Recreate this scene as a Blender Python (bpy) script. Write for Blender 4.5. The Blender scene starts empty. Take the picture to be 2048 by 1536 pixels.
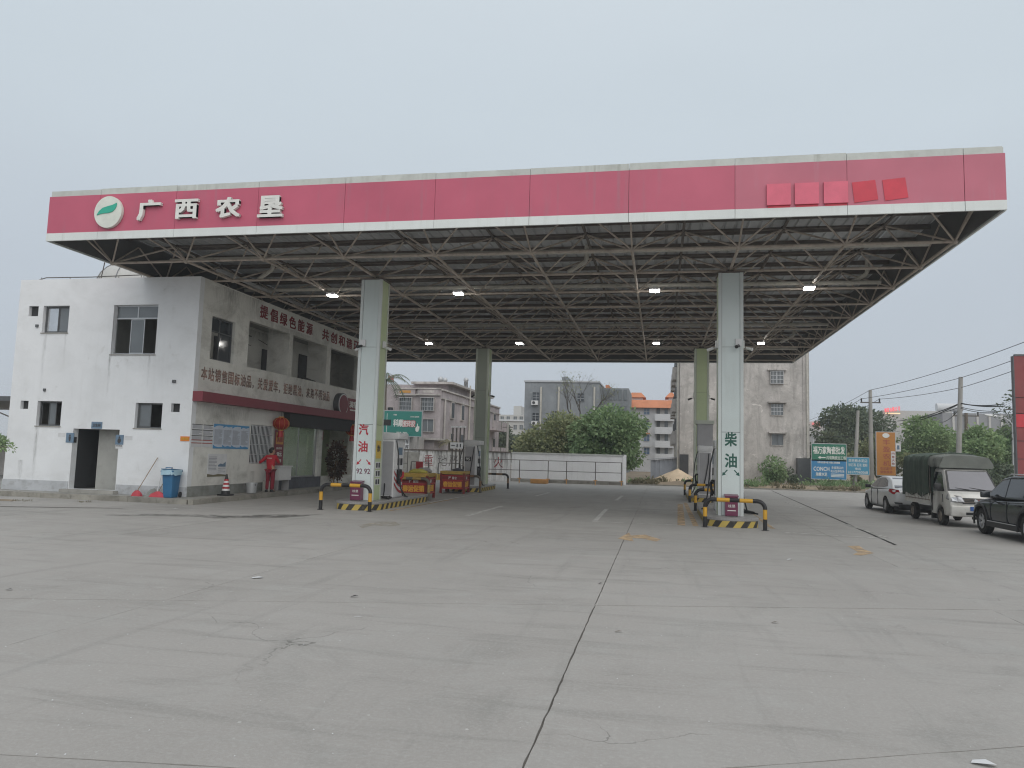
import bpy, bmesh, math, random
import numpy as np
from mathutils import Vector, Matrix
random.seed(7); rng = np.random.default_rng(7)
C = bpy.context.scene.collection
SC = bpy.context.scene
# ---------------------------------------------------------------- camera
F_PX, PITCH, ROLL, YAW, CAM_H = 1489.5042, 0.0945, 0.0285, 0.1977, 1.87
PITCH, ROLL, YAW = 0.09450, 0.02850, 0.19770
def _basis():
    cy, sy, cp, sp = math.cos(YAW), math.sin(YAW), math.cos(PITCH), math.sin(PITCH)
    f = Vector((-sy*cp, cy*cp, sp)); r = Vector((cy, sy, 0)); u = r.cross(f)
    cr, sr = math.cos(ROLL), math.sin(ROLL)
    return cr*r + sr*u, -sr*r + cr*u, f
CR, CU, CF = _basis()
cam_d = bpy.data.cameras.new('camera'); cam = bpy.data.objects.new('camera', cam_d); C.objects.link(cam)
cam.matrix_world = Matrix(((CR.x, CU.x, -CF.x, 0), (CR.y, CU.y, -CF.y, 0), (CR.z, CU.z, -CF.z, CAM_H), (0, 0, 0, 1)))
cam_d.sensor_fit = 'HORIZONTAL'; cam_d.sensor_width = 36; cam_d.lens = F_PX/2048*36
cam_d.clip_start = 0.05; cam_d.clip_end = 3000
SC.camera = cam
# ---------------------------------------------------------------- sky and sun (overcast)
SUN_EL, SUN_AZ = math.radians(40), math.radians(152)     # azimuth of the sun measured from +Y clockwise
W = bpy.data.worlds.new('World'); SC.world = W; W.use_nodes = True
nt = W.node_tree; nt.nodes.clear()
wo = nt.nodes.new('ShaderNodeOutputWorld'); bg = nt.nodes.new('ShaderNodeBackground'); bg.inputs['Strength'].default_value = 0.1
st = nt.nodes.new('ShaderNodeTexSky'); st.sky_type = 'NISHITA'; st.sun_disc = False
st.sun_elevation = SUN_EL; st.sun_rotation = SUN_AZ; st.dust_density = 6; st.air_density = 1.2
tc = nt.nodes.new('ShaderNodeTexCoord'); sx = nt.nodes.new('ShaderNodeSeparateXYZ'); nt.links.new(tc.outputs['Generated'], sx.inputs[0])
rmp = nt.nodes.new('ShaderNodeValToRGB'); rmp.color_ramp.interpolation = 'EASE'
SKY = [(0.0, (.515, .565, .63)), (.18, (.535, .595, .665)), (.42, (.61, .685, .745)), (1.0, (.86, .90, .93))]
el = rmp.color_ramp.elements
for i, (p, c) in enumerate(SKY):
    e = el[i] if i < 2 else el.new(p)
    e.position = p; e.color = (*c, 1)
nz = nt.nodes.new('ShaderNodeTexNoise'); nz.inputs['Scale'].default_value = 2.2; nz.inputs['Detail'].default_value = 5; nz.inputs['Roughness'].default_value = .5
mp = nt.nodes.new('ShaderNodeMapping'); mp.inputs['Scale'].default_value = (1, 1, 2.5)
nt.links.new(tc.outputs['Generated'], mp.inputs[0]); nt.links.new(mp.outputs[0], nz.inputs['Vector'])
mr = nt.nodes.new('ShaderNodeMapRange'); mr.inputs[3].default_value = 9.45; mr.inputs[4].default_value = 10.55
nt.links.new(nz.outputs['Fac'], mr.inputs[0])
vm = nt.nodes.new('ShaderNodeVectorMath'); vm.operation = 'SCALE'
nt.links.new(sx.outputs['Z'], rmp.inputs[0]); nt.links.new(rmp.outputs[0], vm.inputs[0]); nt.links.new(mr.outputs[0], vm.inputs['Scale'])
mx = nt.nodes.new('ShaderNodeMix'); mx.data_type = 'RGBA'; mx.inputs[0].default_value = .95
nt.links.new(st.outputs[0], mx.inputs[6]); nt.links.new(vm.outputs[0], mx.inputs[7])
nt.links.new(mx.outputs[2], bg.inputs['Color']); nt.links.new(bg.outputs[0], wo.inputs['Surface'])
sl = bpy.data.lights.new('sun', 'SUN'); sl.energy = 1.5; sl.angle = math.radians(75); sl.color = (1, .96, .9)
so = bpy.data.objects.new('sun', sl); C.objects.link(so)
sd = Vector((math.sin(SUN_AZ)*math.cos(SUN_EL), math.cos(SUN_AZ)*math.cos(SUN_EL), math.sin(SUN_EL)))
so.rotation_euler = sd.to_track_quat('Z', 'Y').to_euler(); so.location = (0, -20, 60)
SC.view_settings.view_transform = 'Standard'; SC.view_settings.look = 'None'
SC.view_settings.exposure = 0.0; SC.view_settings.gamma = 1.0; SC.view_settings.use_curve_mapping = False
SC.cycles.use_denoising = True; SC.cycles.filter_width = 1.15
SC.cycles.max_bounces = 8; SC.cycles.transparent_max_bounces = 16; SC.cycles.volume_bounces = 1

# ---------------------------------------------------------------- surveying helpers: where a sight line meets a plane
def ray(u, v): return CF + (u-1024)/F_PX*CR - (v-768)/F_PX*CU
O0 = Vector((0, 0, CAM_H))
def onZ(u, v, z=0.0): d = ray(u, v); return O0 + d*((z-CAM_H)/d.z)
def onY(u, v, y): d = ray(u, v); return O0 + d*(y/d.y)
def onX(u, v, x): d = ray(u, v); return O0 + d*(x/d.x)

# ---------------------------------------------------------------- materials
class NT:
    def __init__(s, name):
        s.m = bpy.data.materials.new(name); s.m.use_nodes = True; s.t = s.m.node_tree
        s.b = s.t.nodes['Principled BSDF']; s.o = s.t.nodes['Material Output']
    def n(s, typ, **kw):
        x = s.t.nodes.new('ShaderNode'+typ)
        for k, v in kw.items():
            if k.startswith('i_'):
                k = k[2:]; k = int(k) if k.isdigit() else k.replace('_', ' ')
                s.put(x.inputs[k], v)
            else: setattr(x, k, v)
        return x
    def put(s, sock, v):
        if isinstance(v, bpy.types.NodeSocket): s.t.links.new(v, sock)
        elif isinstance(v, bpy.types.Node): s.t.links.new(v.outputs[0], sock)
        elif isinstance(v, (tuple, list)) and len(v) == 3 and sock.type == 'RGBA': sock.default_value = (*v, 1)
        else: sock.default_value = v
    def math(s, op, a, b=0.0, clamp=False): return s.n('Math', operation=op, use_clamp=clamp, i_0=a, i_1=b).outputs[0]
    def mix(s, f, a, b, mode='MIX'):
        x = s.n('Mix', data_type='RGBA', blend_type=mode); s.put(x.inputs[0], f); s.put(x.inputs[6], a); s.put(x.inputs[7], b); return x.outputs[2]
    def noise(s, vec, scale, detail=4, rough=.55, dist=0.0):
        return s.n('TexNoise', i_Vector=vec, i_Scale=scale, i_Detail=detail, i_Roughness=rough, i_Distortion=dist).outputs['Fac']
    def rng(s, v, a, b, c=0.0, d=1.0): return s.n('MapRange', i_0=v, i_1=a, i_2=b, i_3=c, i_4=d).outputs[0]
    def scl(s, vec, sc): return s.n('Mapping', i_Vector=vec, i_Scale=sc).outputs[0]
    def pos(s): return s.n('NewGeometry').outputs['Position']
    def obj(s): return s.n('TexCoord').outputs['Object']
    def bump(s, h, strength=.3, dist=.02):
        x = s.n('Bump', i_Strength=strength, i_Distance=dist, i_Height=h); s.t.links.new(x.outputs[0], s.b.inputs['Normal'])
    def fin(s, col, rough=.6, metal=0.0, spec=.5):
        s.put(s.b.inputs['Base Color'], col); s.put(s.b.inputs['Roughness'], rough); s.b.inputs['Metallic'].default_value = metal
        s.b.inputs['Specular IOR Level'].default_value = spec
        return s.m
def shade(c, k): return tuple(min(1, x*k) for x in c)
def mat(name, col, rough=.6, var=.18, scale=2.5, metal=0.0, spec=.4, bump=.12, bscale=60, dirt=0.0, dirtcol=(.12, .105, .085), streak=0.0, world=True, rnd=0.0):
    s = NT(name); p = s.pos() if world else s.obj()
    n = s.noise(p, scale, 6, .6)
    c = s.mix(s.rng(n, .3, .7), shade(col, 1-var), shade(col, 1+var*.7))
    if rnd:
        r = s.n('ObjectInfo').outputs['Random']
        c = s.mix(1.0, c, s.n('CombineColor', i_0=s.rng(r, 0, 1, 1-rnd, 1), i_1=s.rng(r, 0, 1, 1-rnd, 1), i_2=s.rng(r, 0, 1, 1-rnd, 1)).outputs[0], 'MULTIPLY')
    if dirt:
        d = s.noise(p, scale*2.3, 8, .68, .4)
        c = s.mix(s.math('MULTIPLY', s.rng(d, .5, .78), dirt), c, dirtcol)
    if streak:
        k = s.noise(s.scl(p, (7, 7, .45)), 1.0, 5, .6)
        k2 = s.noise(p, .8, 3)
        c = s.mix(s.math('MULTIPLY', s.math('MULTIPLY', s.rng(k, .52, .74), s.rng(k2, .42, .66)), streak), c, dirtcol)
    if bump: s.bump(s.noise(p, bscale, 5), bump, .01)
    return s.fin(c, rough, metal, spec)
def plain(name, col, rough=.5, metal=0.0, spec=.5, emit=0.0):
    s = NT(name); c = s.mix(s.rng(s.noise(s.pos(), 4, 4), .35, .65), shade(col, .93), shade(col, 1.05))
    s.fin(c, rough, metal, spec)
    if emit: s.b.inputs['Emission Color'].default_value = (*col, 1); s.b.inputs['Emission Strength'].default_value = emit
    return s.m

def concrete_mat():
    s = NT('forecourt_concrete'); p = s.pos()
    c = s.mix(s.rng(s.noise(p, .16, 7, .62), .3, .7), (.305, .287, .268), (.382, .362, .342))
    c = s.mix(s.math('MULTIPLY', s.rng(s.noise(p, .9, 9, .7, .6), .5, .70), .55), c, (.385, .380, .362))
    c = s.mix(s.math('MULTIPLY', s.rng(s.noise(p, .55, 9, .72, .9), .52, .72), .55), c, (.222, .216, .20))
    # tyre scuffs: long soft streaks along and across the drive
    c = s.mix(s.math('MULTIPLY', s.rng(s.noise(s.scl(p, (.42, 3.4, 1)), .8, 7, .62, .7), .54, .74), .62), c, (.20, .192, .176))
    c = s.mix(s.math('MULTIPLY', s.rng(s.noise(s.scl(p, (3.2, .28, 1)), .9, 6, .6, .4), .57, .74), .45), c, (.205, .20, .186))
    c = s.mix(s.math('MULTIPLY', s.rng(s.noise(s.scl(p, (.8, 4.5, 1)), 1.3, 8, .7, .9), .60, .72), .45), c, (.44, .435, .415))
    f = s.noise(p, 30, 7, .72); c = s.mix(s.rng(f, .3, .7, 0, .4), c, s.mix(s.rng(f, .4, .6), (.21, .207, .195), (.40, .395, .378)))
    g = s.noise(p, 190, 3, .7); c = s.mix(s.rng(g, .56, .78, 0, .6), c, (.13, .127, .118)); c = s.mix(s.rng(g, .22, .40, .5, 0), c, (.45, .445, .43))
    for sc, rad, pick, amt, col in ((4.0, .075, .80, .6, (.56, .553, .535)), (2.1, .05, .86, .7, (.10, .097, .09)), (9.0, .10, .86, .5, (.50, .495, .48))):
        v = s.n('TexVoronoi', i_Vector=p, i_Scale=sc, feature='F1'); sel = s.math('GREATER_THAN', s.n('SeparateColor', i_0=v.outputs['Color']).outputs[0], pick)
        spot = s.math('MULTIPLY', s.math('LESS_THAN', s.math('ADD', v.outputs['Distance'], s.math('MULTIPLY', s.noise(p, 45, 4, .7), .12)), rad+.035), sel)
        c = s.mix(s.math('MULTIPLY', spot, amt), c, col)
    # hairline cracks in some places only
    w = s.n('VectorMath', operation='ADD', i_0=p, i_1=s.n('VectorMath', operation='SCALE', i_0=s.n('TexNoise', i_Vector=p, i_Scale=1.1, i_Detail=6).outputs['Color'], i_Scale=1.3).outputs[0]).outputs[0]
    e = s.n('TexVoronoi', i_Vector=w, i_Scale=.30, feature='DISTANCE_TO_EDGE').outputs['Distance']
    c = s.mix(s.math('MULTIPLY', s.math('LESS_THAN', e, .0022), s.rng(s.noise(p, .35, 3), .5, .62, 0, .6)), c, (.10, .096, .088))
    r = s.rng(s.n('ObjectInfo').outputs['Random'], 0, 1, .94, 1.05)
    c = s.mix(1.0, c, s.n('CombineColor', i_0=r, i_1=r, i_2=r).outputs[0], 'MULTIPLY')
    s.bump(s.math('ADD', s.noise(p, 90, 6, .7), s.math('MULTIPLY', s.noise(p, 7, 5), 1.5)), .35, .006)
    return s.fin(c, s.rng(s.noise(p, 1.5, 5), .3, .7, .66, .9), 0, .35)
M = {}
M['slab'] = concrete_mat()
M['joint'] = mat('joint_grime', (.13, .122, .11), .95, .4, 6)
M['soil'] = mat('bare_soil', (.27, .215, .155), .95, .35, .35, bump=.5, bscale=12, dirt=.5, dirtcol=(.16, .14, .09))
M['pave'] = mat('pavement_concrete', (.33, .32, .295), .9, .25, 1.2, dirt=.7, dirtcol=(.13, .12, .10), bump=.3)
M['kerb'] = mat('kerb_concrete', (.30, .285, .25), .9, .3, 1.6, dirt=.9, dirtcol=(.09, .085, .07), bump=.4, rnd=.2)
M['joint_dark'] = mat('dark_joint_filler', (.03, .028, .026), .9, .3, 6)
def paint_mat(name, col, wear):
    s = NT(name); p = s.pos(); n = s.noise(p, 3.2, 8, .75)
    f = s.rng(n, wear-.13, wear+.13, 0, 1)
    s.fin(s.mix(s.noise(p, 20, 4), shade(col, .85), col), .8)
    t = s.n('BsdfTransparent'); m = s.n('MixShader', i_0=f, i_1=t.outputs[0], i_2=s.b.outputs[0]); s.t.links.new(m.outputs[0], s.o.inputs[0]); return s.m
M['line_white'] = paint_mat('worn_white_road_paint', (.60, .595, .57), .40)
M['line_faded'] = paint_mat('faded_white_road_paint', (.54, .53, .50), .46)
M['line_faint'] = paint_mat('very_worn_road_paint', (.44, .40, .33), .52)
M['line_yellow'] = paint_mat('worn_yellow_road_paint', (.56, .40, .24), .45)
M['stain'] = paint_mat('oil_and_water_stain', (.21, .205, .19), .53)
M['wet'] = paint_mat('wet_dark_stain', (.12, .115, .105), .5)

def stucco(name, col, streaks=(), axis='X', cloud=.16):
    s = NT(name); p = s.pos()
    c = s.mix(s.rng(s.noise(p, .55, 6, .6), .3, .7), shade(col, .93), shade(col, 1.04))
    k = s.noise(s.scl(p, (5, 5, .22)), 1.0, 6, .65); k2 = s.noise(p, .5, 4)
    c = s.mix(s.math('MULTIPLY', s.math('MULTIPLY', s.rng(k, .5, .75), s.rng(k2, .45, .7)), .18), c, (.36, .35, .33))
    c = s.mix(s.math('MULTIPLY', s.rng(s.noise(p, 1.7, 9, .7, .8), .6, .78), .4), c, (.30, .285, .25))
    cl = s.math('MULTIPLY', s.rng(s.noise(s.scl(p, (.8, .8, 1.1)), .9, 8, .68, .6), .47, .68), s.rng(s.noise(p, 4, 6, .7), .3, .65, .45, 1)); c = s.mix(s.math('MULTIPLY', cl, cloud), c, (.27, .262, .235))
    xyz = s.n('SeparateXYZ', i_0=p); A, Zc = xyz.outputs[axis], xyz.outputs['Z']
    wob = s.math('MULTIPLY', s.math('SUBTRACT', s.noise(p, 2.2, 4), .5), .12)
    for (x, ztop, ln, wd, st_) in streaks:
        d = s.math('ABSOLUTE', s.math('SUBTRACT', s.math('ADD', A, wob), x))
        f = s.math('MULTIPLY', s.rng(d, 0, wd, 1, 0), s.rng(Zc, ztop-ln, ztop, 0, 1))
        f = s.math('MULTIPLY', f, s.math('LESS_THAN', Zc, ztop))
        f = s.math('MULTIPLY', f, s.rng(s.noise(s.scl(p, (9, 9, 1.2)), 2, 5, .7), .35, .6))
        c = s.mix(s.math('MULTIPLY', f, st_), c, (.13, .125, .115))
    low = s.math('MULTIPLY', s.rng(Zc, .2, 1.1, 1, 0), s.rng(s.noise(s.scl(p, (1, 1, 2)), 1.6, 8, .7), .45, .7))
    c = s.mix(s.math('MULTIPLY', low, .35), c, (.28, .265, .23))
    s.bump(s.noise(p, 28, 6, .6), .18, .012)
    return s.fin(c, .85, 0, .25)
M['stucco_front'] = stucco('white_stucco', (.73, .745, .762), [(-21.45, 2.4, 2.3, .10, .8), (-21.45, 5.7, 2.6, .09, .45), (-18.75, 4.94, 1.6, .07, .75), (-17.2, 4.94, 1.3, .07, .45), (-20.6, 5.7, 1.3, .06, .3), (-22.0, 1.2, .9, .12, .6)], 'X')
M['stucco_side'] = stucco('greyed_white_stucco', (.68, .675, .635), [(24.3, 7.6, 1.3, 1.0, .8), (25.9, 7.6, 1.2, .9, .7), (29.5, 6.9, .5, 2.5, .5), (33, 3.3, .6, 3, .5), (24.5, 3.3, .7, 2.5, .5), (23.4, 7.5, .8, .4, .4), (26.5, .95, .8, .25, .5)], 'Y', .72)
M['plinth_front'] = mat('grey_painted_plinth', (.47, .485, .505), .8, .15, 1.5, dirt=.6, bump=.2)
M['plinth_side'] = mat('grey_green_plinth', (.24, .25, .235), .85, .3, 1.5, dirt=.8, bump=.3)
M['room'] = mat('dim_room_plaster', (.36, .36, .34), .9, .12, 1.5, dirt=.3)
M['shop_green'] = plain('pale_green_shop_wall', (.50, .58, .40), .7)
M['dark'] = plain('dark_paint_and_unlit_inside', (.03, .031, .033), .8)  # near-black paint, and unlit insides whose shade is put into the colour
M['door_dark'] = mat('dark_door_paint', (.045, .045, .05), .5, .2, 3)
M['frame_alu'] = plain('aluminium_window_frame', (.46, .47, .48), .4, .6)
M['frame_dark'] = plain('weathered_dark_frame', (.09, .095, .10), .5)
def glass(name, col, rough=.04, trans=0.0, metal=0.0):
    s = NT(name); p = s.pos()
    s.fin(s.mix(s.noise(p, 1.5, 4), shade(col, .75), shade(col, 1.2)), s.rng(s.noise(p, 5, 4), .3, .7, rough, rough+.08), metal, .8)
    s.bump(s.noise(p, 1.3, 2), .03, .02)
    if trans:
        t = s.n('BsdfTransparent', i_Color=(.85, .92, .88)); m = s.n('MixShader', i_0=1-trans, i_1=t.outputs[0], i_2=s.b.outputs[0]); s.t.links.new(m.outputs[0], s.o.inputs[0])
    return s.m
M['glass'] = glass('dark_window_glass', (.035, .042, .05))
M['glass_dull'] = plain('dusty_dark_glass', (.035, .04, .045), .35, 0, .3)
M['glass_grey'] = glass('dusty_window_glass', (.13, .145, .155), .15)
M['glass_shop'] = glass('greenish_shop_glass', (.50, .56, .45), .03, .58)  # pale diffuse green stands in for reflections in the panes
M['glass_mirror'] = glass('sky_reflecting_glass', (.62, .64, .66), .05, 0, .8)
M['glass_car'] = glass('tinted_car_glass', (.02, .024, .028), .02)
M['glass_screen'] = glass('pale_windscreen_glass', (.13, .13, .155), .05)
M['glass_blue'] = glass('blue_window_glass', (.10, .17, .27), .1)
# canopy
M['fascia_red'] = mat('faded_red_fascia', (.50, .105, .165), .42, .10, .5, spec=.4, bump=.16, bscale=1.6, streak=.6, dirtcol=(.34, .16, .20))
M['fascia_red_b'] = mat('more_faded_red_fascia', (.50, .14, .195), .45, .10, .5, spec=.4, bump=.16, bscale=1.6, streak=.65, dirtcol=(.42, .24, .28))
M['cover_a'] = plain('unfaded_pink_red_panel', (.66, .115, .18), .4)
M['cover_b'] = plain('unfaded_deep_red_panel', (.56, .025, .055), .4)
M['trim_white'] = mat('white_metal_trim', (.66, .69, .675), .45, .08, .8, streak=.35, dirtcol=(.36, .36, .31), bump=.05)
M['trim_top'] = mat('stained_metal_capping', (.52, .54, .51), .5, .12, 1.2, streak=.7, dirt=.35, dirtcol=(.24, .24, .2), bump=.08)
M['backing'] = mat('grey_sheet_backing', (.115, .115, .115), .7, .2, 1.0, dirt=.4, dirtcol=(.07, .06, .05))
M['steel'] = mat('dirty_white_steel', (.46, .40, .345), .6, .25, 2.2, dirt=.75, dirtcol=(.16, .11, .08), bump=.15)
M['steel_dark'] = mat('rusty_dark_steel', (.14, .122, .108), .7, .3, 2.2, dirt=.6, dirtcol=(.08, .05, .035))
M['roof_sheet'] = mat('grey_ribbed_roof_sheet', (.50, .51, .52), .55, .15, .7, dirt=.3, dirtcol=(.2, .18, .16), rnd=.12)
M['pvc'] = mat('grimy_white_pipe', (.5, .48, .43), .5, .15, 2, dirt=.5)
M['white_letter'] = plain('white_letter_face', (.70, .70, .665), .4)
M['green_logo'] = plain('teal_green_logo', (.03, .40, .28), .4)
M['logo_white'] = plain('cream_white_disc', (.66, .68, .62), .4)
# columns
M['col_white'] = mat('pale_blue_white_cladding', (.60, .665, .655), .28, .05, .5, spec=.5, bump=.03, bscale=3, streak=.22, dirt=.10, dirtcol=(.33, .33, .29))
M['col_green'] = mat('pale_green_cladding', (.46, .535, .32), .3, .06, .5, spec=.5, bump=.02, bscale=3)
M['col_shade'] = mat('shaded_green_cladding', (.29, .32, .265), .3, .06, .5, spec=.5, bump=.02, bscale=3)  # green cladding darkened for the rear left front; shade is in the colour
M['col_frame'] = mat('white_column_frame', (.60, .64, .63), .35, .06, 1)
M['col_green_frame'] = mat('greenish_white_column_frame', (.50, .535, .46), .35, .06, 1)
M['red_print'] = plain('red_print', (.42, .025, .04), .5)
M['green_print'] = plain('dark_green_print', (.012, .09, .065), .5)
M['purple'] = plain('purple_red_enamel', (.155, .028, .072), .35)
M['black'] = plain('black_rubber', (.016, .016, .017), .5)
M['black_paint'] = mat('black_pipe_paint', (.018, .018, .02), .35, .2, 5, dirt=.15, dirtcol=(.12, .11, .1))
M['yellow'] = mat('yellow_pipe_paint', (.60, .33, .035), .38, .1, 4, dirt=.25, dirtcol=(.25, .15, .05))
M['crate_yellow'] = mat('faded_crate_yellow', (.46, .30, .06), .55, .25, 3, dirt=.4, dirtcol=(.2, .1, .04))
M['crate_letter'] = plain('orange_yellow_letters', (.72, .38, .04), .5)
M['bag_yellow'] = mat('yellow_green_bag', (.42, .38, .08), .5, .25, 6, bump=.4, bscale=14)
M['hoop_worn'] = mat('worn_grey_pipe_paint', (.13, .12, .10), .5, .3, 5, dirt=.4)
M['hoop_worn_y'] = mat('worn_yellow_pipe_paint', (.40, .27, .08), .5, .3, 5, dirt=.6)
M['hoop_brown'] = mat('worn_brown_pipe_paint', (.24, .15, .09), .5, .3, 5, dirt=.4)
M['granite'] = mat('grey_granite_slab', (.30, .29, .285), .45, .25, 30, bump=.05, dirt=.2)
def stripes_mat():
    s = NT('black_yellow_hazard_stripes'); uv = s.n('TexCoord').outputs['UV']; x = s.n('SeparateXYZ', i_0=uv)
    a = s.math('FRACT', s.math('MULTIPLY', s.math('SUBTRACT', x.outputs[0], s.math('MULTIPLY', x.outputs[1], .75)), 1/.42))
    f = s.math('GREATER_THAN', a, .5); p = s.pos()
    wear = s.rng(s.noise(p, 9, 7, .7), .55, .75)
    c = s.mix(f, (.035, .033, .03), (.50, .37, .09)); c = s.mix(s.math('MULTIPLY', wear, .6), c, (.22, .20, .16))
    s.bump(s.noise(p, 40, 4), .2, .01); return s.fin(c, .7)
M['stripes'] = stripes_mat()
M['white_paint'] = mat('white_enamel', (.68, .68, .68), .35, .06, 2, dirt=.15)
M['grey_paint'] = mat('grey_enamel', (.36, .355, .365), .4, .08, 2, dirt=.15)
M['red_paint'] = mat('red_enamel', (.40, .03, .035), .45, .12, 3, dirt=.25, dirtcol=(.12, .03, .02))
M['dkred_paint'] = mat('dark_red_enamel', (.20, .022, .022), .5, .2, 3, dirt=.3)
M['band_red'] = mat('dull_red_band', (.20, .038, .052), .5, .1, 1, streak=.3, dirtcol=(.12, .05, .05))
M['totem_red'] = mat('faded_totem_red', (.24, .05, .05), .5, .15, 1.2)
M['totem_red_b'] = plain('bright_totem_red', (.52, .03, .045), .45)
M['lamp'] = plain('lit_led_panel', (1, .98, .93), .4, emit=70.0)
M['neon_red'] = plain('lit_red_letters', (1, .10, .12), .4, emit=.42)
M['neon_warm'] = plain('lit_warm_strip', (1, .78, .45), .4, emit=.55)
# signs and print
M['sign_green'] = plain('green_sign_face', (.02, .155, .095), .4)
M['sign_green2'] = plain('teal_billboard_face', (.03, .20, .165), .45)
M['sign_blue'] = plain('blue_sign_face', (.035, .20, .40), .4)
M['sign_blue2'] = plain('light_blue_sign_face', (.06, .27, .42), .4)
M['sign_orange'] = mat('ochre_orange_sign_face', (.44, .19, .045), .5, .1, .5)
M['print_red'] = plain('brick_red_print', (.33, .07, .05), .5)
M['print_grey'] = plain('grey_print', (.28, .29, .33), .7)
M['print_dark'] = plain('dark_print', (.05, .05, .055), .7)
M['print_blue'] = plain('sky_blue_print', (.07, .26, .48), .6)
M['paper'] = plain('poster_paper', (.60, .605, .615), .7)
M['paper_blue'] = plain('pale_blue_poster_paper', (.50, .55, .62), .7)
M['sign_blue_grey'] = plain('blue_grey_sign', (.13, .20, .28), .5)
M['orange_plate'] = plain('orange_plate', (.66, .20, .03), .5)
M['bin_blue'] = mat('blue_bin_plastic', (.035, .145, .29), .45, .1, 3, dirt=.15)
M['plastic_bag'] = plain('pale_blue_bag', (.35, .52, .62), .35)
M['pink_plastic'] = mat('red_broom_plastic', (.50, .06, .08), .55, .2, 8)
M['wood'] = mat('worn_wood', (.28, .19, .11), .7, .3, 6)
M['tarp'] = mat('grey_tarpaulin', (.10, .105, .125), .5, .35, 3, bump=.4, bscale=9)
M['lantern'] = mat('red_lantern_silk', (.30, .022, .015), .6, .2, 8, world=False)
M['gold'] = plain('gold_trim', (.52, .26, .06), .5)
M['skin'] = plain('skin', (.42, .24, .16), .5)
M['hair'] = plain('black_hair', (.012, .011, .011), .55)
M['uniform'] = mat('red_work_clothes', (.42, .018, .03), .75, .15, 9, bump=.3, bscale=20)
M['trouser'] = mat('dark_red_work_trousers', (.20, .014, .028), .8, .15, 9, bump=.3, bscale=20)
# vehicles
M['car_silver'] = mat('silver_car_paint', (.64, .645, .65), .25, .04, 1, metal=.2, spec=.6, bump=0, dirt=.06)
M['car_grey'] = mat('charcoal_car_paint', (.032, .037, .042), .16, .05, 1, metal=.1, spec=.7, bump=0)
M['car_truck'] = mat('dusty_silver_paint', (.60, .59, .56), .38, .1, 1.5, metal=.1, spec=.5, bump=0, dirt=.5, dirtcol=(.3, .26, .2), world=False)
M['car_trim'] = plain('black_car_trim', (.02, .02, .021), .5)
M['tyre'] = mat('dusty_tyre', (.03, .029, .028), .85, .3, 10)
M['rim'] = plain('alloy_rim', (.55, .55, .56), .4, .25)
M['rim_dirty'] = mat('dirty_steel_rim', (.25, .22, .19), .7, .3, 8)
M['tail_red'] = plain('red_tail_lamp', (.33, .01, .015), .15, 0, .7)
M['lamp_housing'] = plain('grey_lamp_glass', (.30, .305, .32), .1, .3, .9)
M['head_lamp'] = plain('clear_head_lamp', (.55, .56, .58), .12, .2, .8)
M['plate_blue'] = plain('blue_number_plate', (.05, .12, .35), .4)
M['canvas'] = mat('dark_green_canvas', (.065, .092, .072), .75, .25, 2, dirt=.35, dirtcol=(.12, .12, .10), bump=.3, bscale=14)
M['canvas_top'] = mat('faded_grey_green_canvas', (.15, .16, .145), .7, .2, 2, dirt=.35, dirtcol=(.2, .2, .17), bump=.3, bscale=10)
# far setting
def grime_wall(name, col, dark, amt=.75, sc=.35):
    s = NT(name); p = s.pos()
    c = s.mix(s.rng(s.noise(p, sc, 8, .66), .34, .66), shade(col, .74), shade(col, 1.12))
    c = s.mix(s.math('MULTIPLY', s.rng(s.noise(p, .8, 10, .74, .8), .47, .60), amt*.75), c, shade(dark, 1.15))
    c = s.mix(s.math('MULTIPLY', s.rng(s.noise(s.scl(p, (1.3, 1.3, .2)), 1, 8, .72, .5), .48, .64), amt), c, dark)
    c = s.mix(s.math('MULTIPLY', s.rng(s.noise(p, 2.4, 10, .78, 1.4), .55, .62), amt*.6), c, shade(dark, .7))
    c = s.mix(s.math('MULTIPLY', s.rng(s.noise(s.scl(p, (1, 1, 1.4)), .7, 10, .8, 1.8), .60, .635), .65), c, shade(col, 1.5))
    s.bump(s.noise(p, 9, 6), .3, .03); return s.fin(c, .92, 0, .2)
M['bld_grey'] = grime_wall('weathered_render', (.52, .49, .465), (.25, .235, .22), .62)
M['bld_pink'] = grime_wall('pinkish_grey_render', (.46, .41, .415), (.24, .22, .22), .5)
M['bld_slate'] = grime_wall('slate_grey_wall', (.27, .288, .305), (.16, .172, .185), .45)
M['bld_white'] = mat('offwhite_wall', (.56, .57, .585), .85, .08, .3, streak=.2)
M['bld_far'] = mat('pale_far_wall', (.46, .455, .44), .85, .1, .15, streak=.2)
M['bld_hall'] = mat('grey_hall_sheet', (.25, .255, .27), .7, .15, .12, streak=.4)
M['tile_orange'] = mat('orange_roof_tile', (.52, .20, .10), .7, .15, .8)
def drip_wall():
    s = NT('stained_whitewash'); p = s.pos(); c = s.mix(s.rng(s.noise(p, 1.2, 6), .3, .7), (.68, .68, .67), (.80, .80, .795))
    k = s.rng(s.noise(s.scl(p, (5.5, 5.5, .6)), 1, 7, .7, .5), .46, .60); z = s.n('SeparateXYZ', i_0=p).outputs['Z']
    f = s.math('MULTIPLY', k, s.rng(z, .3, 2.0, .35, 1.0)); c = s.mix(s.math('MULTIPLY', f, .85), c, (.13, .125, .115))
    c = s.mix(s.math('MULTIPLY', s.rng(s.noise(p, 3.5, 9, .75), .55, .68), .6), c, (.27, .26, .24)); return s.fin(c, .9, 0, .2)
M['wall_stained'] = drip_wall()
M['wall_white'] = mat('fresh_whitewash', (.78, .785, .79), .85, .06, .5, dirt=.15, streak=.2)
M['sheet_metal'] = mat('blue_grey_sheet_metal', (.26, .28, .32), .55, .2, .6, streak=.5)
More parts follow.
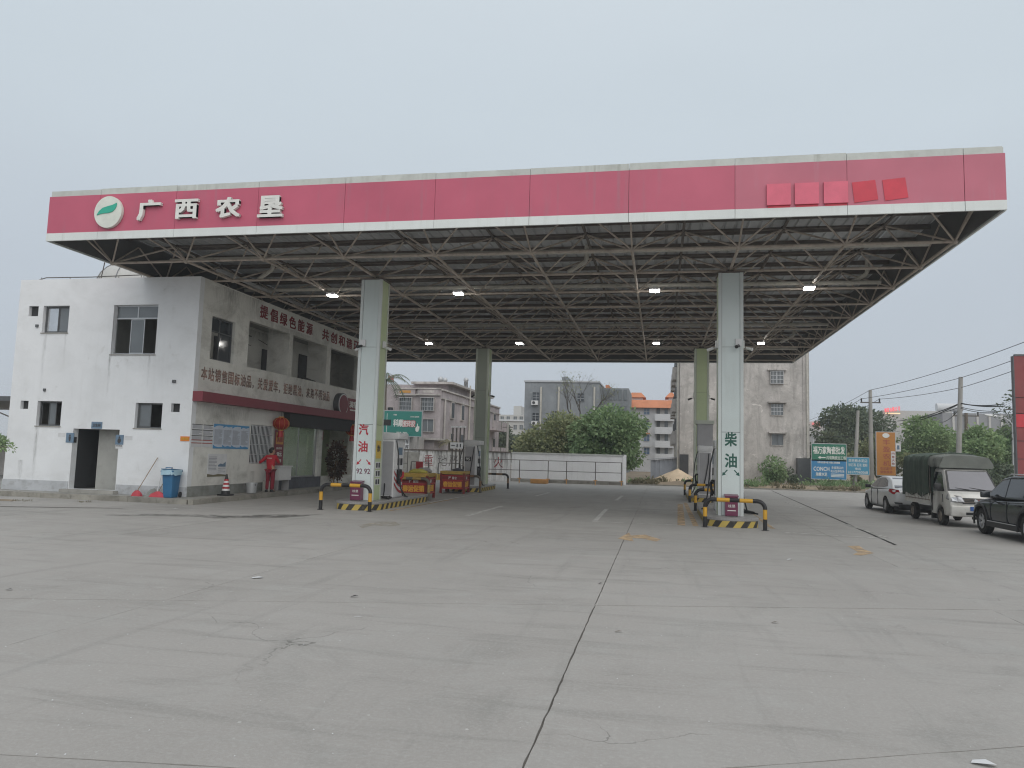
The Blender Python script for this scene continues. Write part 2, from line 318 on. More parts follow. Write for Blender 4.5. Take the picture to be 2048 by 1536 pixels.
M['sand'] = mat('pale_sand', (.56, .44, .31), .95, .15, 1.5, bump=.6, bscale=18)
M['pole'] = mat('concrete_pole', (.34, .33, .31), .85, .15, .8, streak=.3)
M['wire'] = plain('black_cable', (.02, .02, .022), .6)
M['galv'] = plain('galvanised_steel', (.45, .46, .47), .4, .4)
M['rail_paint'] = mat('dark_railing_paint', (.12, .11, .10), .6, .3, 3)
M['orange_paint'] = mat('faded_orange_paint', (.58, .30, .10), .6, .2, 3)
M['yellow_block'] = mat('yellow_cover_paint', (.58, .40, .07), .6, .2, 2, dirt=.3)
def leaf_mat(name, a, b, c3):
    s = NT(name); r = s.n('NewGeometry').outputs['Random Per Island']; p = s.pos()
    q = s.math('ADD', s.math('MULTIPLY', r, .6), s.rng(s.noise(p, .9, 4, .6), .32, .68, 0, .4))
    rp = s.n('ValToRGB', i_0=q); e = rp.color_ramp.elements; e[0].color = (*a, 1); e[1].color = (*c3, 1); x = e.new(.5); x.color = (*b, 1)
    g = s.n('HueSaturation', i_Saturation=.80, i_Value=1.38, i_Color=rp.outputs[0]).outputs[0]
    g = s.mix(s.rng(s.noise(p, .45, 3), .5, .7, 0, .35), g, (.19, .17, .09))
    s.fin(g, .6, 0, .3)
    t = s.n('BsdfTranslucent', i_Color=g); m = s.n('MixShader', i_0=.3, i_1=s.b.outputs[0], i_2=t.outputs[0]); s.t.links.new(m.outputs[0], s.o.inputs[0]); return s.m
M['leaf_mango'] = leaf_mat('olive_green_leaves', (0.088, 0.117, 0.043), (0.177, 0.205, 0.082), (0.293, 0.284, 0.127))
M['leaf_green'] = leaf_mat('mid_green_leaves', (0.075, 0.142, 0.053), (0.142, 0.235, 0.085), (0.226, 0.320, 0.133))
M['leaf_dark'] = leaf_mat('dark_green_leaves', (0.056, 0.085, 0.053), (0.094, 0.128, 0.075), (0.150, 0.179, 0.104))
M['leaf_bright'] = leaf_mat('fresh_green_leaves', (0.097, 0.162, 0.056), (0.162, 0.259, 0.089), (0.259, 0.348, 0.138))
M['leaf_dry'] = leaf_mat('dry_weeds', (.09, .08, .04), (.16, .14, .075), (.22, .19, .11))
M['leaf_wreath'] = leaf_mat('dark_red_brown_leaves', (.028, .014, .012), (.06, .03, .022), (.11, .05, .035))
M['bark_dark'] = mat('dark_twig_bark', (.07, .06, .05), .9, .3, 4)
M['bark'] = mat('grey_bark', (.15, .125, .10), .9, .3, 4, bump=.5, bscale=20, world=True)

# ---------------------------------------------------------------- mesh helpers
class MB:
    def __init__(s): s.v = []; s.f = []; s.mi = []; s.cur = 0
    def add(s, vs, fs):
        o = len(s.v); s.v += [tuple(v) for v in vs]
        for f in fs: s.f.append(tuple(i+o for i in f)); s.mi.append(s.cur)
        return s
    def box(s, x0, x1, y0, y1, z0, z1):
        if x1 < x0: x0, x1 = x1, x0
        if y1 < y0: y0, y1 = y1, y0
        if z1 < z0: z0, z1 = z1, z0
        return s.add([(x0,y0,z0),(x1,y0,z0),(x1,y1,z0),(x0,y1,z0),(x0,y0,z1),(x1,y0,z1),(x1,y1,z1),(x0,y1,z1)],
                     [(0,3,2,1),(4,5,6,7),(0,1,5,4),(1,2,6,5),(2,3,7,6),(3,0,4,7)])
    def tube(s, p, q, r, n=6, r2=None, caps=True):
        p, q = Vector(p), Vector(q); d = (q-p)
        if d.length < 1e-6: return s
        d.normalize(); a = d.orthogonal().normalized() if abs(d.z) < .99 else Vector((1,0,0))
        if abs(d.z) < .99: a = d.cross(Vector((0,0,1))).normalized()
        b = d.cross(a); r2 = r if r2 is None else r2; vs = []
        for c, rr in ((p, r), (q, r2)):
            for k in range(n):
                t = 2*math.pi*(k+.5)/n; vs.append(c + (a*math.cos(t)+b*math.sin(t))*rr)
        fs = [(k, (k+1) % n, n+(k+1) % n, n+k) for k in range(n)]
        if caps: fs += [tuple(range(n-1, -1, -1)), tuple(range(n, 2*n))]
        return s.add(vs, fs)
    def path(s, pts, r, n=8, rs=None):
        pts = [Vector(p) for p in pts]; rings = []; ref = None
        for i, p in enumerate(pts):
            d = (pts[min(i+1, len(pts)-1)] - pts[max(i-1, 0)]).normalized()
            if ref is None: ref = d.orthogonal().normalized()
            a = (ref - d*ref.dot(d)).normalized(); ref = a; b = d.cross(a); rr = rs[i] if rs else r
            rings.append([p + (a*math.cos(2*math.pi*k/n)+b*math.sin(2*math.pi*k/n))*rr for k in range(n)])
        vs = [v for rg in rings for v in rg]; fs = []
        for i in range(len(pts)-1):
            fs += [(i*n+k, i*n+(k+1) % n, (i+1)*n+(k+1) % n, (i+1)*n+k) for k in range(n)]
        fs += [tuple(range(n-1, -1, -1)), tuple((len(pts)-1)*n+k for k in range(n))]
        return s.add(vs, fs)
    def lathe(s, prof, cx=0, cy=0, n=16, cz=0, caps=True):
        vs = []; m = len(prof)
        for k in range(n):
            t = 2*math.pi*k/n
            for r, z in prof: vs.append((cx+r*math.cos(t), cy+r*math.sin(t), cz+z))
        fs = []
        for k in range(n):
            k2 = (k+1) % n
            for j in range(m-1): fs.append((k*m+j, k2*m+j, k2*m+j+1, k*m+j+1))
        if caps: fs += [tuple(k*m for k in range(n-1, -1, -1)), tuple(k*m+m-1 for k in range(n))]
        return s.add(vs, fs)
    def prism(s, poly, off):          # poly: list of 3d points, off: extrusion vector
        n = len(poly); off = Vector(off); vs = [Vector(p) for p in poly] + [Vector(p)+off for p in poly]
        return s.add(vs, [tuple(range(n-1, -1, -1)), tuple(range(n, 2*n))] + [(k, (k+1) % n, n+(k+1) % n, n+k) for k in range(n)])
    def quad(s, a, b, c, d): return s.add([a, b, c, d], [(0,1,2,3)])
    def loft(s, rings, caps=True):
        n = len(rings[0]); vs = [p for r in rings for p in r]; fs = []
        for i in range(len(rings)-1):
            fs += [(i*n+k, i*n+(k+1) % n, (i+1)*n+(k+1) % n, (i+1)*n+k) for k in range(n)]
        if caps: fs += [tuple(range(n-1, -1, -1)), tuple((len(rings)-1)*n+k for k in range(n))]
        return s.add(vs, fs)
    def mesh(s, name, mats, smooth=False):
        me = bpy.data.meshes.new(name); me.from_pydata(s.v, [], s.f)
        for m in (mats if isinstance(mats, (list, tuple)) else [mats]): me.materials.append(M[m] if isinstance(m, str) else m)
        if max(s.mi, default=0): me.polygons.foreach_set('material_index', s.mi)
        bm = bmesh.new(); bm.from_mesh(me); bmesh.ops.recalc_face_normals(bm, faces=bm.faces); bm.to_mesh(me); bm.free()
        if smooth:
            me.polygons.foreach_set('use_smooth', [True]*len(me.polygons))
            try: me.set_sharp_from_angle(angle=math.radians(40))
            except Exception: pass
        me.update(); return me
def link(name, me, parent=None):
    o = bpy.data.objects.new(name, me); C.objects.link(o)
    if parent is not None: o.parent = parent
    return o
def obj(name, mb, mats, parent=None, smooth=False):
    return link(name, mb.mesh(name, mats, smooth), parent)
def box(name, m, parent, *a): return obj(name, MB().box(*a), m, parent)
def thing(name, label, cat, group=None, loc=(0,0,0), rz=0.0):
    o = bpy.data.objects.new(name, None); C.objects.link(o); o.empty_display_size = .2
    o.location = loc; o.rotation_euler = (0,0,rz); return tag(o, label, cat, group)
def tag(o, label=None, cat=None, group=None, kind=None):
    if label: o['label'] = label
    if cat: o['category'] = cat
    if group: o['group'] = group
    if kind: o['kind'] = kind
    return o
def struct(name): 
    o = bpy.data.objects.new(name, None); C.objects.link(o); o['kind'] = 'structure'; return o
def dup(root, label=None, loc=None, rz=None, group=None):
    r = root.copy(); C.objects.link(r)
    if loc is not None: r.location = loc
    if rz is not None: r.rotation_euler = (0,0,rz)
    if label: r['label'] = label
    if group: r['group'] = group
    for ch in list(root.children):
        c = ch.copy(); C.objects.link(c); c.parent = r
        for g in list(ch.children):
            d = g.copy(); C.objects.link(d); d.parent = c
    return r
def bake(o):                        # apply an object's modifiers without operators
    dg = bpy.context.evaluated_depsgraph_get(); ev = o.evaluated_get(dg)
    me = bpy.data.meshes.new_from_object(ev); o.modifiers.clear(); o.data = me; return o
def bevel(o, w=.02, seg=2, angle=40):
    m = o.modifiers.new('b', 'BEVEL'); m.width = w; m.segments = seg; m.limit_method = 'ANGLE'; m.angle_limit = math.radians(angle)
    bake(o); o.data.polygons.foreach_set('use_smooth', [True]*len(o.data.polygons))
    try: o.data.set_sharp_from_angle(angle=math.radians(35))
    except Exception: pass
    return o
_txt = {}
def text_mesh(s, bold, depth):
    k = s
    if k in _txt: return _txt[k]
    cu = bpy.data.curves.new('t', 'FONT'); cu.body = s; cu.size = 1; cu.extrude = depth; cu.resolution_u = 2
    o = bpy.data.objects.new('t', cu); C.objects.link(o); bpy.context.view_layer.update()
    dg = bpy.context.evaluated_depsgraph_get(); me = bpy.data.meshes.new_from_object(o.evaluated_get(dg))
    bpy.data.objects.remove(o); bpy.data.curves.remove(cu)
    vs = np.array([v.co for v in me.vertices]); lo, hi = vs.min(0), vs.max(0)
    _txt[k] = (me, lo, hi); return _txt[k]
XF = (Vector((1,0,0)), Vector((0,0,1)), Vector((0,-1,0)))     # a face that looks towards -Y
XS = (Vector((0,1,0)), Vector((0,0,1)), Vector((1,0,0)))      # a face that looks towards +X
def text(s, c, w, h, m, parent, fr=XF, bold=.02, proud=.004, name='lettering'):
    """lettering s centred on c, scaled to w x h, standing proud of the face fr"""
    me0, lo, hi = text_mesh(s, bold, .5)
    vs = np.array([v.co for v in me0.vertices]); fs = [tuple(p.vertices) for p in me0.polygons]
    n = len(vs); V, Fs = [], []
    B = [(0, 0)] if bold < .005 else [(0, 0), (bold, bold*.8), (-bold, -bold*.8), (bold, -bold*.8), (-bold, bold*.8)]
    em = hi-lo
    for j, (bx, by) in enumerate(B):          # heavier strokes: the letter laid over itself a hair apart
        q = ((vs-(lo+hi)/2)+np.array([bx, by, 0]))/np.maximum(em+np.array([2*bold, 1.6*bold, 0]), 1e-6)*np.array([w, h, proud+j*.0007])
        V.append(np.outer(q[:,0], fr[0])+np.outer(q[:,1], fr[1])+np.outer(q[:,2]+(proud+j*.0007)/2+.001+j*.0002, fr[2])+np.array(c))
        Fs += [tuple(i+j*n for i in f) for f in fs]
    me = bpy.data.meshes.new(name); me.from_pydata(np.concatenate(V).tolist(), [], Fs); me.materials.append(M[m]); me.update()
    return link(name, me, parent)
def wall(name, axis, pos, thick, u0, u1, z0, z1, holes, m, parent):
    """a wall slab with real openings; axis 'X' runs along X at y=pos..pos+thick, axis 'Y' along Y at x=pos-thick..pos"""
    us = sorted({u0, u1, *[h[0] for h in holes], *[h[1] for h in holes]}); zs = sorted({z0, z1, *[h[2] for h in holes], *[h[3] for h in holes]})
    us = [u for u in us if u0 <= u <= u1]; zs = [z for z in zs if z0 <= z <= z1]
    solid = lambda i, j: 0 <= i < len(us)-1 and 0 <= j < len(zs)-1 and not any(h[0] <= (us[i]+us[i+1])/2 <= h[1] and h[2] <= (zs[j]+zs[j+1])/2 <= h[3] for h in holes)
    P = (lambda u, t, z: (u, pos+t, z)) if axis == 'X' else (lambda u, t, z: (pos-t, u, z))
    b = MB()
    for i in range(len(us)-1):
        for j in range(len(zs)-1):
            if not solid(i, j): continue
            a, c, d, e = us[i], us[i+1], zs[j], zs[j+1]
            b.quad(P(a,0,d), P(c,0,d), P(c,0,e), P(a,0,e)); b.quad(P(a,thick,d), P(a,thick,e), P(c,thick,e), P(c,thick,d))
            if not solid(i-1, j): b.quad(P(a,0,d), P(a,0,e), P(a,thick,e), P(a,thick,d))
            if not solid(i+1, j): b.quad(P(c,0,d), P(c,thick,d), P(c,thick,e), P(c,0,e))
            if not solid(i, j-1): b.quad(P(a,0,d), P(a,thick,d), P(c,thick,d), P(c,0,d))
            if not solid(i, j+1): b.quad(P(a,0,e), P(c,0,e), P(c,thick,e), P(a,thick,e))
    me = b.mesh(name, m); bm = bmesh.new(); bm.from_mesh(me); bmesh.ops.remove_doubles(bm, verts=bm.verts, dist=1e-5); bmesh.ops.recalc_face_normals(bm, faces=bm.faces); bm.to_mesh(me); bm.free()
    return link(name, me, parent)

# ================================================================ GROUND
ground = struct('ground')
def sheet(name, pts, m, parent=None, z=0.0):
    return obj(name, MB().add([(x, y, z) for x, y in pts], [tuple(range(len(pts)))]), m, parent)
sheet('terrain', [(-900,-60),(900,-60),(900,1500),(-900,1500)], 'soil', ground, -.075)
forecourt = struct('forecourt')
sheet('joint_bed', [(-40,-12),(40,-12),(40,58),(-40,58)], 'joint', forecourt, -.016)
XJ = [-36, -31.1, -26.0, -21.0, -15.95, -10.9, -5.85, -.79, 4.35]
def xj(i, y):
    if i < len(XJ): return XJ[i]
    base = {9: 5.48, 10: 12.2, 11: 17.5, 12: 24.0}[i]
    if i == 9: return 9.3 if y < 19.3 else 5.48+(y-19.3)*.0534
    return base
YJ = [lambda x: -9.5, lambda x: -4.2, lambda x: .2+.2*(x+.8), lambda x: (4.75+.45*(x-.0)) if x > -.9 else 4.2+.1*(x+.8), lambda x: 9.7+.29*(max(-16, x)+.79), lambda x: 14.6+.1*(x+.79)] + [lambda x, k=k: k for k in (19.3, 24.2, 29.2, 34.2, 39.2, 44.2, 48.8, 53.4)]
def slab(i, j):
    y_mid = (YJ[j](0)+YJ[j+1](0))/2
    xl = lambda y: xj(i, max(y, y_mid) if j >= 6 else y_mid); xr = lambda y: xj(i+1, max(y, y_mid) if j >= 6 else y_mid)
    if i+1 >= len(XJ) and j >= 6: xr = lambda y: xj(i+1, y)
    if i >= len(XJ) and j >= 6: xl = lambda y: xj(i, y)
    A = (xl(YJ[j](xl(YJ[j](0)))), YJ[j](xl(0)) if j < 6 else YJ[j](0)); 
    def corner(fx, jj):
        x = fx(YJ[jj](0)); return x, YJ[jj](x)
    a, b, c, d = corner(xl, j), corner(xr, j), corner(xr, j+1), corner(xl, j+1)
    if min(b[0]-a[0], c[0]-d[0]) < .3: return
    r = random.Random(i*31+j); pts = []
    near = y_mid < 22
    N = 34 if near else 3
    def edge(p, q, gap):
        dx, dy = q[0]-p[0], q[1]-p[1]; L = math.hypot(dx, dy); nx, ny = -dy/L, dx/L
        out = []
        for k in range(N):
            t = k/N; g = gap*(1+r.uniform(-.7, 1.3)) if near else gap
            out.append((p[0]+dx*t+nx*g, p[1]+dy*t+ny*g))
        return out
    gv = lambda idx: .0055 if idx == 7 else (.016 if idx == 9 else .003)
    gh = .0028
    g_ = lambda k: .0045 if k in (3, 4) else gh
    pts = edge(a, b, g_(j)) + edge(b, c, gv(i+1)) + edge(c, d, g_(j+1)) + edge(d, a, gv(i))
    z = r.uniform(-.004, 0); n = len(pts)
    mb = MB().add([(x, y, z) for x, y in pts]+[(x, y, z-.05) for x, y in pts], [tuple(range(n))]+[(k, (k+1) % n, n+(k+1) % n, n+k) for k in range(n)])
    obj('concrete_slab', mb, 'slab', forecourt)
for i in range(12):
    for j in range(len(YJ)-1): slab(i, j)
# painted markings
def strip(p, q, w, m='line_white', name='lane_line', z=.004):
    p, q = Vector((p[0], p[1], 0)), Vector((q[0], q[1], 0)); d = (q-p).normalized(); n = Vector((-d.y, d.x, 0))*w/2
    return obj(name, MB().add([p-n+Vector((0,0,z)), q-n+Vector((0,0,z)), q+n+Vector((0,0,z)), p+n+Vector((0,0,z))], [(0,1,2,3)]), m, forecourt)
for a, b in (((5.80, 20.9), (5.74, 25.3)), ((5.84, 33), (5.80, 37.6))): strip(a, b, .10, 'line_faded')
for a, b in (((-5.67, 22.0), (-5.6, 26.8)), ((-5.6, 34.2), (-5.5, 38)), ((-1.86, 33.4), (-1.8, 37.8)), ((-1.85, 22.0), (-1.88, 27.6))): strip(a, b, .14)
strip((-8.4, 27.0), (-8.35, 34.3), .10)
strip((-1.86, 27.7), (.85, 27.7), .12); strip((-1.80, 22.0), (.6, 22.0), .10); strip((3.3, 21.3), (5.7, 20.9), .12); strip((5.5, 19.35), (7.2, 51.5), .06, 'joint_dark', 'dark_joint', .003)
strip((.62, 22.0), (.86, 32.4), .22, 'line_yellow', 'yellow_line'); strip((1.02, 22.0), (1.1, 33.5), .16, 'line_yellow', 'yellow_line')
strip((3.15, 22.3), (3.3, 30), .12, 'line_yellow', 'yellow_line'); strip((-8.3, 22.4), (-8.2, 30), .12, 'line_yellow', 'yellow_line')
def arrow(cx, cy, rot, m, z=.0042):
    P = [(-.09, -.9), (.09, -.9), (.09, -.1), (.75, -.1), (.95, .35), (.62, .35), (.55, .12), (.09, .12), (.09, .35), (.32, .35), (0, .95), (-.32, .35), (-.09, .35)]
    c, s_ = math.cos(rot), math.sin(rot)
    obj('arrow_marking', MB().add([(cx+x*c-y*s_, cy+x*s_+y*c, z) for x, y in P], [tuple(range(len(P)))]), m, forecourt)
def ground_shape(name, px, m, z=.0042): obj(name, MB().add([tuple(onZ(u, v, z)) for u, v in px], [tuple(range(len(px)))]), m, forecourt)
ground_shape('arrow_marking', [(1236, 1077), (1258, 1065), (1262, 1071), (1290, 1069), (1322, 1079), (1312, 1083), (1285, 1077), (1264, 1076), (1268, 1083)], 'line_yellow')
ground_shape('arrow_marking', [(1695, 1092), (1718, 1091), (1727, 1098), (1748, 1106), (1722, 1111), (1706, 1109), (1716, 1104)], 'line_yellow')
ground_shape('arrow_marking', [(716, 1051), (750, 1044), (790, 1043), (802, 1050), (775, 1053), (748, 1050), (724, 1056)], 'line_faint')
# dark wet stain and scuffs
def blotch(cx, cy, rx, ry, rot, m, z=.0046, n=28, seed=0, name='stain'):
    r = random.Random(seed); c, s_ = math.cos(rot), math.sin(rot); P = []
    for k in range(n):
        t = 2*math.pi*k/n; q = 1+r.uniform(-.25, .25); x, y = rx*q*math.cos(t), ry*q*math.sin(t); P.append((cx+x*c-y*s_, cy+x*s_+y*c, z))
    obj(name, MB().add(P, [tuple(range(n))]), m, forecourt)
blotch(-10.6, 18.9, 1.5, .42, .75, 'wet', seed=1); blotch(-12.6, 18.0, 1.5, .35, .4, 'stain', seed=2, z=.0049)
# gully of broken kerb at the left edge of the forecourt
obj('drain_gap', MB().add([(-20.5, 17.0, .004), (-15.3, 19.15, .004), (-15.2, 19.3, .004), (-20.5, 17.35, .004)], [(0,1,2,3)]), 'joint', forecourt)
blotch(-22.5, 19.9, 2.6, .55, .0, 'soil', z=.005, seed=5, name='soil_patch')
# pavement round the shop
pave = struct('pavement')
def kerbs(p, q, n, h=.16, w=.18):
    p, q = Vector(p), Vector(q); d = (q-p)/n; u = d.normalized(); nn = Vector((-u.y, u.x))
    for k in range(n):
        a, b = p+d*k+u*.006, p+d*(k+1)-u*.006; j = random.uniform(-.012, .012)
        mb = MB().prism([(a.x, a.y, -.04), (b.x, b.y, -.04), (b.x+nn.x*w, b.y+nn.y*w, -.04), (a.x+nn.x*w, a.y+nn.y*w, -.04)], (0, 0, h+.04+j))
        obj('kerb_stone', mb, 'kerb', pave)
kerbs((-32, 21.75), (-14.72, 21.45), 16); kerbs((-14.5, 21.45), (-14.5, 39), 17)
obj('paving', MB().add([(-32, 21.92, .150), (-14.68, 21.63, .150), (-14.68, 39, .150), (-32, 39, .150)], [(0,1,2,3)]), 'pave', pave)

# ================================================================ CANOPY
ZB, ZT = 7.69, 9.19
XL, XR, YF, YB = -17.65, 7.64, 18.19, 45.9
COLX, COLY, ZC = (-9.43, 2.055), (22.91+.362, 38.76+.362), 7.53
canopy = thing('fuel_canopy', 'large red-fronted canopy roof over the fuel pumps', 'canopy')
# fascia: red panels with joints, white trim below, stained capping above
ZR0, ZR1 = ZB+.225, ZT-.17
fj = [XL] + [onY(u, v, YF).x for u, v in ((195, 470), (348, 463), (513, 457), (687, 450), (868, 446), (1058, 440), (1257, 433), (1470, 426), (1695, 418), (1930, 409))] + [XR]
def fascia(name, m, a, b, side, z0, z1, t, out):
    """one board of the fascia; side F/K = front/back (runs in X), R/L = right/left (runs in Y)"""
    if side == 'F': bb = (a, b, YF-out, YF-out+t, z0, z1)
    elif side == 'K': bb = (a, b, YB+out-t, YB+out, z0, z1)
    elif side == 'R': bb = (XR+out-t, XR+out, a, b, z0, z1)
    else: bb = (XL-out, XL-out+t, a, b, z0, z1)
    return box(name, m, canopy, *bb)
for side, J in (('F', fj), ('K', list(np.linspace(XL, XR, 11))), ('R', list(np.linspace(YF+.06, YB-.06, 12))), ('L', list(np.linspace(YF+.06, YB-.06, 12)))):
    for k in range(len(J)-1):
        a, b = J[k]+.005, J[k+1]-.005
        ju = random.uniform(-.004, .006)
        fascia('fascia_panel', 'fascia_red_b' if side == 'F' and k >= 8 else 'fascia_red', a, b, side, ZR0+.004, ZR1-.004, .045, ju)
        fascia('lower_trim', 'trim_white', a, b, side, ZB, ZR0, .05, .012+ju)
        jz = random.uniform(-.012, .014)
        fascia('capping', 'trim_top', a+(.06 if side == 'F' and k == 0 else 0), b-(.05 if side == 'F' and k == len(J)-2 else 0), side, ZR1, ZT+jz, .08, -.012+ju)
box('fascia_backing', 'backing', canopy, XL+.06, XR-.06, YF+.075, YF+.09, ZB+.03, ZT-.1)
box('fascia_backing', 'backing', canopy, XL+.06, XR-.06, YB-.09, YB-.075, ZB+.03, ZT-.1)
box('fascia_backing', 'backing', canopy, XR-.09, XR-.075, YF+.09, YB-.09, ZB+.03, ZT-.1)
box('fascia_backing', 'backing', canopy, XL+.075, XL+.09, YF+.09, YB-.09, ZB+.03, ZT-.1)
# lettering and emblem on the front
def fpt(u, v): return onY(u, v, YF)
for ch, (u0, v0, u1, v1) in (('广', (277.5, 400.6, 326.8, 443.3)), ('西', (352, 399.6, 401, 440)), ('农', (434, 395.5, 485.5, 438)), ('垦', (517.6, 392.5, 570.5, 437))):
    c = fpt((u0+u1)/2, (v0+v1)/2); a, b = fpt(u0, v1), fpt(u1, v0)
    text(ch, (c.x, YF-.012, c.z), b.x-a.x, b.z-a.z, 'white_letter', canopy, bold=.035, proud=.09)
lc = fpt(220.8, 426); lr = (fpt(247.9, 426).x-fpt(193.7, 426).x)/2
logo = obj('emblem', MB().prism([(lc.x+lr*math.cos(t), YF-.012, lc.z+lr*1.04*math.sin(t)) for t in np.linspace(0, 2*math.pi, 40, endpoint=False)], (0, -.09, 0)), 'logo_white', canopy)
lf = [(432, 288), (448, 262), (470, 243), (500, 233), (530, 225), (556, 212), (554, 232), (545, 250), (530, 265), (508, 273), (480, 276), (455, 280)]
obj('leaf_emblem', MB().prism([(fpt(60+x/3.103, 340+y/3.103).x, YF-.104, fpt(60+x/3.103, 340+y/3.103).z) for x, y in lf][::-1], (0, -.02, 0)), 'green_logo', logo)
for k, (u0, v0, u1, v1) in enumerate(((1533, 368, 1581, 412), (1589, 366, 1637, 410), (1647, 363.5, 1695, 408), (1706, 360, 1752, 406), (1767, 355, 1812, 402))):
    a, b = fpt(u0, v1), fpt(u1, v0)
    if k < 3:
        obj('cover_panel', MB().box(a.x, b.x, YF-.055, YF-.012, a.z, b.z), 'cover_a', canopy)
        obj('unfaded_patch', MB().box(a.x+.03, b.x-.02, YF-.010, YF-.0075, a.z-.10, a.z-.002), 'cover_b', canopy)
    else:
        obj('unfaded_patch', MB().prism([(a.x+.03, YF-.0075, a.z), (b.x+.04, YF-.0075, a.z+.06), (b.x-.02, YF-.0075, b.z), (a.x-.02, YF-.0075, b.z-.04)], (0, -.004, 0)), 'cover_b', canopy)
# space frame
BX = [-17.42, -14.76, -12.09, COLX[0]] + [COLX[0]+2.871*k for k in (1, 2, 3)] + [COLX[1], 4.78, 7.42]
BY = [COLY[0]+2.6417*k for k in range(-1, 9)]
TX = [(a+b)/2 for a, b in zip(BX, BX[1:])]; TY = [BY[0]-1.32]+[(a+b)/2 for a, b in zip(BY, BY[1:])]+[BY[-1]+1.25]
ZBN, ZTN = ZB-.02, ZB+.86
for y in BY: obj('bottom_chord', MB().tube((BX[0], y, ZBN), (BX[-1], y, ZBN), .042, 8), 'steel', canopy, True)
for x in BX: obj('bottom_chord', MB().tube((x, BY[0], ZBN), (x, BY[-1], ZBN), .042, 8), 'steel', canopy, True)
for y in TY: obj('top_chord', MB().tube((TX[0], y, ZTN), (TX[-1], y, ZTN), .045, 6), 'steel_dark', canopy, True)
for x in TX: obj('top_chord', MB().tube((x, TY[0], ZTN), (x, TY[-1], ZTN), .045, 6), 'steel_dark', canopy, True)
nb = MB().lathe([(.0, -.085), (.06, -.06), (.085, 0), (.06, .06), (0, .085)], n=8).mesh('node_ball', 'steel', True)
nbd = MB().lathe([(.0, -.085), (.06, -.06), (.085, 0), (.06, .06), (0, .085)], n=8).mesh('node_ball', 'steel_dark', True)
for x in BX:
    for y in BY: link('node_ball', nb, canopy).location = (x, y, ZBN)
for x in TX:
    for y in TY: link('node_ball', nbd, canopy).location = (x, y, ZTN)
struts = []
for x in TX:
    for y in TY:
        for bx in sorted(BX, key=lambda q: abs(q-x))[:2]:
            for by in [q for q in BY if abs(q-y) < 1.5]: struts.append(((x, y, ZTN), (bx, by, ZBN)))
for x in BX:        # front and back edge struts up to the fascia
    struts.append(((x, BY[0], ZBN), (x, YF+.1, ZTN))); struts.append(((x, BY[-1], ZBN), (x, YB-.1, ZTN)))
for k, y in enumerate(BY):
    for x, xe in ((BX[0], XL+.1), (BX[-1], XR-.1)):
        struts.append(((x, y, ZBN), (xe, y-1.3, ZTN))); struts.append(((x, y, ZBN), (xe, y+1.3, ZTN)))
struts.sort(key=lambda s: s[1][1]+.2*abs(s[1][0])); rest = MB()
for k, (p, q) in enumerate(struts):
    if k < 298: obj('strut', MB().tube(p, q, .027, 6, caps=False), 'steel', canopy, True)
    else: rest.tube(p, q, .027, 5, caps=False)
tag(obj('strut', rest, 'steel', canopy, True), kind='stuff')
# purlins and ribbed roof sheets
zp = ZTN+.10
for y in np.arange(YF+.55, YB-.3, 1.32):
    box('purlin', 'steel_dark', canopy, XL+.1, XR-.1, y, y+.07, zp, zp+.14)
zr = zp+.142
def sheet_panel():
    mb = MB(); w = 1.0; prof = []
    for k in range(3):
        x0 = k*w/3; prof += [(x0, 0), (x0+.235, 0), (x0+.262, .045), (x0+.306, .045)]
    prof.append((w, 0)); y0, y1 = YF+.1, YB-.1
    return mb.add([(x, y0, z) for x, z in prof]+[(x, y1, z) for x, z in prof], [(k, k+1, len(prof)+k+1, len(prof)+k) for k in range(len(prof)-1)])
sp = sheet_panel().mesh('roof_sheet', 'roof_sheet'); nx = int((XR-XL-.2)/1.0)
for k in range(nx):
    o = link('roof_sheet', sp, canopy); o.location = (XL+.1+k*(XR-XL-.2)/nx, 0, zr+(.004 if k % 2 else 0)); o.scale = ((XR-XL-.2)/nx, 1, 1)
# drain pipes hung in the truss
for y in (BY[0]+1.0, BY[2]+.25, BY[5]+.25, BY[8]-.3):
    obj('drain_pipe', MB().tube((XL+1.6, y, ZB+.30), (XR-.5, y, ZB+.22), .07, 8), 'pvc', canopy, True)
for x, y in ((XR-.9, BY[2]+.3), (-2.4, BY[1]+.5), (-13.6, BY[1]+.6), (XR-1.1, BY[7]-.2)):
    obj('drain_pipe', MB().path([(x, y, zr-.05), (x, y, ZB+.62), (x-.05, y+.02, ZB+.5), (x-.62, y+.15, ZB+.2)], .075, 8), 'pvc', canopy, True)
# fluorescent remnants / reflective duct along the shop edge
obj('cable_tray', MB().box(-15.0, -14.85, 22.6, 44.5, ZB+.16, ZB+.24), 'galv', canopy)

# canopy lamps
def lamp(x, y, label):
    t = thing('ceiling_light', label, 'ceiling light', 'lit square lamps under the canopy', (x, y, ZBN-.05))
    obj('housing', MB().box(-.17, .17, -.17, .17, -.10, -.02).tube((0,0,-.02), (0,0,.05), .03, 6), 'white_paint', t)
    obj('diffuser', MB().box(-.15, .15, -.15, .15, -.135, -.1005), 'lamp', t)
LX = (-11.87, -7.07, -.22, 4.70)
names = ('in front-row left of the column marked in red', 'in front row just right of the column marked in red', 'in front row left of the diesel column', 'in front row right of the diesel column',
         'in rear row left of the far left column', 'in rear row right of the far left column', 'in rear row left of the far right column', 'in rear row right of the diesel column')
for k in range(8): lamp(LX[k % 4], 25.15 if k < 4 else 36.9, 'lit square canopy lamp '+names[k])

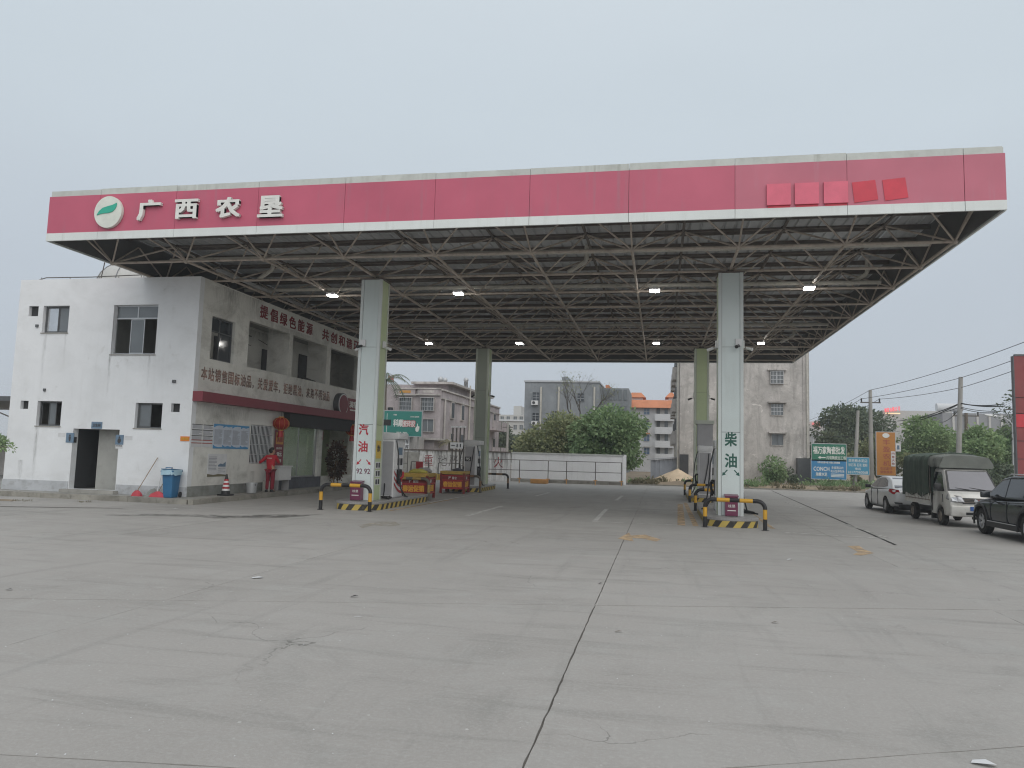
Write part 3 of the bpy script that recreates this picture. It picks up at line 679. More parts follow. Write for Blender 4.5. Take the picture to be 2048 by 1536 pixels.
# ================================================================ COLUMNS
ZI = .268
def column(cx, cy, front_m, label, group='canopy columns'):
    t = thing('canopy_column', label, 'column', group, (cx, cy, 0))
    w = .362
    for sx in (-1, 1):
        for sy in (-1, 1):
            x0, y0 = sx*w, sy*w
            obj('corner_post', MB().box(x0, x0-sx*.095, y0, y0-sy*.095, ZI, ZC), 'col_frame' if sy < 0 and front_m == 'col_white' else 'col_green_frame', t)
    zs = [ZI, 2.715, 5.265, ZC]
    for k in range(3):
        for side in range(4):
            m = front_m if side == 0 else 'col_green'
            a, b, z0, z1 = -w+.105, w-.105, zs[k]+.006, zs[k+1]-.006
            i, o_ = w-.03, w-.012
            bb = [(a, b, -o_, -i), (a, b, i, o_), (i, o_, a, b), (-o_, -i, a, b)][side]
            box('cladding_panel', m, t, *bb, z0, z1)
    obj('core', MB().box(-.31, .31, -.31, .31, ZI, ZC), 'backing', t)
    obj('cap_plate', MB().box(-.40, .40, -.40, .40, ZC, ZC+.03).tube((0,0,ZC+.03), (0,0,ZBN), .13, 10), 'steel_dark', t)
    return t
fy = -.348
CFL = column(COLX[0], COLY[0], 'col_white', 'front left canopy column with red petrol lettering and two 92 marks')
for s, z, hh in (('汽', 2.545, .36), ('油', 1.995, .36)): text(s, (-.05, fy, z), .33, hh, 'red_print', CFL, bold=.025, proud=.004)
def arr(t, x, z, sx, m):
    P = [(-.11, -.016), (.02, -.016), (.02, -.06), (.12, 0), (.02, .06), (.02, .016), (-.11, .016)]; c, s_ = math.cos(-.85), math.sin(-.85)
    pts = [(x+sx*(a*c-b*s_), fy-.001, z+(a*s_+b*c)) for a, b in P]
    obj('arrow_print', MB().prism(pts, (0, -.004, 0)), m, t)
arr(CFL, -.165, 1.49, -1, 'red_print'); arr(CFL, .165, 1.49, 1, 'red_print')
for x in (-.135, .135): text('92', (x, fy, 1.20), .205, .17, 'purple', CFL, bold=.01)
CFR = column(COLX[1], COLY[0], 'col_white', 'front right canopy column with dark green diesel lettering')
for s, z, hh in (('柴', 2.505, .42), ('油', 1.88, .42)): text(s, (0, fy, z), .345, hh, 'green_print', CFR, bold=.025)
arr(CFR, -.17, 1.52, -1, 'green_print'); arr(CFR, .17, 1.52, 1, 'green_print')
CBL = column(COLX[0], COLY[1], 'col_shade', 'rear left canopy column behind the pump marked 95')
CBR = column(COLX[1], COLY[1], 'col_green', 'rear right pale green canopy column behind the diesel pump')
# camera boxes and cameras on the columns
def cam_box(x, y, z, rz, m, label, black):
    t = thing('security_camera', label, 'camera', 'cameras on the canopy columns', (x, y, z), rz)
    obj('junction_box', MB().box(-.09, .09, -.06, 0, -.0, .22), 'white_paint', t)
    obj('arm', MB().path([(0, -.06, .02), (0, -.10, .0), (-.02, -.16, -.02)], .014, 6), m, t)
    obj('camera_body', MB().tube((-.01, -.12, .0), (-.08, -.27, -.05), .045, 10).tube((-.08, -.27, -.05), (-.09, -.29, -.056), .052, 10), m, t, True)
for (cx, cy, nm, fm) in ((COLX[0], COLY[0], 'front left column', 0), (COLX[1], COLY[0], 'front right column', 0), (COLX[0], COLY[1], 'rear left column', 1), (COLX[1], COLY[1], 'rear right column', 1)):
    z = 5.28 if fm == 0 else 5.0
    if fm == 0:
        x = cx-.2 if cx < 0 else cx+.22
        cam_box(x, cy-.363, z, 0, 'black', 'black camera under a white box on front of the '+nm, 1)
    cam_box(cx+.363, cy, z, math.pi/2, 'white_paint' if fm == 0 else 'black', ('white' if fm == 0 else 'black')+' camera on the right side of the '+nm, 0)
    cam_box(cx-.363, cy, z, -math.pi/2, 'white_paint' if fm == 0 else 'black', ('white' if fm == 0 else 'black')+' camera on the left side of the '+nm, 0)

# ================================================================ ISLANDS
def outline(w, y0, y1, n=12, r=None):
    P = []
    b = .62
    for k in range(n+1):
        t = math.pi + math.pi*k/n; P.append((w*math.cos(t), y0+b*(1+math.sin(t))))
    for k in range(n+1):
        t = math.pi*k/n; P.append((w*math.cos(t), y1-b*(1-math.sin(t))))
    return P
def island(cx, y0, y1, label):
    t = thing('fuel_island', label, 'fuel island', 'kerbed fuel islands', (cx, 0, 0))
    P = outline(.745, y0, y1); n = len(P)
    me = MB().prism([(x*.985, y if abs(y-y0) > 2 else y+.012, -.03) for x, y in P], (0, 0, .21)).mesh('hazard_kerb', 'stripes')
    uv = me.uv_layers.new(name='UVMap'); acc = [0]
    for k in range(n): acc.append(acc[-1]+math.dist(P[k], P[(k+1) % n]))
    for pl in me.polygons:
        if len(pl.vertices) == 4:
            ks = [me.loops[l].vertex_index % n for l in pl.loop_indices]
            wrap = (0 in ks and n-1 in ks)
            for l in pl.loop_indices:
                vi = me.loops[l].vertex_index; k = vi % n
                uv.data[l].uv = (acc[n] if wrap and k == 0 else acc[k], me.vertices[vi].co.z)
    link('hazard_kerb', me, t)
    o = obj('granite_top', MB().prism([(x*1.01, y, .18) for x, y in P], (0, 0, .088)), 'granite', t); bevel(o, .012, 1, 60)
    return t
island(COLX[0], 22.12, 28.1, 'striped fuel island under the front left column'); island(COLX[1], 22.02, 28.1, 'striped fuel island under the front right diesel column')
island(COLX[0], 35.4, 40.2, 'striped fuel island under the rear left column'); island(COLX[1], 34.5, 40.2, 'striped fuel island under the rear right column')

# ================================================================ GUARD RAILS (bent pipe hoops)
def hoop(cx, y, label, w=1.60, h=.78, tilt=0.0, mb_='black_paint', my_='yellow'):
    t = thing('guard_rail', label, 'guard rail', 'black and yellow pipe hoops at the islands', (cx, y, 0), tilt)
    r, rad = .058, .20; pts = [(-w/2, 0, 0)]; 
    for k in range(9):
        a = math.pi-math.pi/2*k/8; pts.append((-w/2+rad+rad*math.cos(a), 0, h-rad+rad*math.sin(a)))
    for k in range(9):
        a = math.pi/2-math.pi/2*k/8; pts.append((w/2-rad+rad*math.cos(a), 0, h-rad+rad*math.sin(a)))
    pts.append((w/2, 0, 0)); D = [0]
    for a, b in zip(pts, pts[1:]): D.append(D[-1]+math.dist(a, b))
    def at(s):
        for k in range(len(D)-1):
            if s <= D[k+1]: f = (s-D[k])/(D[k+1]-D[k]); return tuple(pts[k][i]+(pts[k+1][i]-pts[k][i])*f for i in range(3))
        return pts[-1]
    Lh = w-2*rad; leg = h-rad; arc = rad*math.pi/2
    cuts = [0, .30, leg-.02, leg+arc+.12, leg+arc+.12+(Lh-.24)*.36, leg+arc+.12+(Lh-.24)*.64, leg+arc+Lh-.12, D[-1]-leg+.02, D[-1]-.30, D[-1]]
    for k in range(9):
        a, b = cuts[k], cuts[k+1]; q = [at(a)]+[p for p, d in zip(pts, D) if a+1e-3 < d < b-1e-3]+[at(b)]
        obj('black_band' if k % 2 == 0 else 'yellow_band', MB().path(q, r, 12), mb_ if k % 2 == 0 else my_, t, True)
    for sx in (-1, 1): obj('base_plate', MB().prism([(sx*w/2+.10*math.cos(a), .10*math.sin(a), -.004) for a in np.linspace(0, 2*math.pi, 8, endpoint=False)], (0, 0, .014)), 'black_paint', t)
    return t
hoop(COLX[1]+.0, 21.75, 'black and yellow pipe hoop in front of the diesel column', tilt=-.14)
hoop(COLX[0]-.1, 22.16-.32, 'black and yellow pipe hoop in front of the left petrol column', tilt=.03)
hoop(COLX[1]+.05, 28.55, 'black and yellow pipe hoop behind the nearest diesel pump')
hoop(COLX[1]+.05, 34.0, 'black and yellow pipe hoop in front of the rear diesel pump')
hoop(COLX[1]+.05, 40.65, 'farthest black and yellow pipe hoop, behind the rear right column')
hoop(-9.70, 28.35, 'worn grey and yellow pipe hoop across the front of the nearer red crate', h=.82, mb_='hoop_worn', my_='hoop_worn_y')
hoop(-9.30, 35.32, 'worn brownish pipe hoop in front of the pump marked 95', mb_='hoop_worn', my_='hoop_brown')
hoop(COLX[0]+.45, 40.5, 'worn brown pipe hoop behind the rear left column', my_='hoop_brown')

# ================================================================ DISPENSERS, BINS ON THE COLUMNS
def sand_box(cx, cy, label):
    t = thing('column_bin', label, 'litter box', 'purple red boxes at the front columns', (cx, cy, ZI))
    obj('cabinet', MB().box(-.175, .175, -.12, .12, .02, .56), 'purple', t); obj('lid', MB().prism([(-.195, -.15, .56), (.195, -.15, .56), (.195, .13, .60), (-.195, .13, .60)], (0, 0, .03)), 'purple', t)
    text('桂垦', (0, -.121, .30), .20, .085, 'white_letter', t, bold=.01, proud=.003)
    obj('print_strip', MB().box(-.12, .12, -.124, -.121, .155, .18), 'white_letter', t)
    for sx in (-1, 1): obj('foot', MB().box(sx*.15-.02, sx*.15+.02, -.10, .10, 0, .02), 'black', t)
sand_box(COLX[1]-.0, COLY[0]-.362-.15, 'purple red metal box on the diesel island'); sand_box(COLX[0]-.12, COLY[0]-.362-.15, 'purple red metal box at the foot of the left petrol column')
def dispenser(cx, cy, label, mark, red_swoosh, hs=1):
    t = thing('fuel_dispenser', label, 'fuel pump', 'fuel pumps on the islands', (cx, cy, ZI))
    d = .30; w = .46
    o = obj('cabinet', MB().box(-d, d, -w, w, 0, 2.02), 'white_paint', t); bevel(o, .03, 2)
    o = obj('head', MB().prism([(-d-.02, -w-.04, 1.98), (d+.16, -w-.04, 2.03), (d+.16, -w-.04, 2.24), (-d-.02, -w-.04, 2.27)], (0, 2*w+.08, 0)), 'white_paint', t); bevel(o, .03, 2)
    obj('end_panel', MB().box(-d+.05, d-.05, -w-.012, -w-.001, .08, 1.94), 'grey_paint', t)
    for s in (1, -1):
        x = s*(d+.001)
        obj('control_panel', MB().box(x, x+s*.045, -.34, .34, .98, 1.86), 'white_paint', t)
        p = obj('display', MB().box(x+s*.046, x+s*.052, -.20, .20, 1.48, 1.74), 'sign_blue_grey', t)
        obj('keypad', MB().box(x+s*.046, x+s*.054, -.26, -.06, 1.12, 1.36).box(x+s*.046, x+s*.054, .02, .24, 1.12, 1.36), 'print_dark', t)
        if red_swoosh:
            for k in range(3):
                z0 = .12+k*.2; P = [(x+s*.004, -.42+.02*q*0+q*.084*1.0, z0+.55*((q/10)-1)**2*.6+.0) for q in range(11)]
                Pt = [(a, b, c+.09) for a, b, c in P]
                obj('swoosh_print', MB().prism(P+Pt[::-1], (s*.004, 0, 0)), 'red_paint', t)
        n = obj('nozzle', MB().path([(x+s*.05, -.12, .52), (x+s*.10, -.10, .66), (x+s*.12, -.05, .86), (x+s*.06, .0, .95)], .045, 8).box(x+s*.04, x+s*.10, -.10, .02, .46, .60), 'black', t, True)
        obj('nozzle_boot', MB().box(x, x+s*.09, -.16, .12, .90, .97).box(x, x+s*.02, -.18, .14, .5, .9), 'black', t)
        if red_swoosh: obj('nozzle_grip', MB().path([(x+s*.12, -.12, .64), (x+s*.16, .02, .74), (x+s*.13, .08, .88)], .055, 8), 'red_paint', n, True)
        hz = obj('hose', MB().path([(x+s*.04, -w+.05, 1.98), (x+s*.16, -w-.04, 1.5), (x+s*.20, -w-.07, 1.0), (x+s*.26, -w-.05, .45), (x+s*.36, -.45, .08), (x+s*.40, -.1, .03), (x+s*.26, .05, .06), (x+s*.14, -.08, .3), (x+s*.11, -.1, .6)], .022, 8), 'black', t, True)
    if mark:
        obj('grade_plate', MB().box(-.26, .06, -w-.022, -w-.013, 1.22, 1.44), 'print_dark', t); text(mark, (-.10, -w-.022, 1.33), .2, .14, 'white_letter', t, bold=.01, proud=.003)
        obj('hose', MB().path([(.2, -w-.01, 1.95), (.16, -w-.05, 1.6), (.06, -w-.06, .8), (-.02, -w-.05, .35)], .022, 8), 'black', t, True)
    return t
dispenser(COLX[0]+.08, 25.2, 'white fuel pump with red swooshes beside the left petrol column', None, True)
dispenser(COLX[0]+.3, 36.1, 'grey ended fuel pump with black 95 plate at the rear left column', '95', False)
dispenser(COLX[1]+.0, 25.3, 'diesel pump behind the front right column', None, False)
d4 = dispenser(COLX[1]-.02, 35.7, 'tall grey fuel pump before the rear right column', None, False)
for ch in list(d4.children):
    if ch.name.startswith('head'): pass
obj('hose', MB().path([(.16, -.475, 1.9), (.14, -.50, 1.5), (.02, -.51, .8), (-.12, -.50, .2)], .022, 8), 'black', d4, True)
obj('riser', MB().box(-.34, .34, -.40, .40, 2.24, 3.25), 'grey_paint', d4); obj('riser_cap', MB().box(-.40, .40, -.47, .47, 3.252, 3.42), 'col_green_frame', d4)
# yellow and pictogram plates on the inner side of the left column
t = thing('warning_plate', 'yellow warning plate on the right side of the left petrol column', 'sign', None, (COLX[0]+.352, COLY[0], 0))
obj('plate', MB().box(0, .012, -.2, .2, 1.62, 2.2), 'yellow_block', t); text('禁火', (.012, 0, 1.95), .26, .22, 'print_dark', t, XS, proud=.003)
for k, nm in enumerate(('top', 'middle', 'lowest')):
    t = thing('pictogram_plate', nm+' small black and white pictogram plate on the left petrol column', 'sign', 'pictogram plates in a column', (COLX[0]+.352, COLY[0], 1.40-k*.27))
    obj('plate', MB().box(0, .010, -.2, .2, -.11, .11), 'white_paint', t)
    for y in (-.1, .1): obj('pictogram', MB().box(.0105, .013, y-.07, y+.07, -.08, .08).box(.0135, .016, y-.035, y+.035, -.045, .045), 'print_dark', t)
# coiled hoses lying on the islands
for cx, cy, nm in ((COLX[1]+.95, 24.0, 'right of the diesel column'), (COLX[0]+.75, 23.9, 'on the left petrol island')):
    o = obj('loose_hose', MB().path([(cx-.75, cy+1.0, .9), (cx-.6, cy+.6, .5), (cx-.45, cy+.1, .30), (cx-.1, cy-.3, .30), (cx-.25, cy+.4, .31), (cx-.5, cy+.7, .31), (cx-.55, cy+.2, .33), (cx-.2, cy-.25, .34), (cx-.35, cy+.5, .34)], .024, 8), 'black', None, True)
    tag(o, 'black fuel hose looped on the kerb '+nm, 'hose')

# ================================================================ RED GOODS CRATES, POST
def crate(cx, cy, rz, label, mess):
    t = thing('goods_crate', label, 'crate', 'red and yellow goods crates', (cx, cy, 0), rz)
    w, d, z0, z1 = .54, .72, .20, .94
    obj('body', MB().box(-w, w, -d, d, z0, z1-.08), 'dkred_paint', t)
    for sx in (-1, 1):
        for sy in (-1, 1): obj('corner_post', MB().box(sx*w-.05, sx*w+.05, sy*d-.05, sy*d+.05, 0, z1), 'dkred_paint', t)
    for z, h in ((z0+.0, .06), (.58, .05), (z1-.16, .05)):
        obj('rail', MB().box(-w-.03, w+.03, -d-.03, d+.03, z, z+h), 'red_paint', t)
    obj('yellow_rim', MB().box(-w-.05, w+.05, -d-.05, d+.05, z1-.06, z1+.08), 'crate_yellow', t)
    fy = -d-.031
    text('P', (-.14, -d-.002, .72), .09, .14, 'white_letter', t, bold=0, proud=.006); text('昆仑', (.09, -d-.002, .71), .22, .12, 'white_letter', t, proud=.006)
    obj('sign_board', MB().box(-w+.1, w-.1, -d-.012, -d-.001, .27, .57), 'red_paint', t)
    text('春运促销', (0, -d-.012, .42), .88, .26, 'crate_letter', t, bold=.045, proud=.006)
    text('春运促销', (w+.002, 0, .42), 1.15, .26, 'crate_letter', t, XS, bold=.045, proud=.006); text('昆仑', (w+.002, 0, .71), .30, .13, 'white_letter', t, XS, proud=.006)
    return t
crate(-9.66, 29.25, .10, 'nearer red crate with yellow lettering, bags heaped on top', 1)
crate(-9.52, 34.45, .10, 'farther red crate with white lettering, left of the 95 pump', 0)
o = obj('goods_bag', MB().path([(-10.0, 29.2, 1.05), (-9.8, 29.1, 1.09), (-9.5, 29.15, 1.10), (-9.25, 29.2, 1.05)], .12, 10, [.05, .10, .10, .05]), 'bag_yellow', None, True); tag(o, 'yellow green bag on top of the nearer red crate', 'bag')
o = obj('goods_bag', MB().path([(-9.9, 29.7, 1.06), (-9.7, 29.65, 1.13), (-9.4, 29.7, 1.15), (-9.25, 29.8, 1.06)], .12, 8, [.05, .10, .10, .05]), 'granite', None, True); tag(o, 'dark grey bundle at the back of the nearer red crate', 'bundle')
o = obj('goods_bag', MB().path([(-9.7, 34.6, 1.06), (-9.4, 34.55, 1.08), (-9.15, 34.6, 1.05)], .10, 8, [.05, .1, .04]), 'tarp', None, True); tag(o, 'dark folded sheet on top of the farther red crate', 'bundle')

# ================================================================ SHOP BUILDING
BXL, BXR, BY0, BY1, BT, PV = -22.66, -15.44, 22.44, 38.2, 7.64, .155
shop = thing('shop_building', 'white two storey shop building tucked under the left end of the canopy', 'building')
FH = [(-22.22, -21.82, 6.31, 6.68), (-21.61, -20.54, 5.71, 6.68), (-18.74, -17.0, 4.94, 6.68), (-22.21, -21.89, 2.99, 3.28), (-21.51, -20.52, 2.41, 3.28), (-17.59, -16.56, 2.41, 3.27), (-16.23, -15.9, 2.98, 3.27), (-19.97, -18.14, .27, 2.34)]
TK = .24
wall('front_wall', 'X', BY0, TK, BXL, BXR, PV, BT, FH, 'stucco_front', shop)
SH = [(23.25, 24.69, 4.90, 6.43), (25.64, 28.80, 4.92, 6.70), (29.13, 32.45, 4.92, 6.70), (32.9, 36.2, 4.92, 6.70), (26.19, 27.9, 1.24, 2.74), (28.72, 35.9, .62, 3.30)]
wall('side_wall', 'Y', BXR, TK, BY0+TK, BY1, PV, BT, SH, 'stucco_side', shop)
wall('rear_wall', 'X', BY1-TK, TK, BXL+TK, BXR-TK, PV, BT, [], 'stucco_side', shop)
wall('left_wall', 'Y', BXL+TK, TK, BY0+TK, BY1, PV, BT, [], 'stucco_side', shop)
box('roof_slab', 'room', shop, BXL+TK, BXR-TK, BY0+TK, BY1-TK, 7.0, 7.2)
box('upper_floor', 'room', shop, BXL+TK, BXR-TK, BY0+TK, BY1-TK, 4.3, 4.5)
box('ground_floor', 'room', shop, BXL+TK, BXR-TK, BY0+TK, BY1-TK, .12, .25)
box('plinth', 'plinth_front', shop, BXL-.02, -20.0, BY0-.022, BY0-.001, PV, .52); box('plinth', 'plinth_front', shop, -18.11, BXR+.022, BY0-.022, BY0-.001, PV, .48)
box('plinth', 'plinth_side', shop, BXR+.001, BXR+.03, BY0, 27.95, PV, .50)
# windows of the front
def window(parts, x0, x1, z0, z1, y, panes, fm='frame_alu', fw=.045, gm='glass', transom=None):
    f = MB().box(x0, x1, y, y+.05, z0, z0+fw).box(x0, x1, y, y+.05, z1-fw, z1).box(x0, x0+fw, y, y+.05, z0+fw, z1-fw).box(x1-fw, x1, y, y+.05, z0+fw, z1-fw)
    zt = z1-fw
    if transom: f.box(x0+fw, x1-fw, y, y+.05, transom-fw/2, transom+fw/2); zt = transom-fw/2
    fo = obj('window', f, fm, parts)
    n = len(panes); w = (x1-x0-2*fw)/n
    for k, pm in enumerate(panes):
        a = x0+fw+k*w; 
        if pm is None: continue
        yy = y+.012+(k % 2)*.018
        obj('pane', MB().box(a+.03, a+w-.03, yy+.01, yy+.016, z0+fw+.03, zt-.03), pm, fo)
        obj('sash', MB().box(a, a+.03, yy, yy+.025, z0+fw, zt).box(a+w-.03, a+w, yy, yy+.025, z0+fw, zt).box(a+.03, a+w-.03, yy, yy+.025, z0+fw, z0+fw+.03).box(a+.03, a+w-.03, yy, yy+.025, zt-.03, zt), fm, fo)
    if transom:
        for k in range(2):
            w2 = (x1-x0-2*fw)/2; a = x0+fw+k*w2
            obj('pane', MB().box(a+.02, a+w2-.02, y+.02, y+.026, transom+fw/2, z1-fw), 'glass_grey', fo)
        obj('sash', MB().box((x0+x1)/2-.02, (x0+x1)/2+.02, y+.005, y+.045, transom+fw/2, z1-fw), fm, fo)
    return fo
WY = BY0+.13
window(shop, -21.61, -20.54, 5.71, 6.68, WY, ['glass_mirror', 'glass_grey'], 'frame_dark')
window(shop, -18.74, -17.0, 4.94, 6.68, WY, [None, 'glass_grey', None], 'frame_alu', .05, transom=6.22)
window(shop, -21.51, -20.52, 2.41, 3.28, WY, [None, 'glass_grey', None], 'frame_dark')
window(shop, -17.59, -16.56, 2.41, 3.27, WY, ['glass_grey', None], 'frame_dark')
for h in (FH[0], FH[3], FH[6]): obj('vent_grille', MB().box(h[0], h[1], WY, WY+.02, h[2], h[3]), 'dark', shop)
for k, h in enumerate((FH[1], FH[2], FH[4], FH[5])): box('sill', 'pave', shop, h[0]-.03, h[1]+.03, BY0-.03, BY0+.10, h[2]-.035, h[2]-.001)
for u, v, w_ in ((349, 763, .06), (75, 652, .05), (90, 780, .04)): q_ = onY(u, v, BY0); obj('wall_bracket', MB().box(q_.x-w_, q_.x+w_, BY0-.05, BY0-.001, q_.z-.05, q_.z+.05), 'frame_dark', shop)
# rooms behind
box('partition', 'room', shop, BXL+TK, BXR-1.9, 25.4, 25.5, 4.5, 7.0); box('partition', 'room', shop, -19.4, -19.3, BY0+TK, 25.4, 4.5, 7.0)
box('partition', 'dark', shop, BXL+TK, BXR-TK, 25.4, 25.5, .25, 4.3)
box('partition', 'room', shop, -18.02, -17.94, BY0+TK, 25.4, .25, 4.3); box('partition', 'room', shop, -20.1, -20.02, BY0+TK, 25.4, .25, 4.3)
dr = obj('toilet_door', MB().box(-20.018, -19.978, BY0+.26, BY0+1.25, .27, 2.33).box(-19.97, -19.3, BY0+1.26, BY0+1.30, .27, 2.33), 'dark', shop)
box('partition', 'room', shop, -19.45, -18.02, BY0+.62, BY0+.70, .25, 4.3)
box('door_step', 'pave', shop, -20.1, -18.0, BY0-.28, BY0+.24, PV, .268)
# loggia of the upper floor
box('loggia_wall', 'stucco_side', shop, BXR-1.95, BXR-1.8, 25.5, BY1-TK, 4.5, 7.0)
for a, b in ((28.82, 29.10), (32.48, 32.86)): box('loggia_pier', 'stucco_side', shop, BXR-1.0, BXR-TK, a, b, 4.5, 7.0)
for y in (26.6, 30.2, 33.6): obj('loggia_door', MB().box(BXR-1.8, BXR-1.76, y-.45, y+.45 if y < 33 else y+1.6, 4.5, 6.45 if y > 33 else 6.2), 'door_dark', shop)
for y in (25.7, 29.2): obj('cable', MB().path([(BXR-1.78, y+.2, 6.55), (BXR-1.78, y+1.4, 6.36), (BXR-1.78, y+2.4, 6.22), (BXR-1.78, y+3.1, 6.2)], .014, 5).tube((BXR-1.77, y+1.6, 6.52), (BXR-1.77, y+3.1, 6.60), .02, 5), 'wire', shop)
obj('loose_rags', MB().path([(BXR-.15, 30.4, 4.95), (BXR-.15, 30.8, 5.0), (BXR-.15, 31.3, 4.96), (BXR-.12, 31.6, 4.94)], .05, 8), 'black', shop)
# side window upstairs
sf = obj('window', MB().box(BXR-.16, BXR-.11, 23.25, 24.69, 4.90, 4.95).box(BXR-.16, BXR-.11, 23.25, 24.69, 6.38, 6.43).box(BXR-.16, BXR-.11, 23.25, 23.30, 4.95, 6.38).box(BXR-.16, BXR-.11, 24.64, 24.69, 4.95, 6.38).box(BXR-.155, BXR-.115, 23.30, 24.64, 5.90, 5.94).box(BXR-.155, BXR-.115, 23.88, 23.93, 4.95, 6.38), 'frame_dark', shop)
obj('pane', MB().box(BXR-.14, BXR-.135, 23.93, 24.64, 4.95, 5.90), 'glass', sf); obj('pane', MB().box(BXR-.142, BXR-.137, 23.30, 24.64, 5.94, 6.38), 'glass', sf)
# red band above the ground floor
bz0, bz1, bo = 3.36, 3.70, .38
for k, (a, b) in enumerate(((BY0-.015, 27.1), (27.105, 31.8), (31.805, 37.2))): obj('red_band', MB().box(BXR+.001, BXR+bo, a, b, bz0+random.uniform(-.01,.01), bz1), 'band_red', shop)
# lettering painted on the side wall
def line_of(s, y0, y1, z, h, m, gap=.12, bold=.03, skip=()):
    n = len(s); w = (y1-y0)/n
    for k, ch in enumerate(s):
        if ch == ' ': continue
        if ch in '，、': text(ch, (BXR, y0+w*(k+.25), z-h*.36), w*.25, h*.3, m, shop, XS, bold, .006); continue
        text(ch, (BXR, y0+w*(k+.5), z), w*(1-gap), h, m, shop, XS, bold, .006)
M['paint_red'] = mat('dark_red_wall_paint', (.20, .022, .03), .6, .2, 3, dirt=.25, dirtcol=(.3, .2, .18))
def faded():
    s = NT('faded_red_brown_wall_paint'); p = s.pos(); f = s.rng(s.noise(p, 4.5, 8, .75), .4, .6, .2, .9)
    s.fin(s.mix(s.rng(s.noise(p, 1.2, 4), .45, .6), (.43, .28, .23), (.29, .21, .18)), .8); t = s.n('BsdfTransparent'); m = s.n('MixShader', i_0=f, i_1=t.outputs[0], i_2=s.b.outputs[0]); s.t.links.new(m.outputs[0], s.o.inputs[0]); return s.m
M['paint_faded'] = faded()
line_of('提倡绿色能源', 26.25, 30.95, 7.215, .52, 'paint_red', .22); line_of('共创和谐环境', 31.75, 37.2, 7.215, .52, 'paint_red', .22)
line_of('本站销售国标油品，关爱爱车，拒绝黑油、来路不明油品', 22.78, 33.0, 4.36, .46, 'paint_faded', .14)
# ground floor barred window
gf = obj('window', MB().box(BXR-.14, BXR-.09, 26.19, 27.9, 1.24, 1.29).box(BXR-.14, BXR-.09, 26.19, 27.9, 2.69, 2.74).box(BXR-.14, BXR-.09, 26.19, 26.24, 1.29, 2.69).box(BXR-.14, BXR-.09, 27.85, 27.9, 1.29, 2.69).box(BXR-.13, BXR-.1, 27.02, 27.06, 1.29, 2.69), 'frame_alu', shop)
obj('pane', MB().box(BXR-.12, BXR-.115, 26.24, 27.85, 1.29, 2.69), 'glass_dull', gf)
for k in range(17):
    y = 26.25+k*1.6/16; obj('bar', MB().tube((BXR-.03, y, 1.25), (BXR-.03, y, 2.73), .011, 6, caps=False), 'frame_alu', gf)
for z in (1.6, 1.98, 2.36): obj('bar', MB().box(BXR-.05, BXR-.015, 26.2, 27.89, z-.015, z+.015), 'frame_alu', gf)
# shopfront
box('shutter_box', 'dark', shop, BXR+.001, BXR+.30, 28.69, 37.2, 2.78, 3.34)
gl = obj('shopfront', MB().box(BXR-.20, BXR-.12, 28.72, 32.0, .62, .68).box(BXR-.20, BXR-.12, 28.72, 28.78, .68, 3.3).box(BXR-.20, BXR-.12, 31.95, 32.1, .62, 3.3).box(BXR-.19, BXR-.13, 30.35, 30.39, .68, 3.3), 'frame_alu', shop)
for a, b in ((28.78, 30.35), (30.39, 31.95)): obj('pane', MB().box(BXR-.165, BXR-.155, a, b, .68, 3.3), 'glass_shop', gl)
box('shopfront_pier', 'stucco_side', shop, BXR-.26, BXR-.02, 32.1, 32.5, .25, 3.3)
box('stone_base', 'tarp', shop, BXR-.20, BXR+.03, 28.0, 32.4, PV, .62)
box('back_wall', 'shop_green', shop, -17.75, -17.65, 25.6, BY1-TK, .25, 4.3)
box('shop_counter', 'wood', shop, -17.2, -16.9, 28.9, 31.6, .25, 1.25); box('display_case', 'glass_grey', shop, -16.8, -16.2, 28.9, 31.5, .25, 1.0)
for k, (y, z) in enumerate(((28.9, 1.9), (30.2, 2.2), (31.2, 1.8))): box('display_board', ['shop_green', 'paper', 'room'][k], shop, -17.6+.01*k, -17.55+.01*k, y, y+.9, .3, z+1.0)
box('entrance_door', 'col_green', shop, BXR-.9, BXR-.84, 32.7, 34.1, .25, 2.5); box('door_poster', 'red_paint', shop, BXR-.5, BXR-.49, 33.2, 33.55, 2.3, 2.72)
for k, y in enumerate((29.7, 30.9)):
    t = thing('shop_lamp', ('nearer' if k == 0 else 'farther')+' small lit lamp inside the shop behind the greenish glass', 'ceiling light', None, (-16.35, y, 3.0))
    obj('lamp_bulb', MB().lathe([(.02, -.10), (.06, -.06), (.06, .02), (.02, .06)], n=12), 'lamp', t, True); obj('lamp_cord', MB().tube((0,0,.06), (0,0,1.3), .008, 5), 'wire', t)
# toilet signs etc. on the front, each flat plate its own thing
def plate(name, label, px, m, y=None, th=.02, cat='sign', group=None):
    a, b = onY(px[0], px[3], BY0), onY(px[2], px[1], BY0); t = thing(name, label, cat, group, ((a.x+b.x)/2, BY0-.001, (a.z+b.z)/2))
    w, h = (b.x-a.x)/2, (b.z-a.z)/2; obj('plate', MB().box(-w, w, -th, 0, -h, h), m, t); return t, w, h, -th
def figure(t, y, k=1.0, skirt=False):
    q = MB().prism([(.035*k*math.cos(a), y, .085*k+.035*k*math.sin(a)) for a in np.linspace(0, 2*math.pi, 10, endpoint=False)], (0, -.004, 0))
    q.prism([(-.05*k, y, .045*k), (.05*k, y, .045*k), (.075*k if skirt else .04*k, y, -.05*k), (.025*k, y, -.13*k), (-.025*k, y, -.13*k), (-.075*k if skirt else -.04*k, y, -.05*k)], (0, -.004, 0)); obj('figure_print', q, 'print_dark', t)
t, w, h, y = plate('toilet_sign', 'blue grey sign above the toilet doorway', (183, 844, 205, 857), 'sign_blue_grey'); text('卫生间', (0, y, 0), w*1.5, h*1.0, 'print_dark', t, proud=.003)
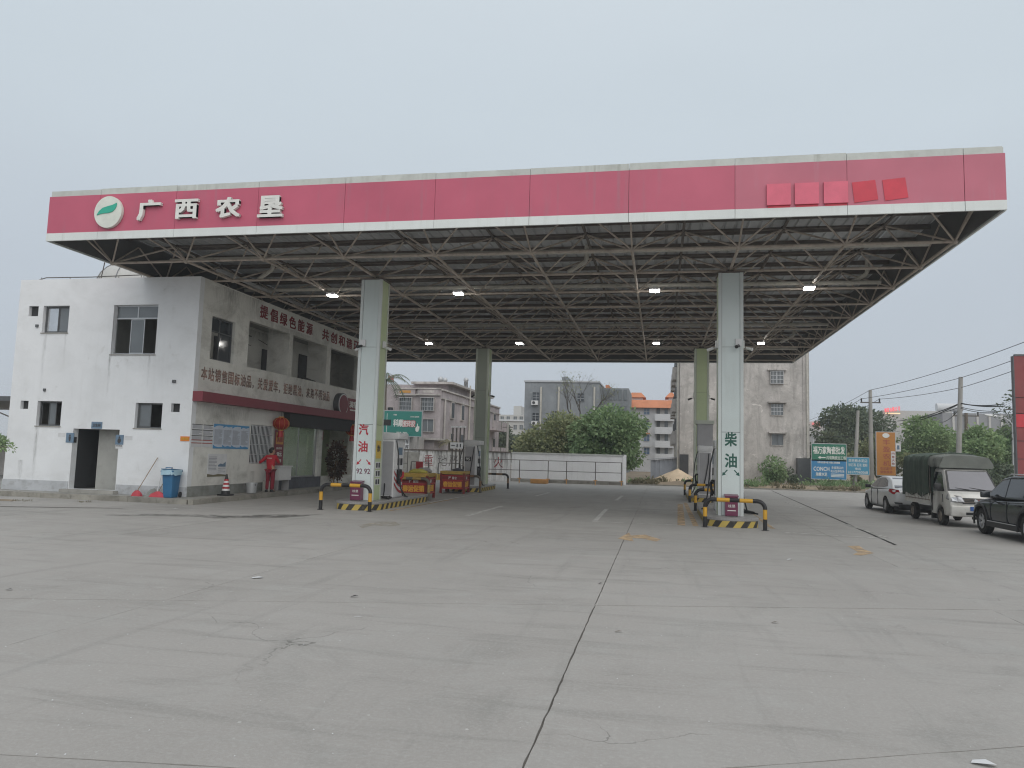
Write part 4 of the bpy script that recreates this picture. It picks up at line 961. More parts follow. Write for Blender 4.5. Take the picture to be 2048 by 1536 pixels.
t, w, h, y = plate('toilet_sign', 'blue grey figure sign left of the toilet doorway', (132, 866, 149, 885), 'sign_blue_grey'); figure(t, y, .95)
t, w, h, y = plate('toilet_sign', 'blue grey figure sign right of the toilet doorway', (231, 870, 248, 889), 'sign_blue_grey'); figure(t, y, .95, True)
t, w, h, y = plate('notice_strip', 'small white notice below the right toilet figure sign', (231, 890, 246, 897), 'paper', th=.006); text('禁止吸烟', (0, y, .03), w*1.6, h*.6, 'print_dark', t, proud=.002)
t, w, h, y = plate('notice_strip', 'faint paper strip left of the left toilet figure sign', (116, 866, 131, 874), 'paper', th=.004)
t, w, h, y = plate('notice_strip', 'faint paper strip right of the right toilet figure sign', (249, 872, 265, 880), 'paper', th=.004)
t, w, h, y = plate('orange_notice', 'small orange plate at the corner of the shop building', (361, 873, 379.5, 882), 'orange_plate'); text('注意车辆', (0, y, 0), w*1.7, h*1.2, 'yellow', t, bold=.04, proud=.003)
tj = thing('toilet_sign', 'dark small figure plate inside the toilet door reveal', 'sign', None, (-19.965, BY0+.10, 1.95)); obj('plate', MB().box(0, .012, -.07, .07, -.1, .1), 'print_dark', tj)
# posters on the side wall
def poster(name, label, y0, y1, z0, z1, m, th=.012):
    t = thing(name, label, 'poster', None, (BXR+.002, (y0+y1)/2, (z0+z1)/2)); w, h = (y1-y0)/2, (z1-z0)/2
    obj('board', MB().box(0, th, -w, w, -h, h), m, t); return t, w, h, th
def lines(t, th, y0, y1, z0, z1, n, m='print_grey', fill=.5, seed=1):
    r = random.Random(seed); b = MB(); dz = (z1-z0)/n
    for k in range(n): b.box(th, th+.002, y0, y1-(y1-y0)*r.uniform(0, .35)*(r.random() < .4), z1-dz*k-dz*fill, z1-dz*k)
    obj('print', b, m, t)
for k, lb in enumerate(('price notice with dark rules at the corner of the side wall', 'price notice with dark rules next to the blue topped poster')):
    y0 = 22.5+k*.62; t, w, h, th = poster('notice_board', 'grey '+lb, y0, y0+.58, 1.83, 2.60, 'paper')
    for z in (.36, .18, -.02): obj('rule_print', MB().box(th, th+.003, -w, w, z, z+.025), 'print_dark', t)
    for z in (-.17, -.27): obj('rule_print', MB().box(th, th+.003, -w, w, z, z+.03), 'print_red', t)
    lines(t, th, -w+.03, w-.03, .02, .17, 5, seed=k); lines(t, th, -w+.03, w-.03, -.15, -.04, 4, seed=k+5); lines(t, th, -w+.03, w-.03, .23, .34, 3, seed=k+8)
t, w, h, th = poster('rules_poster', 'wide pale poster with blue waves and four text columns beside the barred window', 23.74, 26.10, 1.79, 2.66, 'paper_blue')
for k in range(4):
    a = -w+.06+k*.575; lines(t, th, a, a+.48, -h+.14, h-.2, 17, seed=k+20)
    for s, z in ((1, h), (-1, -h)): obj('wave_print', MB().prism([(th, a-.05, z), (th, a+.52, z), (th, a+.52, z-s*.06), (th, a+.3, z-s*(.10 if k % 2 else .05)), (th, a+.12, z-s*.07), (th, a-.05, z-s*.13)], (.003, 0, 0)), 'print_blue', t)
t, w, h, th = poster('landscape_poster', 'small grey poster with a lake picture below the rules poster', 23.52, 24.68, .80, 1.60, 'paper')
lines(t, th, -w+.06, -.04, -.2, .3, 10, 'print_grey', .45, 31); lines(t, th, .06, w-.06, -.3, -.1, 3, 'print_grey', .3, 33)
obj('picture_print', MB().prism([(th, .04, .0), (th, .2, .06), (th, .32, .03), (th, w-.06, .12), (th, w-.06, -.06), (th, .04, -.05)], (.003, 0, 0)), 'sign_blue_grey', t)
obj('picture_print', MB().prism([(th, -w, -h), (th, w, -h), (th, w, -h+.05), (th, .1, -h+.09), (th, -.2, -h+.06), (th, -w, -h+.1)], (.003, 0, 0)), 'leaf_dry', t)
# hanging banner by the shopfront
t = thing('promo_banner', 'tall dark red banner with gold top beside the barred window', 'banner', None, (BXR+.05, 28.33, 0))
obj('cloth', MB().box(0, .02, -.36, .36, 1.05, 2.60), 'band_red', t); obj('gold_print', MB().box(.021, .026, -.3, .3, 2.02, 2.52), 'gold', t); text('优惠', (.026, 0, 2.27), .5, .34, 'print_red', t, XS, bold=.04)
text('98元', (.0205, .02, 1.62), .4, .2, 'white_letter', t, XS); text('会员日', (.0205, -.02, 1.86), .46, .09, 'white_letter', t, XS); text('满减', (.0205, .05, 1.35), .3, .14, 'white_letter', t, XS)
t = thing('service_ledge', 'white boxy counter beside the person in red', 'counter', None, (BXR+.3, 28.15, PV)); obj('top', MB().box(-.2, .25, -.52, .52, .96, 1.0), 'white_paint', t); obj('front_board', MB().box(.0, .20, -.5, .5, .42, .96), 'white_paint', t); obj('leg', MB().box(-.15, .15, -.45, -.40, 0, .42).box(-.15, .15, .40, .45, 0, .42), 'grey_paint', t)
# round shop sign
t = thing('shop_sign', 'round ended red shop sign above the red band', 'sign', None, (BXR+.001, 34.0, 4.08))
obj('disc', MB().prism([(0, .60*math.cos(a), .54*math.sin(a)) for a in np.linspace(0, 2*math.pi, 28, endpoint=False)], (.26, 0, 0)), 'frame_dark', t)
obj('disc_face', MB().prism([(.262, .55*math.cos(a), .50*math.sin(a)) for a in np.linspace(0, 2*math.pi, 28, endpoint=False)], (.02, 0, 0)), 'white_paint', t)
obj('disc_face', MB().prism([(.284, .50*math.cos(a), .45*math.sin(a)) for a in np.linspace(0, 2*math.pi, 28, endpoint=False)], (.01, 0, 0)), 'band_red', t)
pill = [(.0, .45, -.36), (.0, 3.6, -.36)]+[(0, 3.6+.36*math.sin(a), -.36*math.cos(a)) for a in np.linspace(.3, math.pi-.3, 8)]+[(0, 3.6, .36), (0, .45, .36)]
obj('sign_body', MB().prism(pill, (.22, 0, 0)), 'band_red', t); text('滨宿便利店', (.22, 2.05, .07), 2.5, .34, 'white_letter', t, XS, bold=.03, proud=.01); obj('print_strip', MB().box(.221, .228, .9, 3.2, -.25, -.18), 'white_letter', t)
# roof furniture
t = thing('water_tank', 'white domed tank on the roof of the shop building', 'water tank', None, (-22.9, 28.6, 7.2))
prof = [(1.62*math.cos(a), 1.35+1.35*math.sin(a)) for a in np.linspace(0, math.pi/2, 8)]; obj('dome', MB().lathe([(1.62, 0)]+prof, n=26), 'bld_far', t, True)
for k in range(9):
    a = math.pi*2*k/9; obj('seam', MB().path([(1.635*math.cos(b)*math.cos(a), 1.635*math.cos(b)*math.sin(a), 1.35+1.362*math.sin(b)) for b in np.linspace(0, 1.45, 7)], .02, 4), 'bld_hall', t)
t = thing('roof_rail', 'thin dark pipe rail along the roof edge of the shop building', 'railing', None, (0, BY0+.3, 7.64))
obj('pipe', MB().path([(-22.3, 0, .04), (-21.9, 0, .14), (-20, 0, .13), (-18.6, 0, .16), (-17.3, 0, .18)], .018, 6), 'rail_paint', t)
for x in (-22.1, -20.9, -19.7, -18.9, -18.0, -17.4): obj('stay', MB().tube((x, 0, 0), (x, 0, .15), .012, 5), 'rail_paint', t)
t = obj('antenna_rod', MB().tube((-19.55, BY0+.2, 7.60), (-19.35, BY0+.2, 8.75), .018, 6), 'rail_paint'); tag(t, 'thin rod standing on the roof edge in front of the dome', 'rod')
# lanterns under the red band
def lantern(y, label):
    t = thing('paper_lantern', label, 'lantern', 'red lanterns along the shopfront', (BXR+.26, y, 2.86))
    obj('globe', MB().lathe([(.10, -.25), (.22, -.2), (.32, -.08), (.335, 0), (.32, .08), (.22, .2), (.10, .25)], n=20), 'lantern', t, True)
    for k in range(10):
        a = 2*math.pi*k/10; obj('rib', MB().path([(r*math.cos(a), r*math.sin(a), z) for r, z in ((.105, -.25), (.225, -.2), (.326, -.08), (.341, 0), (.326, .08), (.225, .2), (.105, .25))], .007, 4), 'gold', t)
    obj('cap', MB().tube((0,0,.25), (0,0,.29), .11, 12), 'gold', t); obj('cap', MB().tube((0,0,-.25), (0,0,-.29), .11, 12), 'gold', t)
    obj('hanger', MB().tube((0,0,.29), (0,0,.50), .008, 5), 'wire', t); obj('tassel', MB().tube((0,0,-.29), (0,0,-.55), .09, 10, .12), 'red_paint', t)
lantern(28.02, 'red ribbed lantern hanging above the barred window corner'); lantern(35.2, 'dark red lantern hanging at the shop door, half behind the column')
# dark wreath of leaves, bucket, cone
def leaf_cloud(name, pts, nrm, size, m, parent, aspect=.55, droop=.3, seed=0):
    """many small folded leaf blades at the given points"""
    r = np.random.default_rng(seed); n = len(pts); s = size*r.uniform(.6, 1.35, n)
    d = nrm + r.normal(0, .55, (n, 3)); d[:, 2] -= droop; d /= np.linalg.norm(d, axis=1)[:, None]
    up = r.normal(0, 1, (n, 3)); a = np.cross(d, up); a /= np.linalg.norm(a, axis=1)[:, None]; nn = np.cross(a, d)
    s = s[:, None]; w = s*aspect*.5
    V = np.stack([pts, pts+d*s*.5+a*w+nn*w*.35, pts+d*s, pts+d*s*.5-a*w+nn*w*.35], 1).reshape(-1, 3)
    me = bpy.data.meshes.new(name); me.vertices.add(4*n); me.vertices.foreach_set('co', V.ravel())
    me.loops.add(4*n); me.loops.foreach_set('vertex_index', np.arange(4*n)); me.polygons.add(n); me.polygons.foreach_set('loop_start', np.arange(0, 4*n, 4)); me.polygons.foreach_set('loop_total', np.full(n, 4))
    me.materials.append(M[m]); me.update(calc_edges=True); return link(name, me, parent)
def blob_points(blobs, n, r, shell=.55):
    """points spread through ellipsoid clumps, denser near each clump's surface"""
    vol = np.array([b[3]*b[4]*b[5] for b in blobs])**.75; k = r.choice(len(blobs), n, p=vol/vol.sum()); B = np.array(blobs)[k]
    d = r.normal(0, 1, (n, 3)); d /= np.linalg.norm(d, axis=1)[:, None]
    rad = np.where(r.random(n) < .75, r.uniform(shell+.2, 1.05, n), r.uniform(.2, 1, n)); rad = np.where(r.random(n) < .07, r.uniform(1.05, 1.32, n), rad)[:, None]
    return B[:, :3] + d*rad*B[:, 3:6], d
t = thing('leaf_wreath', 'dark brown oval flower wreath standing at the shop entrance', 'wreath', None, (BXR+.35, 33.35, PV))
r_ = np.random.default_rng(5); pts, d_ = blob_points([(0, 0, 1.18, .36, .50, .80)], 900, r_); leaf_cloud('foliage', pts, d_, .15, 'leaf_wreath', t, .8, seed=5)
obj('stand', MB().tube((0, -.3, 0), (0, -.05, 1.2), .02, 6).tube((0, .3, 0), (0, .05, 1.2), .02, 6).tube((-.25, 0, 0), (0, 0, 1.0), .02, 6), 'wood', t)
t = thing('traffic_cone', 'red and white striped cone with black tip on the shop pavement', 'traffic cone', None, (-14.98, 24.02, .152))
obj('base', MB().prism([(-.2, -.2, 0), (.2, -.2, 0), (.2, .2, 0), (-.2, .2, 0)], (0, 0, .05)).lathe([(.155, .05), (.14, .17)], n=16), 'black', t)
for k, m in enumerate(('white_paint', 'red_paint', 'white_paint', 'red_paint', 'white_paint', 'red_paint')):
    z0, z1 = .172+k*.068, .172+(k+1)*.068-.002; rr = lambda z: .138-(z-.17)*.168
    obj('band', MB().lathe([(rr(z0), z0), (rr(z1), z1)], n=18), m, t, True)
obj('tip', MB().lathe([(.07, .578), (.055, .60), (.03, .74), (.022, .745)], n=14), 'black', t, True)
t = thing('paint_bucket', 'grey dented bucket on the pavement left of the person', 'bucket', None, (-14.98, 25.72, .152))
obj('pail', MB().lathe([(.15, 0), (.175, .02), (.20, .36), (.215, .365), (.215, .39), (.19, .39), (.17, .05)], n=20), 'galv', t, True); obj('handle', MB().path([(.21*math.cos(a), .21*math.sin(a)*.4-.1, .36-.16*math.sin(a)) for a in np.linspace(0, math.pi, 9)], .008, 5), 'wire', t)
t = thing('stone_block', 'brownish stone block by the wall behind the person', 'stone block', None, (-15.12, 27.2, .152)); o = obj('block', MB().box(-.16, .16, -.2, .2, 0, .42), 'pave', t); bevel(o, .03, 2)
t = thing('wheelie_bin', 'blue wheeled rubbish bin with a plastic bag at the corner of the shop', 'rubbish bin', None, (-15.72, 22.02, .152), 0)
t.scale = (.74, .78, .93)
rings = [[(-.25*k, -.27*k2, z), (.25*k, -.27*k2, z), (.25*k, .27*k, z), (-.25*k, .27*k, z)] for z, k, k2 in ((0, .80, .75), (.12, .86, .82), (.86, 1.06, 1.12), (.92, 1.08, 1.15))]
o = obj('bin_body', MB().loft(rings), 'bin_blue', t); bevel(o, .03, 2)
o = obj('rim', MB().box(-.31, .31, -.36, .32, .90, .95), 'bin_blue', t); bevel(o, .015, 2); o = obj('lid', MB().prism([(-.30, .30, .952), (.30, .30, .952), (.29, -.34, .985), (-.29, -.34, .985)], (0, 0, .03)), 'bin_blue', t)
obj('lid_handle', MB().path([(-.16, -.2, 1.01), (-.16, -.22, 1.05), (.16, -.22, 1.05), (.16, -.2, 1.01)], .015, 6), 'bin_blue', t)
for sx in (-1, 1): obj('wheel', MB().tube((sx*.26, .26, .10), (sx*.31, .26, .10), .10, 14), 'black', t)
nn = 26; rb = random.Random(3)
obj('bag_edge', MB().loft([[((.325+rb.uniform(-.01, .02))*math.copysign(abs(math.cos(a))**.4, math.cos(a)), -.02+(.365+rb.uniform(-.01, .02))*math.copysign(abs(math.sin(a))**.4, math.sin(a)), z+rb.uniform(-.03, .03)*(z < .9)) for a in np.linspace(0, 2*math.pi, nn, endpoint=False)] for z in (.975, .94, .80)], caps=False), 'plastic_bag', t)
def broom(x, y, dx, dy, L, label, w=.18, m='pink_plastic'):
    t = thing('broom', label, 'broom', None, (x, y, .152))
    obj('handle', MB().tube((0, 0, .16), (dx, dy, L), .012, 6), 'wood', t)
    obj('brush', MB().loft([[(-w, -.06, 0), (w, -.06, 0), (w, .06, 0), (-w, .06, 0)], [(-w*.8, -.04, .10), (w*.8, -.04, .10), (w*.8, .04, .10), (-w*.8, .04, .10)], [(-.05, -.025, .19), (.05, -.025, .19), (.05, .025, .19), (-.05, .025, .19)]]), m, t)
broom(-16.95, 22.0, .38, .40, 1.28, 'red broom leaning on the white wall left of the blue bin')
t = thing('dustpan', 'grey long handled dustpan between the red broom and the blue bin', 'dustpan', None, (-16.42, 22.08, .152)); obj('pan', MB().prism([(-.24, -.12, 0), (.1, -.12, 0), (.2, .12, .02), (-.05, .12, .26), (-.2, .12, .22)], (0, .02, .01)).box(-.1, .28, -.05, .18, .0, .03), 'plinth_side', t); obj('handle', MB().tube((.1, .05, .03), (.12, .25, .95), .016, 6), 'white_paint', t)
broom(-16.13, 21.95, .14, .45, .98, 'faded red brush broom right beside the blue bin', .3)

# ================================================================ PERSON in red work clothes
def skin_tree(name, joints, edges, root, m, parent, sub=2):
    me = bpy.data.meshes.new(name); names = list(joints); me.from_pydata([joints[k][:3] for k in names], [(names.index(a), names.index(b)) for a, b in edges], [])
    o = link(name, me, parent); md = o.modifiers.new('skin', 'SKIN'); md.use_smooth_shade = True
    for k, nme in enumerate(names):
        sv = me.skin_vertices[0].data[k]; rr = joints[nme][3]; sv.radius = (rr, joints[nme][4] if len(joints[nme]) > 4 else rr); sv.use_root = nme == root
    ms = o.modifiers.new('sub', 'SUBSURF'); ms.levels = sub; ms.render_levels = sub
    bake(o); o.data.materials.clear(); o.data.materials.append(M[m]); o.data.polygons.foreach_set('use_smooth', [True]*len(o.data.polygons)); return o
P = thing('person', 'person in red work clothes standing at the barred window, arm on the sill', 'person', None, (-14.97, 27.02, PV), .0)
# local frame: faces +y, right hand on +x
sk = dict(pel=(0,0,.90,.15,.11), sp=(0,.0,1.10,.15,.105), ch=(0,.01,1.28,.165,.11), nk=(0,.02,1.44,.055), hd=(0,.05,1.50,.06), hlL=(-.09,0,.86,.10), knL=(-.10,.02,.47,.065), anL=(-.10,-.02,.09,.04), toL=(-.11,.13,.035,.035),
          hlR=(.09,0,.86,.10), knR=(.095,.03,.47,.065), anR=(.10,0,.09,.04), toR=(.12,.15,.035,.035), shL=(-.18,0,1.37,.065), elL=(-.36,-.14,1.16,.047), wrL=(-.50,-.02,1.10,.03), shR=(.18,.02,1.37,.065), elR=(.24,.16,1.14,.047), wrR=(.10,.36,1.16,.03))
se = [('pel','sp'),('sp','ch'),('ch','nk'),('nk','hd'),('pel','hlL'),('hlL','knL'),('knL','anL'),('anL','toL'),('pel','hlR'),('hlR','knR'),('knR','anR'),('anR','toR'),('ch','shL'),('shL','elL'),('elL','wrL'),('ch','shR'),('shR','elR'),('elR','wrR')]
skin_tree('body', sk, se, 'pel', 'skin', P)
jk = dict(pel=(0,0,.84,.185,.135), sp=(0,0,1.08,.175,.13), ch=(0,.01,1.28,.185,.13), nk=(0,.01,1.42,.075), shL=(-.18,0,1.37,.08), elL=(-.36,-.14,1.16,.063), wrL=(-.475,-.04,1.11,.048), shR=(.18,.02,1.37,.08), elR=(.24,.16,1.14,.063), wrR=(.125,.325,1.158,.048))
skin_tree('jacket', jk, [('pel','sp'),('sp','ch'),('ch','nk'),('ch','shL'),('shL','elL'),('elL','wrL'),('ch','shR'),('shR','elR'),('elR','wrR')], 'sp', 'uniform', P)
tk = dict(pel=(0,0,.88,.165,.125), hlL=(-.095,0,.80,.105), knL=(-.10,.02,.47,.085), anL=(-.10,-.02,.07,.075), hlR=(.095,0,.80,.105), knR=(.095,.03,.47,.085), anR=(.10,0,.07,.075))
skin_tree('trousers', tk, [('pel','hlL'),('hlL','knL'),('knL','anL'),('pel','hlR'),('hlR','knR'),('knR','anR')], 'pel', 'trouser', P)
for sx, y0 in ((-.10, -.02), (.10, 0)): obj('shoe', MB().loft([[(sx-.04, y0-.09, .0), (sx+.04, y0-.09, 0), (sx+.035, y0-.08, .08), (sx-.035, y0-.08, .08)], [(sx-.048, y0+.06, 0), (sx+.048, y0+.06, 0), (sx+.04, y0+.05, .085), (sx-.04, y0+.05, .085)], [(sx-.04, y0+.19, 0), (sx+.04, y0+.19, 0), (sx+.03, y0+.18, .045), (sx-.03, y0+.18, .045)]]), 'black', P, True)
def head(px, py, pz, yaw, parent):
    b = MB(); rings = []
    for z, rx, ryf, ryb in ((-.125, .035, .06, .03), (-.11, .055, .085, .05), (-.07, .066, .092, .075), (-.02, .074, .093, .094), (.03, .077, .092, .102), (.075, .068, .078, .09), (.108, .04, .045, .055), (.118, .012, .015, .015)):
        rings.append([(rx*math.sin(a), (ryf if math.cos(a) > 0 else ryb)*math.cos(a), z) for a in np.linspace(0, 2*math.pi, 18, endpoint=False)])
    b.loft(rings); b.loft([[(-.012, .088, .01), (.012, .088, .01), (0, .095, .012)], [(-.018, .09, -.035), (.018, .09, -.035), (0, .122, -.03)], [(-.01, .088, -.045), (.01, .088, -.045), (0, .095, -.045)]])
    for s in (-1, 1): b.prism([(s*.072, -.01, -.035), (s*.09, -.025, -.005), (s*.09, -.02, .03), (s*.074, 0, .03)], (s*.008, .012, 0))
    h = obj('head', b, 'skin', parent, True); h.location = (px, py, pz); h.rotation_euler = (.05, 0, yaw)
    for s in (-1, 1): obj('eye', MB().box(s*.032-.014, s*.032+.014, .084, .091, .008, .018), 'black', h)
    obj('mouth', MB().box(-.022, .022, .086, .093, -.075, -.068), 'uniform', h)
    rings = []
    for z, k, yo, ex in ((-.10, .62, -.055, .7), (-.06, .98, -.045, .85), (0, 1.12, -.028, .98), (.05, 1.15, -.012, 1.05), (.095, .98, -.004, 1.0), (.128, .6, 0, 1), (.14, .15, 0, 1)):
        rings.append([(.080*k*math.sin(a), yo+(.075 if math.cos(a) > 0 else .098)*k*ex*math.cos(a), z) for a in np.linspace(0, 2*math.pi, 18, endpoint=False)])
    obj('hair', MB().loft(rings), 'hair', h, True); return h
head(0, .065, 1.60, -.75, P)
def hand(name, wrist, fwd, up, parent, side):
    """palm with four bent fingers and a thumb, grown from the wrist"""
    w, f, u = Vector(wrist), Vector(fwd).normalized(), Vector(up).normalized(); s = f.cross(u)*side
    b = MB().loft([[tuple(w+s*x+u*z+f*y) for x, z in ((-.026*k, -.013), (.026*k, -.013), (.026*k, .013), (-.026*k, .013))] for y, k in ((-.02, .8), (.02, 1.2), (.085, 1.45))])
    for k, L in enumerate((.068, .078, .072, .056)):
        p0 = w+f*.08+s*(.028-k*.019); p1 = p0+f*L*.5-u*.006; p2 = p1+f*L*.35-u*L*.3; p3 = p2+f*L*.12-u*L*.25
        b.path([p0-f*.01, p1, p2, p3], .008, 6, [.0095, .009, .008, .006])
    p0 = w+f*.02+s*.03; b.path([p0, p0+f*.03+s*.025-u*.01, p0+f*.062+s*.032-u*.02], .01, 6, [.012, .0105, .008])
    return obj(name, b, 'skin', parent, True)
hand('hand', (-.50,-.02,1.10), (-.75,.6,-.1), (0,0,1), P, 1); hand('hand', (.10,.36,1.16), (-.3,1,0), (0,0,1), P, -1)
obj('back_print', MB().box(-.10, .10, -.135, -.131, 1.30, 1.32), 'white_letter', P)

# ================================================================ VEHICLES
def car_body(stations, m, wheels, parent, wr, name='body'):
    """lofted lower body, y along the car; station = (y, z_bottom, z_shoulder, z_crown, half_width)"""
    rings = []
    for y, zb, zs, zc, w in stations:
        h = [(0, zb), (w*.80, zb), (w*.97, zb+.08), (w*1.0, zb+(zs-zb)*.45), (w*.985, zs-.10), (w*.93, zs-.01), (w*.62, zc), (0, zc+.012)]
        rings.append([(x, y, z) for x, z in h]+[(-x, y, z) for x, z in h[-2:0:-1]])
    o = obj(name, MB().loft(rings), m, parent)
    s = o.modifiers.new('s', 'SUBSURF'); s.levels = s.render_levels = 2; bake(o)
    for y in wheels:
        for sx in (-1, 1):
            c = obj('cutter', MB().tube((sx*.45, y, wr), (sx*1.3, y, wr), wr*1.17, 26), 'car_trim', parent)
            bpy.context.view_layer.update()
            b = o.modifiers.new('b', 'BOOLEAN'); b.operation = 'DIFFERENCE'; b.solver = 'EXACT'; b.object = c; b.material_mode = 'TRANSFER' if hasattr(b, 'material_mode') else 'INDEX'; bake(o); bpy.data.objects.remove(c)
    o.data.polygons.foreach_set('use_smooth', [True]*len(o.data.polygons))
    try: o.data.set_sharp_from_angle(angle=math.radians(38))
    except Exception: pass
    return o
def wheel(x, y, r, w, parent, sx, rimm, spokes=5, steel=False):
    t = obj('wheel', MB().lathe([(r*.60, -w/2), (r*.9, -w/2), (r, -w*.36), (r, w*.36), (r*.9, w/2), (r*.60, w/2)], n=28, caps=False), 'tyre', parent, True)
    t.location = (x, y, r); t.rotation_euler = (0, math.pi/2, 0)
    b = MB()                                  # rim built in wheel space, outer face towards +z*sx
    q = sx
    b.lathe([(r*.665, q*w*.40), (r*.60, q*w*.46), (r*.60, q*w*.2), (r*.57, q*w*.2), (r*.57, q*w*.44)], n=28, caps=False)
    b.lathe([(0, q*w*.36), (r*.16, q*w*.36), (r*.17, q*w*.25)], n=12, caps=False)
    if steel: b.lathe([(r*.15, q*w*.30), (r*.45, q*w*.34), (r*.58, q*w*.22)], n=24, caps=False)
    else:
        for k in range(spokes*2):
            a = 2*math.pi*(k+(.18 if k % 2 else -.18))/(spokes*2)
            d = Vector((math.cos(a), math.sin(a), 0)); n = Vector((-d.y, d.x, 0))*r*.055
            b.prism([tuple(d*r*.12-n+Vector((0,0,q*w*.28))), tuple(d*r*.60-n*.8+Vector((0,0,q*w*.36))), tuple(d*r*.60+n*.8+Vector((0,0,q*w*.36))), tuple(d*r*.12+n+Vector((0,0,q*w*.28)))], (0, 0, q*w*.07))
    obj('rim', b, rimm, t, True)
    obj('brake_disc', MB().lathe([(0, q*w*.08), (r*.58, q*w*.08), (r*.58, q*w*.10), (0, q*w*.10)], n=20, caps=False), 'car_trim', t)
    return t
def greenhouse(prof, wb, wr, zb, zr, m, parent, bev=.05):
    """painted cabin: profile in (y,z), width shrinking from wb at zb to wr at zr"""
    W_ = lambda z: wb+(wr-wb)*max(0, min(1, (z-zb)/(zr-zb)))
    n = len(prof); vs = [(W_(z), y, z) for y, z in prof]+[(-W_(z), y, z) for y, z in prof]
    b = MB().add(vs, [tuple(range(n)), tuple(range(2*n-1, n-1, -1))]+[(k, (k+1) % n, n+(k+1) % n, n+k) for k in range(n)])
    o = obj('cabin', b, m, parent); bevel(o, bev, 3, 20)
    def side(poly, gm, name='side_window', off=.012):
        for s in (-1, 1):
            obj(name, MB().prism([(s*(W_(z)-.012), y, z) for y, z in poly], (s*(off+.008), 0, .003)), gm, parent)
    def front(a, b_, wa, wb_, gm, name, n_):
        ya, za = a; yb, zb_ = b_
        N = Vector(n_)*.012
        obj(name, MB().prism([Vector((-wa, ya, za))-N, Vector((wa, ya, za))-N, Vector((wb_, yb, zb_))-N, Vector((-wb_, yb, zb_))-N], tuple(N*2)), gm, parent)
    return W_, side, front
def sedan(loc):
    t = thing('sedan_car', 'silver sedan parked ahead of the canvas covered truck', 'car', 'cars parked along the right side', loc)
    st = [(-2.26,.42,.80,.84,.66), (-2.14,.32,.93,1.0,.80), (-1.75,.24,.98,1.05,.86), (-1.35,.22,.97,1.0,.875), (-.7,.20,.93,.95,.88), (.2,.19,.90,.92,.88), (1.0,.19,.88,.93,.88), (1.35,.2,.86,.92,.87), (1.8,.24,.78,.84,.84), (2.1,.28,.68,.73,.76), (2.25,.38,.58,.62,.6)]
    car_body(st, 'car_silver', (-1.33, 1.37), t, .315)
    prof = [(-1.95,.96), (-1.35,1.28), (-.9,1.39), (-.3,1.435), (.2,1.42), (.62,1.33), (1.35,.90)]
    W_, side, front = greenhouse(prof, .80, .56, .92, 1.43, 'car_silver', t)
    side([(.55,.98), (.98,1.0), (.52,1.30), (.12,1.36), (.10,.98)], 'glass_car'); side([(.04,.98), (.06,1.365), (-.42,1.37), (-.72,1.32), (-.78,1.0)], 'glass_car'); side([(-.84,1.0), (-.79,1.30), (-1.0,1.24), (-1.25,1.05)], 'glass_car')
    front((-1.86,1.015), (-1.0,1.375), .66, .50, 'glass_screen', 'rear_window', (0,-.4,.9)); front((1.28,.955), (.66,1.325), .72, .54, 'glass_screen', 'windscreen', (0,.5,.85))
    for s in (-1, 1):
        o = obj('tail_lamp', MB().prism([(s*.56, -2.19, .78), (s*.80, -2.10, .76), (s*.855, -1.72, .86), (s*.83, -1.78, .95), (s*.60, -2.16, .93)], (s*.02, -.03, .02)), 'tail_red', t); bevel(o, .015, 2)
        obj('fog_vent', MB().prism([(s*.50, -2.22, .40), (s*.74, -2.15, .40), (s*.77, -2.13, .47), (s*.52, -2.235, .46)], (0, -.03, 0)), 'car_trim', t)
        o = obj('mirror', MB().box(s*.86, s*1.06, .72, .84, .92, 1.06).box(s*.78, s*.9, .76, .82, .92, .96), 'car_trim', t); bevel(o, .02, 2)
        for y in (.02, -.80): obj('door_handle', MB().box(s*.868, s*.888, y-.10, y+.08, .79, .82), 'car_silver', t)
        for y in (.62, -.30): obj('door_seam', MB().box(s*.862, s*.884, y-.005, y+.005, .28, .90), 'car_trim', t)
        obj('head_lamp', MB().prism([(s*.60, 2.14, .60), (s*.80, 1.85, .68), (s*.76, 1.9, .76), (s*.56, 2.12, .68)], (0, .03, .02)), 'head_lamp', t)
    obj('bumper_trim', MB().box(-.62, .62, -2.25, -2.15, .26, .38), 'car_trim', t); obj('number_plate', MB().box(-.22, .22, -2.275, -2.262, .62, .74), 'plate_blue', t); text('桂B·7H026', (0, -2.275, .68), .38, .07, 'white_letter', t, proud=.004)
    obj('underbody', MB().box(-.7, .7, -1.95, 1.95, .17, .30), 'car_trim', t)
    for y in (-1.33, 1.37):
        for s in (-1, 1): wheel(s*.785, y, .315, .20, t, s, 'rim', 5)
    return t
sedan((9.62, 33.36, 0))
